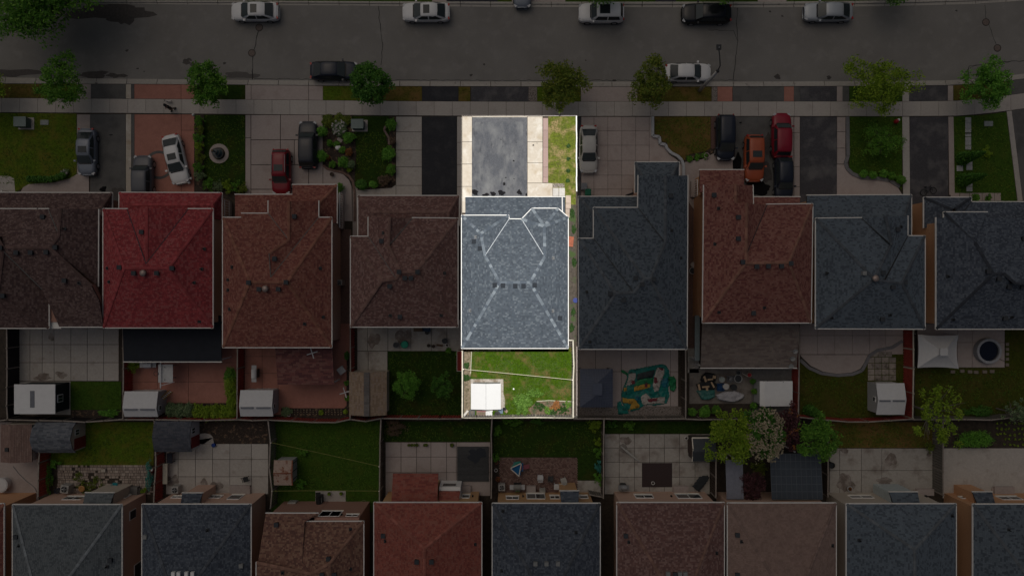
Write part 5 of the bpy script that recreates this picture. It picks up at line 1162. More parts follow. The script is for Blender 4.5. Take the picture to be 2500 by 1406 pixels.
def tree(label, px, py, rpx, kind, h=6.2, zc=3.4, rz=1.7, rp2=None, clumps=75, per=42, size=.26, seed=1, jag=.3, trunk=.085, fill=.55, name='tree', extra=None, bark=None, limbs=7, csize=.30, group='street trees'):
    rnd = random.Random(seed)
    c = W(px, py, zc); k = (HC-zc)/FP; rx = rpx*k; ry = (rp2 or rpx)*k
    t = thing(name, label, 'tree' if name == 'tree' else 'shrub', (c.x, c.y, 0), group=group)
    tr = G(); tr.tube((c.x,c.y,0),(c.x,c.y,zc*.55),trunk,trunk*.75,8)
    top = Vector((c.x,c.y,zc*.55)); tr.tube(top,(c.x+.1,c.y,zc+rz*.5),trunk*.75,trunk*.2,6)
    for i in range(limbs):
        a = 2*math.pi*i/limbs+rnd.uniform(-.3,.3); f = rnd.uniform(.55,.85)
        e = Vector((c.x+rx*f*math.cos(a), c.y+ry*f*math.sin(a), zc+rnd.uniform(-.3,.5)*rz))
        s = Vector((c.x,c.y,zc*rnd.uniform(.45,.75))); m = s.lerp(e,.5)+Vector((rnd.uniform(-.15,.15),rnd.uniform(-.15,.15),.15))
        tr.tube(s,m,trunk*.5,trunk*.33,5); tr.tube(m,e,trunk*.33,trunk*.1,5)
        for q in range(2):
            e2 = e+Vector((rnd.uniform(-.5,.5)*rx*.5,rnd.uniform(-.5,.5)*ry*.5,rnd.uniform(0,.4))); tr.tube(m,e2,trunk*.22,trunk*.07,4)
    obj('trunk', tr, bark or BARK, t)
    cr = crown(c, rx*.86, ry*.86, rz, clumps, per, size, rnd, fill, csize, jag)
    obj('crown', cr, LV[kind], t)
    if extra:
        for kd, n, sz, hh in extra:
            g = G()
            for _ in range(n):
                a = rnd.uniform(0,6.28); rr = math.sqrt(rnd.random())*.95
                leaves(g, (c.x+rx*rr*math.cos(a), c.y+ry*rr*math.sin(a), c.z+rz*math.sqrt(max(0,1-rr*rr))*hh), .16*rx, .16*ry, .12, 9, sz, rnd, up=1.2)
            obj('blossoms', g, LV[kd], t)
    return t
def shrub(label, px, py, rpx, kind, h=1.0, rp2=None, seed=1, size=.13, clumps=None, per=26, jag=.2, name='shrub', group='garden shrubs', z0=.06, extra=None, csize=.36):
    rnd = random.Random(seed*31+int(px))
    zc = z0+h*.55; c = W(px,py,zc); k = (HC-zc)/FP; rx = rpx*k; ry = (rp2 or rpx)*k
    t = thing(name, label, 'shrub', (c.x,c.y,z0), group=group)
    st = G()
    for i in range(5):
        a = 6.28*i/5; st.tube((c.x,c.y,z0),(c.x+rx*.5*math.cos(a),c.y+ry*.5*math.sin(a),zc),.025,.01,4)
    obj('stems', st, BARK, t)
    n = clumps or max(14, int(34*min(3.5, (rx*ry)/.45+.35)))
    fo = obj('foliage', crown((c.x,c.y,zc), rx*.88, ry*.88, h*.45, n, per, size, rnd, .6, csize, jag), LV[kind], t)
    if jag < .35:      # dense inner leaf mass of clipped plants
        cg = G(); leaves(cg, (c.x,c.y,zc+h*.08), rx*.86, ry*.86, h*.40, int(140*min(4,(rx*ry)/.25+.5)), size*1.5, rnd, up=1.6); obj('inner_foliage', cg, LV[kind], fo)
    if extra:
        g = G(); kd, m_, sz = extra
        for _ in range(m_):
            a = rnd.uniform(0,6.28); rr = math.sqrt(rnd.random())
            leaves(g, (c.x+rx*rr*math.cos(a), c.y+ry*rr*math.sin(a), z0+h*.95), .08,.08,.04, 7, sz, rnd, up=1.4)
        obj('blossoms', g, LV[kd], t)
    return t
# street trees
tree('big green street tree overhanging the road at the top left corner', 86, -46, 146, 'mid', zc=5.0, rz=2.6, rp2=146, clumps=360, per=55, seed=3, jag=.35, trunk=.2, size=.30)
tree('sliver of a street tree at the left edge', -52, 204, 66, 'yel', zc=2.8, rz=1.4, clumps=90, seed=4)
tree('ragged light green street tree left of the grey apron', 150, 200, 57, 'mid', seed=5, jag=.5, clumps=85, rp2=62)
tree('round street tree right of the red apron', 506, 206, 48, 'mid', seed=6, rp2=56, jag=.28, clumps=90)
tree('dense round street tree covering the black car front', 905, 207, 52, 'deep', seed=7, rp2=52, jag=.22, clumps=115, per=48)
tree('full street tree right of the brighter drive', 1372, 210, 57, 'olive', seed=8, rp2=62, jag=.35, clumps=120, per=45)
tree('narrow olive street tree beside the white parked sedan', 1592, 200, 47, 'olive', seed=9, rp2=62, jag=.45, clumps=85)
tree('airy yellow green street tree at the right', 2147, 208, 76, 'yel', seed=10, rp2=66, jag=.6, clumps=120, per=42, fill=.3, size=.25)
tree('lush green street tree near the right corner', 2405, 205, 62, 'bright', seed=11, rp2=58, jag=.45, clumps=105)
tree('green tuft of a tree across the street by the white hatchback', 1478, -40, 52, 'mid', zc=3.4, seed=12, clumps=70)
tree('green tuft of a tree across the street above the black hatchback', 1790, -42, 52, 'mid', zc=3.4, seed=13, clumps=70)
tree('small tree tip across the street above the right', 2192, -44, 56, 'mid', zc=3.2, seed=14, clumps=70)
# back yard trees
tree('round dense small tree on the dark back lawn', 990, 938, 35, 'bright', zc=2.0, rz=.9, seed=20, clumps=75, size=.17, jag=.2, trunk=.06, group='yard trees')
tree('smaller loose round tree beside the brighter yard fence', 1080, 944, 28, 'deep', zc=1.9, rz=.8, seed=21, clumps=55, size=.17, rp2=33, jag=.3, trunk=.06, group='yard trees')
tree('yellow green tree above the dark plastic shed', 1790, 1066, 66, 'yel', zc=4.0, rz=1.5, rp2=70, seed=22, clumps=110, jag=.4, fill=.3, group='yard trees')
tree('cream flowering tree in the tree group', 1862, 1060, 52, 'deep', zc=4.4, rz=1.5, rp2=68, seed=23, clumps=90, jag=.2, extra=[('cream',105,.26,1.0)], group='yard trees')
tree('dark purple maple right of the cream flowering tree', 1922, 1045, 34, 'purple', zc=3.2, rz=1.3, rp2=52, seed=24, clumps=80, jag=.35, group='yard trees', extra=[('rust',8,.22,.9)])
tree('green tree overhanging the bluish canopy', 1997, 1068, 50, 'mid', zc=4.2, rz=1.5, rp2=54, seed=25, clumps=110, jag=.35, size=.22, group='yard trees')
tree('purple maple beside the narrow pale canopy', 1836, 1185, 34, 'purple', zc=2.6, rz=1.0, rp2=38, seed=26, clumps=75, jag=.3, size=.2, group='yard trees')
tree('open branched tree with bare limbs at the lower right', 2292, 1010, 62, 'yel', zc=4.4, rz=1.3, rp2=80, seed=27, clumps=42, per=45, jag=.6, fill=.2, bark=BARKG, trunk=.14, limbs=10, csize=.24, group='yard trees')
tree('bare twiggy shrub tree at the right edge', 2478, 1008, 34, 'grey', zc=2.6, rz=.8, seed=28, clumps=22, per=22, jag=.6, bark=BARKG, limbs=12, group='yard trees')
tree('thorny light green shrub on the right front lawn', 2152, 346, 44, 'mid', zc=1.6, rz=.7, rp2=40, seed=29, clumps=90, per=34, jag=.55, size=.17, fill=.2, trunk=.05, limbs=12, group='yard trees', bark=BARKG)
# conifers
def cypress(label, bx, by, tx, ty, r0, seed):
    rnd = random.Random(seed); b = W(bx,by,0); h = HC*(1-(bx-1250)/(tx-1250)); h = min(3.4, max(1.6, h))
    t = thing('cypress', label, 'tree', (b.x,b.y,0), group='columnar cypresses'); obj('trunk', G().tube((b.x,b.y,0),(b.x,b.y,h*.8),.06,.02), BARK, t)
    g = G()
    for i in range(60):
        f = i/60; leaves(g, (b.x,b.y,.15+h*f), r0*(1-f)**.75+.04, r0*(1-f)**.75+.04, .16, 150, .19, rnd, up=.3)
    obj('foliage', g, LV['deep'], t); return t
cypress('dark cone cypress above the square stepping stone', 2345, 389, 2402, 363, .68, 1)
cypress('dark cone cypress below the square stepping stone', 2347, 441, 2408, 414, .70, 2)
cypress('bright green cone conifer at the olive lawn corner', 1972, 1000, 2010, 1010, .6, 3)
# front yard shrubs
for i in range(7): shrub('clipped dark hedge plant %s' % ['at the left end of the low hedge','second from the left in the low hedge','third from the left in the low hedge','in the middle of the low hedge','third from the right in the low hedge','second from the right in the low hedge','at the right end of the low hedge'][i], 73+i*13.5, 438-abs(i-3)*.2-(i>4)*(i-4)*4, 9, 'deep', h=.8, seed=i)
shrub('white flowering plant by the grey sedan', 160, 420, 8, 'grey', h=.5, extra=('white',10,.12), seed=3)
HB = [(486,296,'mid','at the top of the red drive border'),(486,318,'olive','second from the top of the red drive border'),(484,338,'bright','third from the top of the red drive border'),(486,360,'yel','in the middle of the red drive border'),(487,384,'olive','below the middle of the red drive border'),(485,410,'mid','near the foot of the red drive border'),(486,432,'grey','at the foot of the red drive border')]
for i,(x,y,k,l) in enumerate(HB): shrub('leafy border plant '+l, x, y, 13, k, h=.9, seed=40+i, jag=.4)
for i,(x,y,k,l) in enumerate([(508,452,'mid','at the left end of the lily bed'),(533,455,'grey','second in the lily bed'),(553,455,'yel','spiky and pale in the lily bed'),(575,456,'mid','fourth in the lily bed'),(592,462,'olive','at the right end of the lily bed')]): shrub('bushy plant '+l, x, y, 14, k, h=.7, seed=50+i, jag=.45)
FG = [(786,322,14,'bright','left of the white flowers by the black car',1.1),(786,382,15,'bright','beside the rear of the black car',1.1),(800,295,16,'olive','at the top left of the flower garden',.5),(828,294,17,'olive','along the top of the flower garden',.5),(848,294,12,'olive','left of the utility box in the flower garden',.5),(829,314,19,'grey','covered in white blossoms in the flower garden',.7),(852,336,15,'bright','right of the white flowers',1.0),(806,350,9,'mid','small and low in the flower garden',.5),(822,352,8,'mid','next to the pale stone',.5),(836,366,9,'mid','beside the white boulder',.5),(852,372,10,'rust','reddish and sparse in the flower garden',.6),(838,396,14,'bright','largest round in the flower garden',1.2),(812,402,9,'mid','small round at the foot of the flower garden',.8),(858,402,10,'grey','silvery at the foot of the flower garden',.9),(853,414,7,'yel','yellowish at the foot of the flower garden',.5),(800,385,7,'rust','reddish by the black car',.4)]
for i,(x,y,r,k,l,h) in enumerate(FG): shrub('plant '+l, x, y, r, k, h=h, seed=60+i, extra=('white',34,.16) if 'white blossoms' in l else None)
RB = [(955,304,13,16,'bright','clipped tall at the top of the narrow bed'),(958,345,8,9,'brown','purple brown and small in the narrow bed'),(947,376,17,19,'bright','large ball shaped in the narrow bed'),(955,414,13,14,'mid','loose in the narrow bed'),(938,440,16,13,'brown','brown and dry at the corner of the narrow bed'),(911,451,11,10,'bright','small ball shaped below the lawn'),(883,451,15,13,'deep','wide dark below the lawn')]
for i,(x,y,r,r2,k,l) in enumerate(RB): shrub('shrub '+l, x, y, r, k, h=1.0, rp2=r2, seed=80+i, jag=.12)
shrub('climbing plant beside the white porch railing', 830, 458, 9, 'mid', h=1.0, rp2=14, seed=90)
for i,(x,y,l) in enumerate([(2108,425,'first'),(2131,428,'second'),(2157,424,'third'),(2177,430,'fourth'),(2199,439,'fifth')]): shrub('clipped ball shrub, %s from the left in the right curved row' % l, x, y, 10.5 if i<4 else 13, 'bright' if i<3 else 'mid', h=.75, seed=100+i, jag=.06)
shrub('flowering plant at the tip of the upper cypress', 2408, 372, 12, 'yel', h=.5, seed=110, jag=.5)
shrub('low plant in front of the far right house', 2382, 484, 11, 'mid', h=.6, seed=111); shrub('leafy plant right of the low front plant', 2412, 484, 10, 'mid', h=.5, seed=112, jag=.5)
for i,(x,y) in enumerate([(1684,388),(1702,384),(1720,380)]): shrub('low plant in the small bed of the brown lawn, %s' % ['left','middle','right'][i], x, y, 8, 'mid', h=.3, seed=115+i)
# plants of the bright lot
shrub('bright leafy bush at the back of the brighter yard', 1275, 985, 24, 'lit', h=1.5, rp2=26, seed=120, jag=.4, size=.15); shrub('side branch bush of the brighter yard', 1305, 961, 20, 'lit', h=1.0, rp2=12, seed=121, jag=.6, size=.14, per=14)
shrub('dark green clump by the left fence of the brighter yard', 1139, 892, 7, 'litd', h=.5, rp2=8, seed=122); shrub('dark green clump left of the white shed in the brighter yard', 1140, 922, 10, 'litd', h=.6, rp2=8, seed=123)
for i,(x,y,k,r,l) in enumerate([(1318,990,'litd',12,'nearest the bright bush'),(1338,1000,'lit',11,'second'),(1356,992,'rust',12,'brownish'),(1374,1000,'litd',12,'dark'),(1388,988,'lit',9,'by the right fence'),(1352,1006,'litd',10,'against the rear fence')]): shrub('weedy plant in the brighter rear bed, %s' % l, x, y, r, k, h=.5, seed=125+i, jag=.5)
for i,(x,y) in enumerate([(1387,388),(1387,417),(1386,441),(1387,357)]): shrub('small dark tuft on the brighter front lawn, %s' % ['second from the top','third from the top','lowest','topmost'][i], x, y, 5, 'litd', h=.35, seed=135+i, size=.09)
for i,(x,y) in enumerate([(1398,520),(1401,560),(1400,760),(1396,800),(1402,640)]): shrub('weed clump in the side strip of the brighter house, %s' % ['topmost','second from the top','second from the bottom','lowest','in the middle'][i], x, y, 6, 'litd', h=.3, rp2=12, seed=140+i, size=.09)
# hedge and yard shrubs of the upper row
for i,(x,y,k) in enumerate([(420,1000,'grey'),(442,1002,'grey'),(462,1000,'grey'),(485,1003,'yel'),(505,1005,'yel'),(527,1004,'yel'),(548,1006,'yel'),(566,1004,'yel'),(568,980,'yel'),(566,958,'yel'),(562,935,'yel'),(563,915,'mid')]): shrub('hedge shrub of the terracotta yard, %s' % ['leftmost and silvery','second silvery one','third silvery one','first yellow green one','second yellow green one','third yellow green one','fourth yellow green one','in the corner of the hedge','just above the hedge corner','second above the hedge corner','third above the hedge corner','topmost by the fence'][i], x, y, 16, k, h=1.3, rp2=20, seed=150+i, jag=.25, group='hedge of the terracotta yard')
shrub('leafy plant at the corner of the red fence', 322, 893, 20, 'yel', h=1.2, rp2=16, seed=165, jag=.5); shrub('ground cover behind the small lawn', 266, 1008, 28, 'bright', h=.5, rp2=9, seed=166, jag=.2)
shrub('agave like plant in the seedling bed', 699, 1004, 13, 'grey', h=.6, seed=167); shrub('pale yellow plant in the seedling bed', 784, 1007, 6, 'yel', h=.3, seed=168); shrub('yellow green plant at the end of the seedling bed', 843, 1005, 6, 'yel', h=.3, seed=169); shrub('climber on the fence beside the white square table', 847, 868, 6, 'deep', h=1.0, rp2=12, seed=170)
for i,(x,y) in enumerate([(846,935),(848,972),(1118,862),(1095,855)]): shrub('small garden plant, %s' % ['upper one by the tan shed','lower one by the tan shed','at the lit fence corner','on the stained slabs'][i], x, y, 7, 'mid', h=.4, seed=171+i)
for i,(x,y,r,k) in enumerate([(1690,1005,11,'bright'),(1720,1005,16,'bright'),(1748,1000,12,'mid'),(1842,955,8,'mid'),(1840,990,9,'bright'),(1838,930,7,'deep')]): shrub('green shrub near the junk pile, %s' % ['leftmost','largest round one','beside the yellow green tree','left of the white shed','below the white shed corner','top one by the white shed'][i], x, y, r, k, h=.9, seed=180+i)
shrub('broad bright hedge at the lower right garden', 2380, 1072, 48, 'bright', h=1.2, rp2=22, seed=190, clumps=110); shrub('dark grassy clump by the far right rear fence', 2390, 1003, 36, 'deep', h=.8, rp2=14, seed=191, jag=.4)
# vegetables
rnd = random.Random(77); vg = thing('vegetable_rows', 'rows of pale young vegetables at the right edge', 'vegetables', W(2470,1060), group=None); g = G()
for j in range(5):
    for i in range(9):
        p = W(2432+i*11+rnd.uniform(-3,3), 1034+j*13+rnd.uniform(-2,2), .2)
        if p.x < W(2440,1070).x and j > 2: continue
        leaves(g, p, .13, .13, .05, 16, .14, rnd, up=1.2)
obj('seedlings', g, LV['yel'], vg, kind='stuff')
vg = thing('seedling_rows', 'dotted rows of seedlings in the dark bed', 'seedlings', W(770,1006)); g = G()
for j in range(3):
    for i in range(16):
        p = W(719+i*7.6, 1000+j*5.5, .16); leaves(g, p, .05, .05, .02, 5, .10, rnd, up=1.2)
obj('seedlings', g, LV['cream'], vg, kind='stuff')
# lower row shrubs
LS = [(1215,1052,10,14,'mid','dark left corner of the brick patio lawn'),(1212,1117,9,12,'bright','left of the brick patio'),(1250,1030,26,8,'mid','along the rear fence of the brick patio lawn'),(1310,1030,18,8,'deep','second along the rear fence of the brick patio lawn'),(1450,1038,19,14,'yel','round yellow green one in the corner of the brick patio lawn'),(1460,1080,10,11,'yel','pale one on the right of the brick patio lawn'),(1462,1105,12,14,'mid','spiky one on the right of the brick patio lawn'),(1460,1140,9,16,'teal','blue green one on the right of the brick patio lawn'),(1463,1168,12,14,'bright','bright one at the right end of the brick patio'),(1494,1036,14,10,'deep','dark one at the carpet yard corner'),(1536,1038,14,11,'mid','pale spotted one behind the carpet yard'),(965,1045,24,20,'brown','bare brown one above the deck yard'),(120,1165,8,40,'mid','overgrown strip beside the stone patio'),(132,1132,12,10,'bright','corner of the stone patio'),(364,1160,9,36,'teal','blue leaved strip beside the red fence'),(352,1197,8,6,'yel','yellow green clump by the stairs'),(738,1103,14,8,'mid','above the rusty shed'),(733,1180,14,12,'bright','below the rusty shed'),(1855,1143,20,18,'olive','olive one between the maples'),(1262,1196,5,5,'mid','potted one by the brick wall'),(2010,1036,14,8,'mid','by the brown lawn fence'),(2270,1092,12,14,'olive','at the pale grey fence')]
for i,(x,y,r,r2,k,l) in enumerate(LS): shrub('garden growth, '+l, x, y, r, k, h=.7 if k != 'brown' else 1.0, rp2=r2, seed=200+i, jag=.45, per=20)
for i,(x,y) in enumerate([(200,1180),(222,1186),(190,1160),(235,1172),(250,1190),(210,1195)]): shrub('weed patch growing in the stone patio, %s' % ['left of centre','centre','upper left','upper right','right','lowest'][i], x, y, 11, 'olive', h=.25, seed=230+i, jag=.6, per=14, size=.1)
# grass blades on the lawns (uncountable)
def grass(label, polys, dens, mat, size, seed, hmin=.03):
    rnd = random.Random(seed); g = G()
    for poly in polys:
        q = P2(poly,.09); x0,x1 = min(p[0] for p in q), max(p[0] for p in q); y0,y1 = min(p[1] for p in q), max(p[1] for p in q)
        for _ in range(int((x1-x0)*(y1-y0)*dens)):
            x, y = rnd.uniform(x0,x1), rnd.uniform(y0,y1)
            if not inpoly(x,y,q): continue
            if noise.noise(Vector((x*.5,y*.5,seed))) < -.12 and rnd.random() < .75: continue
            for b in range(3):
                a = rnd.uniform(0,6.28); s = size*rnd.uniform(.6,1.4); dx,dy = math.cos(a)*s, math.sin(a)*s
                g.add([(x-dy*.18,y+dx*.18,.085),(x+dy*.18,y-dx*.18,.085),(x+dx,y+dy,.085+s*rnd.uniform(.3,.9))], [(0,1,2)])
    tag(obj('grass', g, mat), label, 'grass', kind='stuff')
grass('short grass growing over the brighter back lawn', [[(1150,858),(1396,858),(1396,978),(1300,978),(1230,1012),(1230,924),(1150,924)]], 75, leafmat('grass_lit',(.05,.115,.012),(.085,.16,.02),(.15,.17,.05),k=.75), .11, 3)
grass('short dry grass growing over the brighter front lawn', [[(1340,287),(1404,287),(1404,470),(1394,500),(1380,470),(1350,450),(1340,445)]], 75, leafmat('grass_litf',(.10,.15,.02),(.16,.19,.035),(.25,.21,.08),k=.75), .10, 4)
grass('short grass growing over the unlit front lawns', [[(0,280),(186,280),(186,430),(60,450),(0,450)],rect(500,283,597,450),[(868,322),(940,322),(940,440),(872,455)],[(2076,290),(2200,290),(2200,440),(2110,420),(2076,400)],[(2332,290),(2450,280),(2475,480),(2334,480)],[(1600,290),(1733,290),(1733,360),(1672,380),(1630,350),(1600,325)]], 22, leafmat('grass_dim',(.028,.06,.006),(.05,.085,.008),(.08,.10,.012)), .13, 5)
grass('short grass growing over the unlit back lawns', [rect(950,862,1122,1012),[(110,1035),(370,1035),(370,1130),(110,1130)],rect(665,1032,925,1195),[(1206,1035),(1470,1035),(1470,1110),(1206,1110)],rect(936,1032,1195,1076),rect(1960,925,2115,1015),rect(2240,905,2500,1015),rect(2030,1035,2275,1090)], 18, leafmat('grass_dimb',(.024,.055,.006),(.042,.078,.008),(.07,.085,.012)), .13, 6)
# ------------------------------------------------------------------ cars
TYRE = M('tyre', (.015,.015,.016), rough=.9, var=.2); RIM = M('wheel_rim', (.34,.34,.35), rough=.35, metal=.6, var=.1)
HEADL = glossy('headlight_glass', (.42,.43,.44), rough=.1); TAILL = glossy('taillight_red', (.32,.012,.012), rough=.2); TRIM = M('car_trim', (.015,.015,.016), rough=.5)
def loft(secs):
    g = G(); n = len(secs[0]); vs = [p for s in secs for p in s]
    fs = [(i*n+j, i*n+j+1, (i+1)*n+j+1, (i+1)*n+j) for i in range(len(secs)-1) for j in range(n-1)]
    fs += [(i*n+n-1, i*n, (i+1)*n, (i+1)*n+n-1) for i in range(len(secs)-1)]
    fs += [tuple(range(n)), tuple(range(len(vs)-1, len(vs)-n-1, -1))]
    return g.add(vs, fs)
def car(label, px, py, ang, paint, kind='sedan', L=4.65, Wd=1.82, sun=False, rails=False, name=None):
    """ang: heading in degrees, 0 = towards the right of the picture, 90 = towards the top"""
    c = W(px, py, .75); t = thing(name or {'sedan':'sedan','suv':'suv','hatch':'hatchback','van':'minivan'}[kind], label, 'car', (c.x, c.y, .0), R(ang), group='parked cars')
    suv = kind in ('suv','van'); hw = Wd/2
    H = {'sedan':1.45,'hatch':1.52,'suv':1.70,'van':1.76}[kind]; belt = {'sedan':.95,'hatch':.98,'suv':1.08,'van':1.08}[kind]
    st = [(-.5,.66,.80),(-.485,.80,.90),(-.45,.91,.97),(-.38,.98,1.0),(-.2,1,1),(0,1,1),(.18,1,.99),(.26,1,.97),(.36,.98,.92),(.43,.92,.86),(.475,.80,.78),(.5,.62,.68)]
    secs = []
    for f, w, zf in st:
        x = f*L; y = hw*w; zt = belt*zf
        half = [(y*.25,zt+.035),(y*.66,zt+.022),(y*.90,zt-.035),(y*.985,zt-.13),(y,zt*.62),(y*.985,.36),(y*.93,.24)]
        secs.append([(x, a, z) for a, z in half[::-1][::-1]] + [(x, -a, z) for a, z in half[::-1]])
    g = loft(secs); body = obj('body', g, paint, t, world=False, smooth=True)
    xf, xf2, xr2, xr = {'sedan':(.25,.065,-.235,-.415),'hatch':(.235,.075,-.34,-.455),'suv':(.235,.085,-.385,-.47),'van':(.30,.12,-.42,-.485)}[kind]
    xf, xf2, xr2, xr = [q*L for q in (xf,xf2,xr2,xr)]
    wb, wr = hw*.93, hw*(.73 if not suv else .77); zb = belt+.0
    # greenhouse: sections along x
    def sec(x, zt, w, wtop):
        return [(x,-w,zb-.05),(x,-w,zb+.02),(x,-wtop,zt-.05),(x,-wtop*.86,zt),(x,-wtop*.4,zt+.025),(x,wtop*.4,zt+.025),(x,wtop*.86,zt),(x,wtop,zt-.05),(x,w,zb+.02),(x,w,zb-.05)]
    m1 = xf2-(xf2-xr2)*.35; m2 = xf2-(xf2-xr2)*.7
    gs = [sec(xf,zb+.03,wb*.88,wb*.80), sec(xf2+.12,H-.10,wb*.985,wr*.96), sec(xf2-.1,H-.03,wb,wr), sec(m1,H,wb,wr), sec(m2,H-.01,wb,wr), sec(xr2+.1,H-.05,wb*.985,wr*.97), sec(xr2-.06,H-.12,wb*.975,wr*.94), sec(xr,zb+.03,wb*.86,wb*.78)]
    obj('cabin', loft(gs), paint, t, world=False, smooth=True)
    def quad(name, pts, mat, off, parent=t, nx=6):
        a,b,c_,d = [Vector(p) for p in pts]; nn = (b-a).cross(d-a).normalized(); off = Vector(off); q = G(); vs = []
        for i in range(nx+1):
            for j in range(4):
                u, v = i/nx, j/3; p = a.lerp(b,u).lerp(d.lerp(c_,u),v)+off*(1+.9*4*u*(1-u)*.5); vs.append(p)
        q.add(vs, [(i*4+j,(i+1)*4+j,(i+1)*4+j+1,i*4+j+1) for i in range(nx) for j in range(3)])
        return obj(name, q, mat, parent, world=False, smooth=True)
    zt = H-.10
    e = .05
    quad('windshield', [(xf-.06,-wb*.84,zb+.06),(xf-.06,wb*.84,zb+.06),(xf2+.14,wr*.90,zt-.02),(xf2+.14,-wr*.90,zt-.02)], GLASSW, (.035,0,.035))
    quad('rear_window', [(xr+.08,-wb*.80,zb+.07),(xr+.08,wb*.80,zb+.07),(xr2-.04,wr*.86,zt-.04),(xr2-.04,-wr*.86,zt-.04)], GLASSC, (-.035,0,.035))
    mid = (xf2+xr2)/2+.1
    for s in (-1,1):
        quad('side_window', [(xf-.34,s*wb*.985,zb+.05),(mid+.05,s*wb*1.0,zb+.05),(mid+.05,s*wr*1.0,H-.11),(xf2+.02,s*wr*.985,H-.12)], GLASSC, (0,s*.02,.008))
        quad('side_window', [(mid-.05,s*wb*1.0,zb+.05),(xr+.30,s*wb*.97,zb+.05),(xr2+.08,s*wr*.97,H-.15),(mid-.05,s*wr*1.0,H-.11)], GLASSC, (0,s*.02,.008))
        mg = G().ob((xf-.22, s*(hw+.07), zb+.05), (.16,.20,.13)); obj('mirror', mg, paint, t, world=False)
        hl = G().ob((L*.452, s*hw*.70, belt*.76), (.30,.36,.10), rz=-s*.55); obj('headlight', hl, HEADL, t, world=False)
        tl = G().ob((-L*.475, s*hw*.68, belt*.87), (.16,.34,.13), rz=s*.5); obj('taillight', tl, TAILL, t, world=False)
        if rails: obj('roof_rail', G().bar((xf2-.2,s*wr*.92,H+.04),(xr2+.2,s*wr*.92,H+.03),.04,.05), GREYM, t, world=False)
        for x in (L*.30,-L*.295):
            r = .33 if not suv else .37
            w_ = obj('wheel', G().lathe((0,0,0), [(r*.62,-.11),(r*.94,-.10),(r,-.05),(r,.05),(r*.94,.10),(r*.62,.11)], 18), TYRE, t, world=False)
            w_.location = (x, s*(hw-.10), r); w_.rotation_euler = (R(90),0,0)
            rm = obj('rim', G().lathe((0,0,0), [(r*.15,-.125),(r*.6,-.12),(r*.62,.12),(r*.15,.125)], 14), RIM, w_, world=False)
    if sun: obj('sunroof', G().ob((xf2-(xf2-xr2)*.30,0,H+.022),(.62 if sun == 1 else 1.0,wr*1.25,.02)), GLASSC, t, world=False)
    obj('grille', G().ob((L*.485,0,belt*.52),(.06,hw*1.0,.16)), TRIM, t, world=False)
    obj('wiper_cowl', G().ob((xf+.03,0,zb+.035),(.14,wb*1.45,.02),), TRIM, t, world=False)
    return t
WHT = glossy('paint_white',(.66,.66,.655),rough=.35); SIL = glossy('paint_silver',(.36,.385,.41),rough=.35,metal=.2); BLK = glossy('paint_black',(.010,.011,.014),rough=.2); DBL = glossy('paint_dark_blue',(.018,.022,.034),rough=.25)
GRY = glossy('paint_grey',(.17,.19,.225),rough=.35,metal=.2); RED = glossy('paint_red',(.20,.012,.020),rough=.3); ORG = glossy('paint_orange',(.34,.075,.03),rough=.35); DRD = glossy('paint_dark_red',(.22,.010,.024),rough=.3); CHR = glossy('paint_charcoal',(.03,.032,.038),rough=.3); IVO = glossy('paint_ivory',(.46,.45,.425),rough=.4)
car('white sedan with a sunroof parked at the far kerb, leftmost', 622, 28, 180, WHT, 'sedan', 4.65, sun=1)
car('white sedan with a sunroof parked at the far kerb, second from the left', 1040, 29.5, 180, WHT, 'sedan', 4.65, sun=1)
car('white hatchback with a large dark glass roof at the far kerb', 1468, 32, 180, WHT, 'suv', 4.45, 1.85, sun=2)
car('glossy black hatchback parked at the far kerb', 1725, 33, 180, BLK, 'hatch', 4.85, 1.92)
car('silver sedan parked at the far kerb, rightmost', 2023, 29, 180, SIL, 'sedan', 4.75)
car('blue grey car poking in at the top edge', 1275, -38, 270, GRY, 'sedan', 4.6, 1.75)
car('black sedan at the near kerb half under the round tree', 815, 173, 0, DBL, 'sedan', 4.65)
car('white sedan at the near kerb beside the street lamp', 1680, 177, 0, WHT, 'sedan', 4.45, 1.75, sun=False)
car('grey sedan with a sunroof on the left asphalt drive', 211, 371, 270, GRY, 'sedan', 4.6, 1.8, sun=1)
car('black off road car with a grey roof on the red drive', 349, 432, 90, glossy('paint_gunmetal',(.09,.093,.105),rough=.3), 'suv', 4.2, 1.85)
car('white sedan parked askew on the red drive', 428, 389, 283, WHT, 'sedan', 4.9, 1.85, sun=1)
car('red suv on the pinkish concrete drive', 687, 420, 270, RED, 'suv', 4.45, 1.82, sun=1, rails=True)
car('black suv next to the flower garden', 752, 354, 90, CHR, 'suv', 4.65, 1.85)
car('ivory sedan on the brown concrete drive', 1437, 364, 270, IVO, 'sedan', 4.65, 1.78)
car('dark blue minivan beside the brown lawn', 1771, 336, 270, DBL, 'van', 4.5, 1.85)
car('orange suv in the middle of the dark drive', 1841, 387, 270, ORG, 'suv', 4.6, 1.88, sun=1)
car('dark red hatchback nosing over the sidewalk', 1908, 331, 90, DRD, 'suv', 4.4, 1.85)
car('charcoal sedan tucked in front of the rust house', 1914, 436, 270, DBL, 'hatch', 4.4, 1.8)
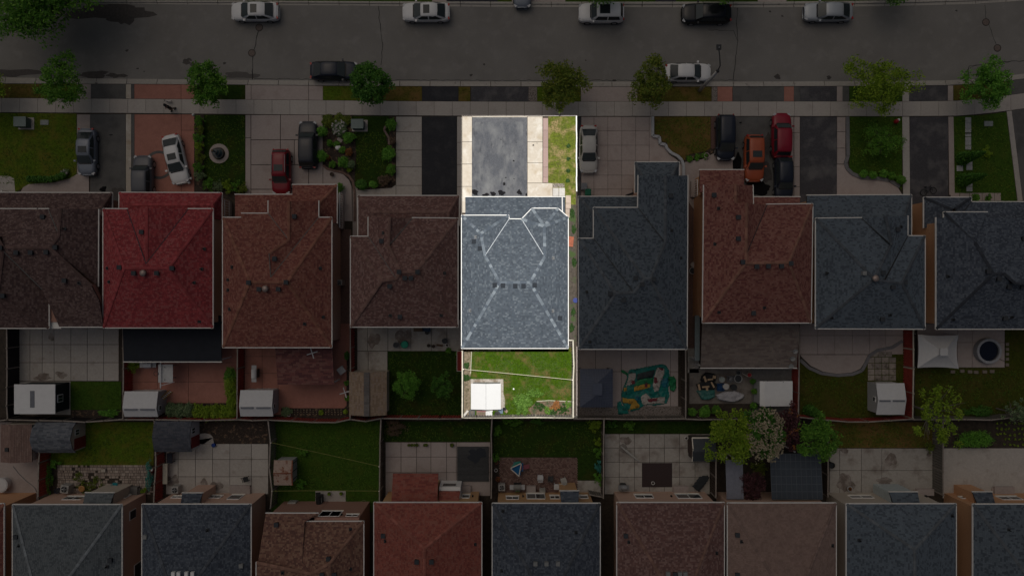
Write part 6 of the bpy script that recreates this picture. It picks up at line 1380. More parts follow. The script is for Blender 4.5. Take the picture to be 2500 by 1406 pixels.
# ------------------------------------------------------------------ street furniture and yard things
b0 = W(1707,222,0); t = thing('street_lamp', 'tall concrete street lamp leaning over the white sedan', 'street lamp', (b0.x,b0.y,0)); PC = M('lamp_pole_concrete',(.44,.43,.41),var=.12,scale=5)
obj('pole', G().tube((b0.x,b0.y,0),(b0.x,b0.y,6.2),.19,.12,10), PC, t, smooth=True)
hd = W(1755,116,7.3); pts = [Vector((b0.x,b0.y,6.0)), Vector((b0.x+.05,b0.y+.3,6.7)), Vector((b0.x+(hd.x-b0.x)*.5,b0.y+1.0,7.15)), Vector((hd.x,hd.y-.2,7.3))]
g = G()
for p, q in zip(pts, pts[1:]): g.tube(p,q,.055,.05,8)
obj('arm', g, DARKM, t); obj('collar', G().tube((b0.x,b0.y,6.15),(b0.x,b0.y,6.35),.16,.1,10), DARKM, t)
o = obj('lamp_head', G().ob(hd,(.42,.46,.12)), DARKM, t); obj('sensor', G().lathe((hd.x,hd.y-.05,hd.z+.06),[(.06,0),(.06,.08),(.03,.1)],8), GREYM, o)
MH = M('cast_iron',(.135,.105,.09),var=.3,scale=9,rough=.7)
for x,y,l in ((633,68,'below the leftmost white sedan'),(615,130,'in the middle of the left road crack'),(2407,55,'at the upper right of the road'),(2435,118,'near the right corner of the road')):
    c = W(x,y,0); t = thing('manhole_cover', 'rusty round manhole cover '+l, 'manhole', (c.x,c.y,0), group='manhole covers')
    obj('frame', G().ring((c.x,c.y,.001),.30,.38,.014,24), M('iron_frame',(.055,.045,.04)), t); obj('lid', G().lathe((c.x,c.y,.001),[(.295,0),(.295,.012),(.27,.016)],24), MH, t)
    g = G()
    for i in range(-3,4): g.box(c.x+i*.07-.012,c.y-.2,.017,c.x+i*.07+.012,c.y+.2,.023)
    obj('ribs', g, MH, t)
UG = M('utility_green',(.11,.145,.135),rough=.5,var=.08)
for x0,y0,x1,y1,l in ((33,285,63,309,'green utility box on the far left lawn'),(857,291,887,314,'green utility box beside the flower garden')):
    a, b = W(x0,y1,.95), W(x1,y0,.95); cxm, cym = (a.x+b.x)/2, (a.y+b.y)/2
    t = thing('utility_box', l, 'utility box', (cxm,cym,.05)); obj('pad', G().box(a.x-.1,a.y-.12,.05,b.x+.25,b.y+.1,.16), CONCW, t)
    obj('cabinet', G().box(a.x+.04,a.y+.04,.16,b.x-.04,b.y-.04,.88), UG, t); obj('lid', G().box(a.x,a.y,.88,b.x,b.y,.97), M('utility_lid',(.155,.195,.185),rough=.5,var=.06), t)
    obj('door', G().box(a.x+.1,a.y,.22,b.x-.1,a.y+.035,.82), UG, t)
for x,y,w,h,l in ((109,299.5,.82,.5,'grey ground lid on the far left lawn'),(2413,302.5,.88,.52,'grey green ground lid on the right lawn')):
    c = W(x,y,.09); t = thing('ground_lid', l, 'utility lid', (c.x,c.y,.08)); obj('frame', G().box(c.x-w/2,c.y-h/2,.08,c.x+w/2,c.y+h/2,.13), GREYM, t); obj('cover', G().box(c.x-w/2+.04,c.y-h/2+.04,.13,c.x+w/2-.04,c.y+h/2-.04,.145), M('lid_grey',(.25,.27,.265),var=.1), t)
# fountain
c = W(536,376,0); t = thing('fountain', 'tiered dark stone fountain in a round pinkish ring', 'fountain', (c.x,c.y,.09)); FS = M('fountain_stone',(.085,.082,.075),var=.25,scale=6,rough=.6)
obj('stone_ring', G().ring((c.x,c.y,.06),.62,.98,.10,32), CONCP, t); obj('gravel', G().lathe((c.x,c.y,.06),[(.62,0),(.62,.04)],28), SOIL, t)
cx_ = c.x; cy_ = c.y
for r_, z_, n_ in ((.56,.35,'basin'),(.40,.80,'basin'),(.27,1.2,'basin')):
    o = obj(n_, G().lathe((cx_,cy_,z_),[(r_*.35,-.22),(r_*.8,-.1),(r_,.05),(r_,.09),(r_*.86,.09),(r_*.8,.02)],24), FS, t, smooth=False); obj('water', G().lathe((cx_,cy_,z_+.02),[(r_*.8,.0),(r_*.8,.02)],20), M('fountain_water',(.05,.075,.085),rough=.08), o)
obj('column', G().lathe((cx_,cy_,.06),[(.2,0),(.12,.3),(.1,.7),(.08,1.2),(.07,1.5),(.12,1.55),(.13,1.63),(.05,1.72)],14), FS, t); obj('finial', G().lathe((cx_,cy_,1.7),[(.06,0),(.10,.06),(.06,.13),(.02,.17)],12), M('finial_tan',(.30,.22,.13)), t)
# person and dog on the sidewalk
def skin_mesh(name, joints, bones, mat, parent, sub=1):
    me = bpy.data.meshes.new(name); me.from_pydata([j[0] for j in joints], bones, []); o = bpy.data.objects.new(name, me); COL.objects.link(o)
    me.materials.append(mat); o.parent = parent
    md = o.modifiers.new('skin','SKIN'); 
    for i, j in enumerate(joints): me.skin_vertices[0].data[i].radius = (j[1], j[1]*(j[2] if len(j) > 2 else 1)); me.skin_vertices[0].data[i].use_root = (i == 0)
    s = o.modifiers.new('sub','SUBSURF'); s.levels = sub; s.render_levels = sub
    return o
c = W(424,268.5,.10); t = thing('person', 'person in black walking on the sidewalk at the left', 'person', (c.x,c.y,.10), R(150))
SKIN = M('skin',(.30,.19,.14),rough=.6,var=.05); CL = M('black_clothes',(.012,.012,.014),var=.2); LEG = M('brown_trousers',(.11,.075,.06),var=.15)
J = [((0,0,.95),.155,.8),((0,0,1.15),.14,.85),((0,0,1.36),.19,.6),((0,0,1.47),.07),((0,-.01,1.55),.085),((0,-.01,1.66),.105),((0,-.01,1.75),.07),
     ((.20,0,1.40),.075),((.26,.06,1.13),.055),((.25,.20,.92),.045),((-.20,0,1.40),.075),((-.27,-.06,1.13),.055),((-.24,.06,.90),.045),
     ((.10,.02,.88),.10),((.10,.14,.50),.075),((.10,.12,.09),.05),((-.10,-.02,.88),.10),((-.10,-.02,.50),.075),((-.10,-.26,.12),.05)]
Bn = [(0,1),(1,2),(2,3),(3,4),(4,5),(5,6),(2,7),(7,8),(8,9),(2,10),(10,11),(11,12),(0,13),(13,14),(14,15),(0,16),(16,17),(17,18)]
body = skin_mesh('body', J, Bn, SKIN, t, 2)
def shell(name, js, bs, mat): return skin_mesh(name, js, bs, mat, t, 2)
shell('jacket', [((0,0,.86),.185,.85),((0,0,1.12),.175,.85),((0,0,1.36),.215,.65),((0,0,1.46),.10),((.21,0,1.40),.095),((.27,.06,1.13),.075),((.255,.17,.97),.06),((-.21,0,1.40),.095),((-.28,-.06,1.13),.075),((-.25,.04,.95),.06)], [(0,1),(1,2),(2,3),(2,4),(4,5),(5,6),(2,7),(7,8),(8,9)], CL)
shell('trousers', [((0,0,.92),.165,.85),((.10,.02,.86),.115),((.10,.14,.50),.09),((.10,.12,.14),.07),((-.10,-.02,.86),.115),((-.10,-.02,.50),.09),((-.10,-.25,.16),.07)], [(0,1),(1,2),(2,3),(0,4),(4,5),(5,6)], LEG)
shell('hair', [((0,-.03,1.70),.118),((0,-.05,1.58),.09),((0,-.01,1.77),.085)], [(0,1),(0,2)], CL)
for s, y in ((.10,.16),(-.10,-.20)): obj('shoe', G().ob((s,y+.03,.045),(.10,.27,.09)), BLACK, t, world=False)
for s, xx, yy, zz in ((1,.25,.20,.92),(-1,-.24,.06,.90)):
    hnd = G().ob((xx,yy+.05,zz-.03),(.035,.09,.09))
    for i in range(4): hnd.tube((xx,yy+.03+i*.02,zz-.07),(xx-s*.012,yy+.05+i*.02,zz-.135+abs(i-1.5)*.008),.010,.008,5)
    hnd.tube((xx,yy+.09,zz-.02),(xx-s*.03,yy+.125,zz-.06),.011,.009,5); obj('hand', hnd, SKIN, t, world=False)
for s in (-1,1): obj('ear', G().ob((s*.10,-.01,1.65),(.02,.05,.07)), SKIN, t, world=False)
obj('nose', G().ob((0,.105,1.64),(.03,.04,.045)), SKIN, t, world=False); obj('mouth', G().ob((0,.095,1.59),(.05,.012,.012)), M('lip',(.22,.08,.07)), t, world=False)
for s in (-1,1): obj('eye', G().ob((s*.038,.094,1.67),(.028,.014,.016)), M('eye_dark',(.02,.02,.02)), t, world=False)
c = W(415,249.5,.1); t = thing('dog', 'small white dog with dark spots beside the walking person', 'dog', (c.x,c.y,.10), R(175)); DG = M('dog_fur',(.48,.45,.42),var=.15,scale=14,c2=(.03,.028,.026),s2=6,lo2=.58,hi2=.62)
skin_mesh('body', [((-.16,0,.30),.085),((.02,0,.29),.085),((.17,0,.31),.095),((.26,0,.40),.055),((.33,0,.46),.062),((.42,0,.43),.032),((.16,.06,.20),.035),((.16,.06,.04),.024),((.16,-.06,.20),.035),((.17,-.06,.04),.024),((-.19,.06,.22),.045),((-.24,.06,.12),.024),((-.21,.06,.03),.024),((-.19,-.06,.22),.045),((-.24,-.06,.12),.024),((-.20,-.06,.03),.024),((-.24,0,.36),.022),((-.33,0,.45),.012)],
   [(0,1),(1,2),(2,3),(3,4),(4,5),(2,6),(6,7),(2,8),(8,9),(0,10),(10,11),(11,12),(0,13),(13,14),(14,15),(0,16),(16,17)], DG, t, 1)
for s in (-1,1): obj('ear', G().ob((.31,s*.05,.50),(.03,.04,.06)), BLACK, t, world=False)
# bins, porch railings
def bin_(label, px, py, mat, lid):
    c = W(px,py,0); t = thing('wheelie_bin', label, 'bin', (c.x,c.y,.1), group='bins')
    obj('tub', G().add([(c.x-.22,c.y-.25,.12),(c.x+.22,c.y-.25,.12),(c.x+.22,c.y+.25,.12),(c.x-.22,c.y+.25,.12),(c.x-.28,c.y-.32,.98),(c.x+.28,c.y-.32,.98),(c.x+.28,c.y+.32,.98),(c.x-.28,c.y+.32,.98)], [(0,3,2,1),(4,5,6,7),(0,1,5,4),(1,2,6,5),(2,3,7,6),(3,0,4,7)]), mat, t)
    obj('lid', G().add([(c.x-.30,c.y-.34,.985),(c.x+.30,c.y-.34,.985),(c.x+.30,c.y+.34,1.0),(c.x-.30,c.y+.34,1.0),(c.x-.24,c.y-.26,1.06),(c.x+.24,c.y-.26,1.06),(c.x+.24,c.y+.26,1.07),(c.x-.24,c.y+.26,1.07)], [(0,3,2,1),(4,5,6,7),(0,1,5,4),(1,2,6,5),(2,3,7,6),(3,0,4,7)]), lid, t)
    for s in (-.2,.2): obj('wheel', G().tube((c.x+s-.03,c.y-.27,.17),(c.x+s+.03,c.y-.27,.17),.08,n=10), BLACK, t)
bin_('grey wheelie bin beside the brown drive', 1424, 459, M('bin_grey',(.13,.14,.155)), M('bin_lid_grey',(.17,.18,.195)))
bin_('green wheelie bin next to the grey one', 1433, 473, M('bin_green',(.012,.085,.05)), M('bin_lid_green',(.016,.115,.068)))
def railing(label, x, y0, y1, z0=.5, h=1.0):
    a, b = W(x,y0,z0+h), W(x,y1,z0+h); t = thing('porch_railing', label, 'railing', (a.x,(a.y+b.y)/2,0))
    obj('porch_slab', G().box(a.x-.35,b.y,.03,a.x+.12,a.y,z0), CONCP, t); obj('rail', G().box(a.x-.05,b.y,z0+h-.06,a.x+.05,a.y,z0+h), WHITE, t); n = max(3, int((a.y-b.y)/.22))
    for i in range(n+1): y = b.y+(a.y-b.y)*i/n; obj('baluster', G().box(a.x-.025,y-.025,z0,a.x+.025,y+.025,z0+h-.06), WHITE, t)
railing('white porch railing right of the rust brown house', 829, 470, 556); railing('white porch railing between the red and rust brown houses', 548, 489, 533); railing('white porch railing left of the rust house', 1703, 438, 478); railing('white porch railing at the left edge', 3, 465, 506)
# hoses, bicycle, odd front yard things
def hose(label, pts, mat, r=.03, z=.12, name='hose'):
    g = G(); q = [W(x,y,z) for x,y in pts]
    for a, b in zip(q, q[1:]): g.tube(a,b,r,r,6)
    c = q[0]; o = obj(name, g, mat, None, loc=(c.x,c.y,0)); tag(o, label, 'hose')
c = W(2266,468,.1); t = thing('bicycle', 'dark bicycle lying on the far right drive', 'bicycle', (c.x,c.y,.09), R(12))
for x in (-.50,.50):
    w = obj('wheel', G().ring((x,0,.02),.29,.335,.04,20), BLACK, t, world=False); g = G()
    for i in range(6): g.tube((x,0,.04),(x+.3*math.cos(i*1.05),.3*math.sin(i*1.05),.04),.006,.006,4)
    obj('spokes', g, GREYM, w, world=False)
g = G(); F_ = [(-.5,0),(-.08,-.05),(.32,.42),(-.18,.42),(.5,0)]
for a, b in ((0,1),(1,2),(1,3),(3,2),(0,3),(2,4)): g.tube((*F_[a],.06),(*F_[b],.06),.02,.02,6)
obj('frame', g, DARKM, t, world=False); obj('saddle', G().ob((-.22,.50,.06),(.24,.10,.05)), BLACK, t, world=False); obj('handlebar', G().tube((.30,.48,.06),(.42,.62,.06),.018), DARKM, t, world=False); obj('crank', G().ring((-.08,-.05,.05),.05,.09,.02,12), DARKM, t, world=False)
def ornament(label, px, py, cols):
    c = W(px,py,.09); t = thing('lawn_ornament', label, 'ornament', (c.x,c.y,.09)); obj('base', G().lathe((c.x,c.y,.09),[(.20,0),(.24,.12),(.2,.3),(.12,.42)],12), cols[0], t, smooth=True); obj('head', G().lathe((c.x+.15,c.y+.12,.3),[(.05,0),(.13,.06),(.13,.16),(.05,.24)],12), cols[1], t, smooth=True)
RPL = M('red_plastic',(.30,.012,.018),rough=.4); ornament('red and white lawn ornament at the top of the right lawn', 2186, 298, (RPL,WHITE)); ornament('red and white ornament by the red fence', 371, 1148, (RPL,WHITE))
def pot(label, px, py, r=.25, h=.4, mat=None, plant=None, z0=.1, name='plant_pot', soil=True):
    c = W(px,py,z0); t = thing(name, label, 'pot', (c.x,c.y,z0), group='pots and planters'); m = mat or M('clay',(.24,.075,.04),var=.15)
    obj('pot', G().lathe((c.x,c.y,z0),[(r*.7,0),(r*.95,h*.85),(r*1.05,h*.86),(r*1.05,h),(r*.85,h),(r*.82,h*.8)],16), m, t); obj('soil', G().lathe((c.x,c.y,z0+h*.78),[(r*.82,0),(r*.82,.02)],14), SOIL, t)
    if plant: g = G(); leaves(g, (c.x,c.y,z0+h+.05), r*.9, r*.9, .14, 60, .12, random.Random(int(px))); obj('foliage', g, LV[plant], t)
pot('wheel shaped ring planter at the foot of the brown lawn', 1724, 381, .27, .22, M('ring_planter',(.33,.28,.26)))
pot('round dark planter on the curved walk', 812, 427, .2, .3, M('wood_pot',(.06,.03,.025)))
for i,(x,y,m,p,l) in enumerate([(1216,1203-36,None,'rust','large clay pot left of the brick patio'),(1211,1146,WHITE,None,'white lidded tub left of the brick patio'),(1212,1127,None,None,'small clay pot at the brick patio corner'),(2072,1191,M('white_pot',(.5,.5,.5)),'rust','white pot with orange flowers on the stained concrete'),(805,1203,M('lime_pot',(.12,.15,.03)),'yel','left green pot on the small concrete pad'),(834,1203,M('lime_pot',(.12,.15,.03)),'yel','right green pot on the small concrete pad'),(515,1188,M('maroon_pot',(.05,.012,.014)),None,'small maroon pot on the grey yard'),(1674,1068,WHITE,None,'white rimmed pot beside the dark plastic shed'),(1047,843,BLACK,None,'black pot on the stained slabs'),(1059,845,M('wood_pot',(.06,.03,.025)),None,'brown pot on the stained slabs'),(1092,842,WHITE,None,'white lidded tub on the stained slabs'),(394,1008,WHITE,None,'small white pot by the left plastic shed'),(707,1011,WHITE,None,'white ring pot in the seedling bed'),(1593,1177,WHITE,None,'white ring pot on the outdoor carpet')]): pot(l, x, y, .24 if 'large' in l or 'orange' in l else .16, .36 if 'large' in l else .28, m, p)
for i in range(6): pot('small green pot in the row on the deck yard, %s from the left' % ['first','second','third','fourth','fifth','sixth'][i], [999,1006,1013,1019,1037,1042][i], 1085, .14, .22, M('moss_pot',(.05,.06,.025)), 'olive')
pot('long dark trough by the deck corner', 1104, 1085, .2, .25, DARKM, 'olive')
# AC units
def ac(label, px, py, s=.8, h=.75, rz=0):
    c = W(px,py,h); t = thing('air_conditioner', label, 'air conditioner', (c.x,c.y,.1), R(rz), group='air conditioners'); m = M('ac_case',(.34,.33,.31),rough=.5,var=.08)
    obj('case', G().ob((0,0,h/2),(s,s,h)), m, t, world=False); obj('top', G().ob((0,0,h+.02),(s*.97,s*.97,.04)), m, t, world=False); obj('fan_well', G().lathe((0,0,h+.041),[(s*.38,0),(s*.38,.01)],20), BLACK, t, world=False)
    for i in range(4): obj('fan_blade', G().ob((.14*math.cos(i*1.57),.14*math.sin(i*1.57),h+.06),(s*.30,.13,.01),rz=i*1.57,rx=.4), GREYM, t, world=False)
    obj('fan_guard', G().ring((0,0,h+.065),s*.37,s*.40,.02,20), m, t, world=False)
ac('beige air conditioner on the stone patio', 159, 1193, rz=-8); ac('round grey air conditioner on the grey yard', 428, 1195, .7); ac('grey air conditioner on the plain green lawn', 713, 1235, .8); ac('beige air conditioner beside the brick patio wall', 1225, 1189, .65, .6); ac('small wall side unit of the rust brown house', 829, 690, .55, 1.2)
# grills
def grill(label, px, py, L_=1.3, rz=0, lidm=None, casem=None):
    c = W(px,py,.95); t = thing('barbecue_grill', label, 'grill', (c.x,c.y,.1), R(rz), group='barbecue grills'); cm_ = casem or M('steel_case',(.40,.40,.40),rough=.4,var=.08); lm = lidm or GREYM
    obj('cabinet', G().ob((0,0,.42),(L_*.52,.5,.80)), DARKM, t, world=False); obj('side_shelf', G().ob((L_*.4,0,.84),(L_*.26,.48,.05)), cm_, t, world=False); obj('side_shelf', G().ob((-L_*.4,0,.84),(L_*.26,.48,.05)), cm_, t, world=False)
    g = G(); secs = []
    for i in range(7): a = math.pi*i/6; secs.append((-.27*math.cos(a), .84+.26*math.sin(a)))
    v = [(x,y,z) for x in (-L_*.27,L_*.27) for y,z in secs]; g.add(v, [(i,i+1,7+i+1,7+i) for i in range(6)]+[tuple(range(6,-1,-1)),tuple(range(7,14))]); obj('lid', g, lm, t, world=False, smooth=False)
    obj('handle', G().tube((-L_*.2,-.30,.98),(L_*.2,-.30,.98),.02), GREYM, t, world=False)
grill('pale grill with a dark slot below the navy terrace roof', 361, 891, 1.5, 0, PLW2); grill('white grill with black lid parts on the terracotta yard', 620, 912, 1.55, 90, PLW2); grill('grey covered grill by the carpet yard wall', 1523, 1190, 1.0, 0, GREYM, GREYM); grill('large dark covered grill on the small concrete pad', 778, 1221, 1.5, 95, BLACK, BLACK); grill('curved stone grey grill on the brick patio', 1263, 1189, 1.4, 0, M('grill_stone',(.20,.195,.18)))
# tables, chairs
def table(label, px, py, w, d, mat, z=.72, rz=0, name='table'):
    c = W(px,py,z); t = thing(name, label, 'table', (c.x,c.y,.1), R(rz)); obj('top', G().ob((0,0,z-.1),(w,d,.05)), mat, t, world=False)
    for x in (-1,1):
        for y in (-1,1): obj('leg', G().ob((x*w*.42,y*d*.42,(z-.12)/2),(.05,.05,z-.12)), mat, t, world=False)
table('white square table on the terracotta yard', 833, 904, .68, .68, M('table_white',(.50,.50,.49)), rz=38); table('pale table pair on the brick patio', 1363, 1188, .85, .55, M('table_white',(.50,.50,.49))); table('small white table by the stone patio pit', 252, 1148, .42, .30, CONCL, .3); table('pale narrow workbench by the red fence', 403, 1156, .45, 2.0, FCAPL, .8); table('navy cushion on the narrow workbench yard', 414, 1118, .55, 1.0, M('navy_cloth',(.02,.022,.032)), .75)
def chair(label, px, py, mat, rz=0, slats=5, legm=None):
    c = W(px,py,.5); t = thing('patio_chair', label, 'chair', (c.x,c.y,.1), R(rz), group='patio chairs'); obj('seat', G().ob((0,0,.42),(.5,.48,.04)), mat, t, world=False)
    for i in range(slats): obj('back_slat', G().ob((-.2+.4*i/(slats-1),.27,.68),(.05,.03,.5),rx=-.2), mat, t, world=False)
    obj('back_rail', G().ob((0,.31,.93),(.5,.04,.06)), mat, t, world=False)
    for x in (-1,1):
        obj('armrest', G().ob((x*.26,.02,.62),(.05,.45,.03)), mat, t, world=False)
        for y in (-1,1): obj('leg', G().ob((x*.22,y*.2,.2),(.045,.045,.42)), legm or mat, t, world=False)
TEAL = M('teal_plastic',(.008,.20,.23),rough=.4); PCH = M('pale_chair',(.36,.35,.32),rough=.6); GCH = M('grey_chair',(.22,.215,.20))
chair('white plastic chair in the middle of the brick patio', 1319, 1165, M('white_chair',(.50,.50,.50)), 180); chair('dark lounge chair on the brick patio', 1345, 1168, M('dark_chair',(.06,.065,.065)), 90); chair('pale slatted bench chair at the right of the brick patio', 1376, 1172, PCH, 200, 8); chair('teal chair with pale legs on the stone patio', 281, 1184, TEAL, 180, 4, PCH); chair('grey metal chair on the grey concrete yard', 600, 1170, DARKM, 15); chair('pale slatted chair leaning at the brick wall', 1324, 1196, PCH, 0, 6)
c = W(200,1192,.4); t = thing('stool', 'round yellow flower stool on the stone patio', 'stool', (c.x,c.y,.1)); obj('seat', G().lathe((0,0,.3),[(.3,0),(.32,.06),(.2,.10),(.08,.08)],14), M('yellow_plastic',(.34,.17,.05),rough=.5), t, world=False); obj('pedestal', G().lathe((0,0,0),[(.22,0),(.12,.1),(.12,.3)],12), PCH, t, world=False)
# concrete stairs at rear doors
def steps(label, x0, x1, y_near, y_far, n=3, mat=None):
    """y_near: wall side pixel (larger y), y_far: free side"""
    t = thing('rear_steps', label, 'steps', W((x0+x1)/2,y_far,0))
    for i in range(n):
        z = .2*(n-i); ya = y_far+(y_near-y_far)*(n-1-i)/n if False else y_far+(y_near-y_far)*i/n*.5
        obj('step', G().prism(P2(rect(x0+i*.2,y_far+(y_near-y_far)*.28*(n-1-i),x1-i*.2,y_near),z), .03, .2*(i+1)), mat or CONCP, t)
steps('wooden steps behind the pale grey slate house', 310, 341, 1207, 1186, 3, M('grey_boards',(.15,.145,.135))); steps('concrete steps behind the dark slate house', 562, 612, 1207, 1184, 2); steps('concrete steps behind the umber house', 816, 842, 1244, 1228, 3); steps('concrete steps behind the brick red house', 1127, 1150, 1206, 1184, 3); steps('pale steps behind the navy slate house', 1285, 1308, 1204, 1185, 2); steps('pale steps behind the reddish brown house', 1643, 1680, 1206, 1185, 2); steps('white steps behind the corner house at the lower right', 2425, 2474, 1208, 1187, 2); steps('concrete stoop behind the blue slate house', 2236, 2278, 1208, 1192, 2)
# hot tub
c = W(2415,857,.65); t = thing('hot_tub', 'round inflatable hot tub full of dark water', 'hot tub', (c.x,c.y,.1)); TUB = M('tub_grey',(.26,.265,.28),rough=.5)
obj('wall', G().ring((c.x,c.y,.1),.98,1.24,.56,36), TUB, t); obj('rim', G().lathe((c.x,c.y,.60),[(1.22,0),(1.26,.05),(1.20,.12),(1.02,.12),(.98,.06)],36) if False else G().ring((c.x,c.y,.655),1.0,1.22,.05,36), M('tub_rim',(.34,.345,.36),rough=.5), t); obj('water', G().lathe((c.x,c.y,.2),[(.98,0),(.98,.3)],36), M('tub_water',(.006,.008,.018),rough=.05,spec=.6), t)
hose('dark cable running from the hot tub', [(2440,876),(2448,880),(2453,881)], BLACK, .02)
# bounce castle lying collapsed
def sheet(poly, z, amp, cell, seed, base=0.0):
    q = P2(poly, z); x0,x1 = min(p[0] for p in q), max(p[0] for p in q); y0,y1 = min(p[1] for p in q), max(p[1] for p in q)
    nx, ny = int((x1-x0)/cell)+1, int((y1-y0)/cell)+1; idx = {}; g = G(); keep = set()
    for i in range(nx):
        for j in range(ny):
            if inpoly(x0+(i+.5)*cell, y0+(j+.5)*cell, q): keep.add((i,j))
    def vid(i,j):
        if (i,j) not in idx:
            x, y = x0+i*cell, y0+j*cell; inner = all((i-a,j-b) in keep for a in (0,1) for b in (0,1))
            n1 = noise.noise(Vector((x*1.3,y*1.3,seed))); n2 = noise.noise(Vector((x*4,y*4,seed+5)))
            zz = z + (amp*(.55+.6*n1+.35*n2) if inner else -z*.0)
            idx[(i,j)] = len(g.v); g.v.append((x+.25*cell*n2, y+.25*cell*n1, max(base, zz) if inner else max(base, z-amp*.3)))
        return idx[(i,j)]
    for i,j in sorted(keep): g.f.append((vid(i,j),vid(i+1,j),vid(i+1,j+1),vid(i,j+1)))
    return g
c = W(1580,950,0); t = thing('bounce_castle', 'collapsed teal and green inflatable bounce castle spread on the slabs', 'bounce castle', (c.x,c.y,.1))
PV = lambda n, c_: M('vinyl_'+n, c_, rough=.45, var=.25, scale=3, c2=tuple(x*.45 for x in c_), s2=2.6, lo2=.52, hi2=.62)
VT, VG, VY, VW, VR, VD, VB = PV('teal',(.006,.15,.125)), PV('green',(.01,.16,.055)), PV('yellow',(.38,.22,.025)), PV('white',(.36,.33,.29)), PV('red',(.14,.018,.026)), PV('dark',(.02,.03,.03)), PV('blue',(.008,.115,.155))
BC = [('main_sheet',[(1537,902),(1560,899),(1612,889),(1625,890),(1634,905),(1636,925),(1632,950),(1635,965),(1628,985),(1600,990),(1575,988),(1558,1000),(1540,1004),(1520,988),(1517,962),(1522,945),(1530,925),(1533,910)],VT,.12,.16),
 ('side_bolster',[(1632,920),(1645,918),(1650,926),(1652,945),(1646,957),(1636,952)],VG,.22,.2),('foot_panel',[(1507,982),(1516,978),(1520,990),(1540,985),(1532,998),(1536,1010),(1510,1012),(1508,1000)],VT,.12,.14),('stray_tab',[(1516,904),(1523,904),(1534,911),(1532,917),(1518,909)],VG,.1,.1),
 ('yellow_fin',[(1520,970),(1535,974),(1549,973),(1562,990),(1560,995),(1536,1001),(1542,985),(1521,984)],VY,.3,.06),('white_patch',[(1536,912),(1553,911),(1551,924),(1543,938),(1528,942),(1533,925)],VW,.3,.06),('window_net',[(1557,912),(1600,902),(1594,921),(1568,925),(1555,927)],VD,.3,.05),('white_patch',[(1605,897),(1622,900),(1622,912),(1614,930),(1608,954),(1598,956),(1594,940),(1598,918)],VW,.31,.06),('green_band',[(1556,929),(1568,925),(1594,922),(1594,936),(1570,938),(1548,944)],VG,.3,.06),
 ('yellow_band',[(1549,943),(1572,938),(1588,937),(1588,945),(1570,950),(1548,955)],VY,.32,.05),('white_patch',[(1566,966),(1578,960),(1590,972),(1606,970),(1624,969),(1622,984),(1590,986),(1570,988),(1565,976)],VW,.31,.06),('red_patch',[(1541,930),(1549,928),(1551,936),(1543,939)],VR,.36,.04),('red_patch',[(1597,918),(1603,922),(1606,934),(1598,936)],VR,.38,.04),('red_patch',[(1575,936),(1581,935),(1580,945),(1574,945)],VR,.38,.03),('red_patch',[(1580,974),(1606,971),(1604,979),(1584,981)],VR,.37,.03),('red_patch',[(1609,897),(1621,900),(1618,904),(1610,902)],VR,.37,.03),('blue_patch',[(1616,925),(1631,921),(1630,945),(1620,946),(1614,938)],VB,.3,.08),('yellow_dot',[(1523,947),(1530,945),(1529,953),(1523,955)],VY,.33,.03),('blue_patch',[(1550,966),(1562,966),(1564,982),(1556,980)],VB,.3,.06)]
for n_, pl, m_, z_, am in BC: obj(n_, sheet(pl, z_+.02, am, .07, len(pl)+z_*10, .105), m_, t, smooth=True)
# junk pile and tarps in the junk yard
c = W(1721,940,0)
for n_, l, pl, m_, z_, am in (('tarp','teal tarp heaped below the timber offcuts',[(1699,953),(1720,951),(1746,952),(1745,970),(1730,976),(1712,975),(1706,962)],M('teal_tarp',(.03,.13,.115),rough=.6,var=.25,c2=(.10,.17,.15),s2=2),.3,.22),('tarp','big white tarp with dark ties beside the shrubs',[(1748,964),(1768,956),(1795,954),(1818,963),(1815,972),(1795,981),(1770,980),(1753,976)],M('white_tarp',(.36,.35,.37),rough=.6,var=.12),.35,.25),('tarp','black sheet under the upper timber offcuts',[(1712,918),(1722,910),(1742,911),(1750,918),(1748,930),(1718,934),(1710,928)],BLACK,.3,.2),('tarp','black sheet under the lower timber offcuts',[(1700,938),(1712,932),(1745,930),(1750,940),(1745,951),(1704,950)],M('black_sheet',(.02,.022,.024)),.3,.15),('tarp','dark folded tarp by the carpet yard wall',[(1690,1187),(1708,1163),(1728,1160),(1732,1166),(1724,1180),(1706,1201)],M('grey_tarp',(.026,.03,.033),var=.2),.5,.12)):
    cc = W(sum(p[0] for p in pl)/len(pl), sum(p[1] for p in pl)/len(pl), 0); g = sheet(pl, z_, am, .07, z_*7+len(l), .1)
    n0 = len(g.v); o = obj(n_, g, m_, None, loc=(cc.x,cc.y,0), smooth=True); tag(o, l, 'tarp', 'tarps')
for i,(x,y,L_,w_,a_,l) in enumerate([(1721.5,925,.56,.2,-70,'left upper'),(1734,926,.55,.16,5,'level upper'),(1744,920,.3,.3,80,'short upper'),(1707,945,.6,.2,-78,'left lower'),(1723,944,.7,.16,5,'level lower'),(1740,939,.6,.16,-62,'right lower'),(1726,949,.35,.22,90,'short lower')]): one('timber_offcut', G().ob((0,0,0),(L_,w_,.06),R(a_)), WOODP, 'pale timber offcut on the junk pile, %s one' % l, 'timber', W(x,y,.52), 'timber offcuts')
def bucket(label, px, py, r, h, mat, lid=None, name='bucket', rim=None):
    c = W(px,py,h); t = thing(name, label, name, (c.x,c.y,.09), group='buckets and tubs'); obj('tub', G().lathe((0,0,0),[(r*.85,0),(r,h),(r*1.04,h+.01),(r*.94,h+.01),(r*.9,h*.75)],18), mat, t, world=False); obj('lid' if lid else 'contents', G().lathe((0,0,h*.76),[(r*.9,0),(r*.9,.02 if not lid else h*.26)],16), lid or DARKM, t, world=False)
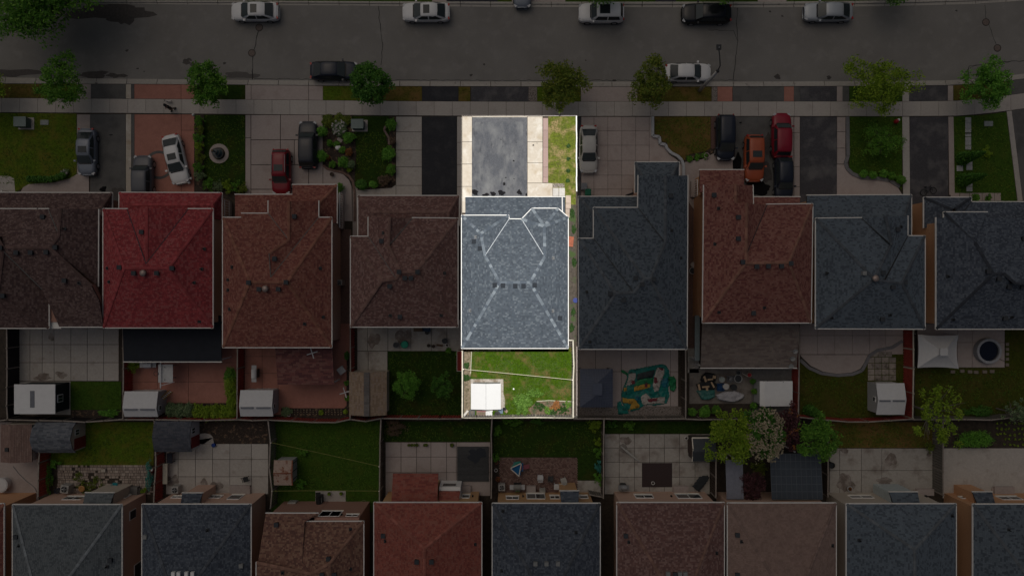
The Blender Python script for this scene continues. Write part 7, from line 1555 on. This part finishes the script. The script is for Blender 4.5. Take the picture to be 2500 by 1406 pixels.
bucket('white bucket with a red mark on the junk pile', 1762, 926, .28, .4, M('bucket_white',(.42,.42,.41)), M('lid_mint',(.30,.34,.32))); bucket('white lidded tub on the junk pile', 1772, 943, .30, .45, M('bucket_white',(.42,.42,.41)), M('lid_white',(.44,.43,.41))); bucket('dark round tub on the junk pile', 1791, 945, .32, .4, M('tub_dark',(.05,.05,.055))); bucket('white rimmed black tub on the junk pile', 1802, 924, .38, .4, M('bucket_white',(.42,.42,.41)), None); bucket('small grey bucket on the junk pile', 1803, 910, .2, .35, GREYM); bucket('red spotted dish on a stand in the junk yard', 1829, 915, .22, .3, CONCL, RPL)
one('crate', G().box(-.32,-.36,0,.32,.36,.03).box(-.32,-.36,.03,-.28,.36,.42).box(.28,-.36,.03,.32,.36,.42).box(-.28,-.36,.03,.28,-.32,.42).box(-.28,.32,.03,.28,.36,.42), M('blue_crate',(.01,.055,.16),rough=.5), 'blue plastic crate on the junk pile', 'crate', W(1757,944,.1)); one('crate', G().box(-.38,-.3,0,.38,.3,.03).box(-.38,-.3,.03,-.34,.3,.35).box(.34,-.3,.03,.38,.3,.35).box(-.34,-.3,.03,.34,-.26,.35).box(-.34,.26,.03,.34,.3,.35).box(-.2,-.2,.03,.1,.2,.3), M('grey_crate',(.16,.16,.17),var=.5,scale=9), 'grey crate of metal scraps on the junk pile', 'crate', W(1783,924,.1))
hose('thin brown stick across the junk pile', [(1751,913),(1776,922)], WOOD, .02, .5, 'stick'); hose('pale handle leaning in the junk yard', [(1812,911),(1826,919)], CREAM, .02, .5, 'stick')
# things on the bright lot
c = W(1152,1007,.3); t = thing('tyre', 'old car tyre behind the white shed in the brighter yard', 'tyre', (c.x,c.y,.09)); obj('tread', G().ring((0,0,0),.19,.33,.2,22), M('old_tyre',(.07,.072,.07),var=.25), t, world=False); obj('rim', G().lathe((0,0,.02),[(.185,0),(.185,.12),(.06,.14)],16), M('old_rim',(.10,.085,.07)), t, world=False)
c = W(1174,1011,.3); t = thing('wooden_crate', 'reddish slatted crate behind the white shed', 'crate', (c.x,c.y,.09)); 
for i in range(7): obj('slat', G().box(-.40+i*.13,-.28,.30,-.33+i*.13,.28,.33), M('crate_slat',(.20,.13,.12),objvar=.25), t, world=False)
for y in (-.3,.3): obj('side_board', G().box(-.42,y-.025,0,.5,y+.025,.34), M('crate_red',(.30,.14,.14)), t, world=False)
one('metal_box', G().box(-.32,-.3,0,.32,.3,.3).box(-.26,-.1,.3,-.1,.16,.34).box(.08,-.14,.3,.22,.1,.34), M('pale_machine',(.46,.46,.45),var=.25,scale=9), 'pale metal box with dark holes behind the white shed', 'box', W(1194,1010,.1)); one('panel', G().ob((0,0,0),(1.05,.12,.05),-.06), WHITE, 'white board lying behind the white shed', 'board', W(1190,1001,.25))
for i,(x,y,s,m_,l) in enumerate([(1223,1003,.3,M('scrap_blue',(.10,.14,.18),var=.4),'blue grey scrap heap'),(1233,998,.26,BLACK,'black bag'),(1215,1010,.33,M('dark_scrap',(.03,.028,.026),var=.5),'dark scrap heap'),(1235,1003,.2,M('scrap_tan',(.22,.16,.12)),'round tan block')]):
    g = G(); rr = random.Random(i); 
    for k in range(9): g.ob((rr.uniform(-s,s)*.6,rr.uniform(-s,s)*.6,.08+rr.random()*.2),(s*rr.uniform(.3,.8),s*rr.uniform(.3,.8),.12),rr.random()*3,rr.random()*.6)
    one('scrap_heap', g, m_, l+' by the corner of the brighter white shed', 'scrap', W(x,y,.1))
one('board', G().ob((0,0,0),(.85,.2,.04),R(52)), M('weathered_board',(.40,.38,.34)), 'pale board leaning in the rear left corner of the brighter yard', 'board', W(1136,1010,.5)); one('tarp', G().ob((0,0,0),(.55,1.0,.25),R(-6)).ob((.03,.05,.15),(.4,.7,.12),R(-10)), M('orange_tarp',(.24,.075,.04),var=.2), 'orange brick coloured cover in the side strip of the brighter house', 'cover', W(1393,590,.3)); one('bucket', G().lathe((0,0,0),[(.2,0),(.25,.38),(.25,.4)],14), M('blue_bucket',(.002,.014,.13),rough=.6), 'bright blue bucket in the side strip of the brighter house', 'bucket', W(1404,733,.1)); one('stone', G().lathe((0,0,0),[(.05,0),(.09,.05),(.03,.1)],8), WHITE, 'small white stone on the brighter back lawn', 'stone', W(1254,949,.09))
one('fence_box', G().box(-.2,-.95,0,.2,.95,.45), M('red_box',(.20,.022,.018),var=.15), 'long red box fixed beside the brighter yard fence', 'box', W(1122,881,.5)) if False else None
a = W(1122,881,1.4); t = thing('garden_cabinet', 'tall red cabinet against the brighter yard fence', 'cabinet', (a.x,a.y,.09)); obj('body', G().box(-.24,-.95,0,.2,.95,1.35), M('red_box',(.20,.022,.018),var=.15), t, world=False); obj('frame', G().box(-.27,-1.0,1.35,-.23,1.0,1.39).box(-.23,-1.0,1.35,.2,-.96,1.39).box(-.23,.96,1.35,.2,1.0,1.39), CREAM, t, world=False)
def line(label, pts, mat=None, z=1.8, r=.025):
    a = W(*pts[0],z); b = W(*pts[1],z); t = thing('clothesline', label, 'clothesline', (a.x,a.y,0)); g = G(); n = 10; P_ = [a.lerp(b,i/n)-Vector((0,0,.10*4*(i/n)*(1-i/n))) for i in range(n+1)]
    for p, q in zip(P_, P_[1:]): g.tube(p,q,r,r,5)
    obj('rope', g, mat or M('rope',(.48,.44,.33)), t)
    for p in (a,b): obj('post', G().tube((p.x,p.y,.05),(p.x,p.y,z+.05),.04), FCAP, t); obj('pulley', G().lathe((p.x,p.y,z+.05),[(.05,0),(.07,.03),(.05,.06)],10), CREAM, t)
line('pale rope line across the brighter back lawn', [(1131,901),(1398,927)]); YR = M('yellow_rope',(.20,.20,.06)); line('yellow rope line across the plain green lawn, upper', [(662,1080),(926,1138)], YR); line('yellow rope line across the plain green lawn, lower', [(665,1198),(926,1198)], YR)
# basketball backboard, ladder, fallen pole, umbrella
a = W(388,936,2.3); b = W(388,890,2.3); t = thing('basketball_hoop', 'white basketball backboard lying over the terracotta yard', 'basketball hoop', (a.x,a.y,.1)); ym = (a.y+b.y)/2; xx = a.x
obj('backboard', G().ob((W(405,915,1.7).x,ym,1.75),(1.35,1.75,.06),ry=.12), M('board_white',(.50,.50,.49)), t); obj('frame_bar', G().bar((xx,a.y-.5,2.0),(xx,b.y+.4,2.0),.09,.09), PLW2, t); obj('frame_bar', G().bar((xx,b.y+.2,1.97),(xx+1.1,b.y+.45,1.5),.06,.06), PLW2, t); obj('frame_bar', G().bar((xx,a.y-.25,1.97),(xx+1.1,a.y+.05,1.5),.06,.06), PLW2, t)
obj('hoop', G().ring((W(381,915,1.9).x,ym,1.9),.19,.23,.03,18), DARKM, t); 
for s in (-1,1): obj('leg', G().tube((xx+.5,ym+s*.6,.1),(xx+.3,ym+s*.6,1.85),.05), GREYM, t)
t = thing('ladder', 'yellow ladder leaning by the left plastic shed', 'ladder', W(405,970,.1)); YL = M('yellow_ladder',(.30,.19,.02)); p0, p1, q0, q1 = W(421,956,.12), W(399,975,1.2), W(414,953,.12), W(393,971,1.2)
obj('side_rail', G().bar(p0,p1,.05,.08), YL, t); obj('side_rail', G().bar(q0,q1,.05,.08), YL, t)
for i in range(6): f = (i+.5)/6; obj('rung', G().bar(p0.lerp(p1,f),q0.lerp(q1,f),.05,.03), PLW2, t)
c = W(1521,1093,.1); t = thing('parasol', 'folded beige parasol lying across its round base', 'parasol', (c.x,c.y,.1)); obj('base', G().lathe((0,0,0),[(.42,0),(.42,.08),(.36,.12)],8), M('parasol_base',(.20,.18,.16)), t, world=False); obj('pole', G().tube((-.25,.2,.2),(1.55,-1.25,.35),.09,.05,8), PCH, t, world=False); obj('canopy', G().tube((.2,-.15,.28),(1.4,-1.12,.36),.13,.07,8), PCH, t, world=False)
# antennas on the terrace roof
for i,(x,y,l) in enumerate([(1941,857,'upper'),(1935,875,'middle'),(1931,893,'lower')]):
    c = W(x,y,2.8); t = thing('satellite_dish', 'white satellite dish on the grey brown terrace roof, %s of three' % l, 'dish', (c.x,c.y,2.6), group='satellite dishes'); g = G().lathe((0,0,0),[(.04,0),(.17,.05),(.23,.11),(.22,.115),(.16,.06),(.04,.02)],18); o = obj('dish', g, M('dish_grey',(.26,.265,.26)), t, world=False); o.location = (0,0,.25); o.rotation_euler = (R(12),R(-14),0); obj('mast', G().tube((0,0,-.1),(0,0,.3),.03), GREYM, t, world=False); obj('feed_arm', G().tube((0,0,.3),(-.5,.03,.38),.018), GREYM, t, world=False)
for i,(x,y,z,l) in enumerate([(762,862,3.3,'white metal wind spinner on the rust terrace roof'),(842,958,1.0,'pale garden windmill by the tan shed')]):
    c = W(x,y,z); t = thing('wind_spinner', l, 'ornament', (c.x,c.y,z-.5)); obj('mast', G().tube((0,0,-.35 if z>2 else -z+.6),(0,0,.5),.05), PLW2, t, world=False)
    for k in range(4): obj('blade', G().ob((.28*math.cos(k*1.57+.3),.28*math.sin(k*1.57+.3),.5),(.5,.09,.03),rz=k*1.57+.3), PLW2, t, world=False)
# play house with slide
c = W(1262,1144,1.0); t = thing('play_house', 'blue and green toddler play house with a pink slide', 'play house', (c.x,c.y,.1)); BLU = M('play_blue',(.012,.10,.24),rough=.4); GRN = M('play_green',(.01,.15,.115),rough=.4); PNK = M('play_pink',(.34,.115,.14),rough=.4)
def tri(name, pts, m): pp = [Vector(p) for p in pts]; n = len(pp); obj(name, G().add(pp+[p-Vector((0,0,.05)) for p in pp],[tuple(range(n)),tuple(range(2*n-1,n-1,-1))]+[(k,n+k,n+(k+1)%n,(k+1)%n) for k in range(n)]), m, t, world=False)
tri('roof_panel', [(-.62,.1,1.05),(.40,.55,.95),(.36,.72,.75),(-.2,.62,.75)], GRN); tri('roof_panel', [(-.62,.08,1.05),(.40,.52,.95),(.36,-.62,.85),(.22,-.72,.8),(-.55,-.1,.95)], BLU)
for a_, b_ in (((-.62,.1,1.08),(.40,.55,.98)),((-.6,.0,1.0),(.2,-.74,.84)),((.2,-.74,.84),(.42,.5,.98))): obj('roof_edge', G().tube(a_,b_,.05), CREAM, t, world=False)
obj('wall', G().box(-.35,-.4,0,.35,.45,.8), BLU, t, world=False); obj('slide', G().add([(.38,-.16,.78),(1.25,-.16,.12),(1.25,.26,.12),(.38,.26,.78),(.38,-.16,.72),(1.25,-.16,.06),(1.25,.26,.06),(.38,.26,.72)],[(0,1,2,3),(7,6,5,4),(0,4,5,1),(1,5,6,2),(2,6,7,3),(3,7,4,0)]), PNK, t, world=False); obj('platform', G().box(.36,-.3,.6,.62,.5,.68), BLU, t, world=False)
# lower-left corner: round white table tops and junk
bucket('large round white tabletop at the lower left edge', 2, 1183, .72, .7, PLW2, PLW2, 'round_table'); hose('thin grey hose on the beige concrete yard', [(32,1138),(45,1155),(62,1172),(78,1184),(86,1192),(89,1200)], GREYM, .025); bucket('blue basin at the stone patio corner', 140, 1197, .25, .3, M('navy_tub',(.03,.035,.07))); bucket('blue ball tub on the grey yard', 522, 1086, .2, .25, M('blue_tub',(.012,.03,.16)), M('blue_tub_l',(.02,.05,.22)))
bucket('green lidded tub on the stained slabs', 988, 841, .36, .55, M('green_tub',(.02,.20,.13)), M('green_lid',(.03,.26,.17))); bucket('grey tub beside the green lidded tub', 967, 842, .28, .4, M('grey_tub',(.13,.15,.17))); bucket('dark blue basin on the stained slabs', 1086, 832, .26, .4, M('navy_tub',(.03,.035,.07))); bucket('black bin by the upper wall of the stained slabs', 1043, 811, .22, .5, BLACK); table('dark bench by the wall of the stained slabs', 1022, 803, 1.0, .5, WOOD, .5); table('blue bench by the wall of the stained slabs', 1041, 803, .8, .5, M('blue_bench',(.03,.06,.11)), .5); hose('brown log lying on the stained slabs', [(1066,842),(1081,844)], WOOD, .1, .2, 'log')
bucket('dark drum in the lower right corner yard', 2030, 1135, .3, .6, BLACK); bucket('white lamp bucket by the blue slate house', 2146, 1188, .24, .4, PLW2); bucket('white ball on the pale grey fence', 2278, 1164, .14, 1.5, WHITE, WHITE, 'fence_ball') if False else None
bucket('white bowl planter in the side passage', 1691, 661, .34, .25, PLW2); bucket('round stone table in the side passage', 1692, 646, .25, .3, CONC, CONC)
one('boulder', G().lathe((0,0,0),[(.2,0),(.3,.12),(.26,.28),(.1,.36)],9), WHITE, 'white boulder in the flower garden', 'boulder', W(826,361,.1)); one('flagstone', G().ob((0,0,.05),(.55,.32,.1),R(-35)), CONCP, 'pale flagstone in the flower garden', 'stone', W(830,342,.1)); 
# low brick walls in beds
for l, pts, m_ in (('small curved brick border in the narrow bed', [(941,309),(938,318),(944,328),(950,338),(950,354)], M('border_brick',(.20,.14,.12),var=.2)),):
    g = G().path([W(x,y,.15) for x,y in pts], .2, .16); o = obj('brick_border', g, m_, None, loc=W(*pts[0],0)); tag(o, l, 'edging')
# white garden lamps by the red drive
for i,(x,y,l) in enumerate([(474,282,'at the head of the red drive border'),(468,437,'white ball left by the white sedan'),(464,447,'white ball lower by the white sedan')]):
    c = W(x,y,.3); t = thing('garden_lamp', 'small white garden globe '+l, 'garden lamp', (c.x,c.y,.09)); obj('stake', G().tube((0,0,0),(0,0,.3),.03), GREYM, t, world=False); obj('globe', G().lathe((0,0,.28),[(.05,0),(.12,.06),(.14,.14),(.10,.22),(.03,.26)],12), PLW2, t, world=False, smooth=True)
# wooden frames / scooter in front of the slate house
c = W(1538,474,.5); t = thing('scooter', 'dark kick scooter leaning at the slate house garage', 'scooter', (c.x,c.y,.1), R(20)); obj('deck', G().ob((0,0,.12),(.75,.16,.05)), BLACK, t, world=False); obj('stem', G().tube((.36,0,.12),(.22,.1,1.0),.025), DARKM, t, world=False); obj('handlebar', G().tube((.22,-.2,1.0),(.22,.35,1.0),.02), DARKM, t, world=False)
for x in (-.38,.4): obj('wheel', G().tube((x,-.03,.09),(x,.03,.09),.09,n=12), TYRE, t, world=False)

hose('thin pale hose loop on the plain green lawn', [(888+7*math.cos(i*.52), 1230+10*math.sin(i*.52)) for i in range(13)], M('hose_green',(.16,.20,.09)), .02)
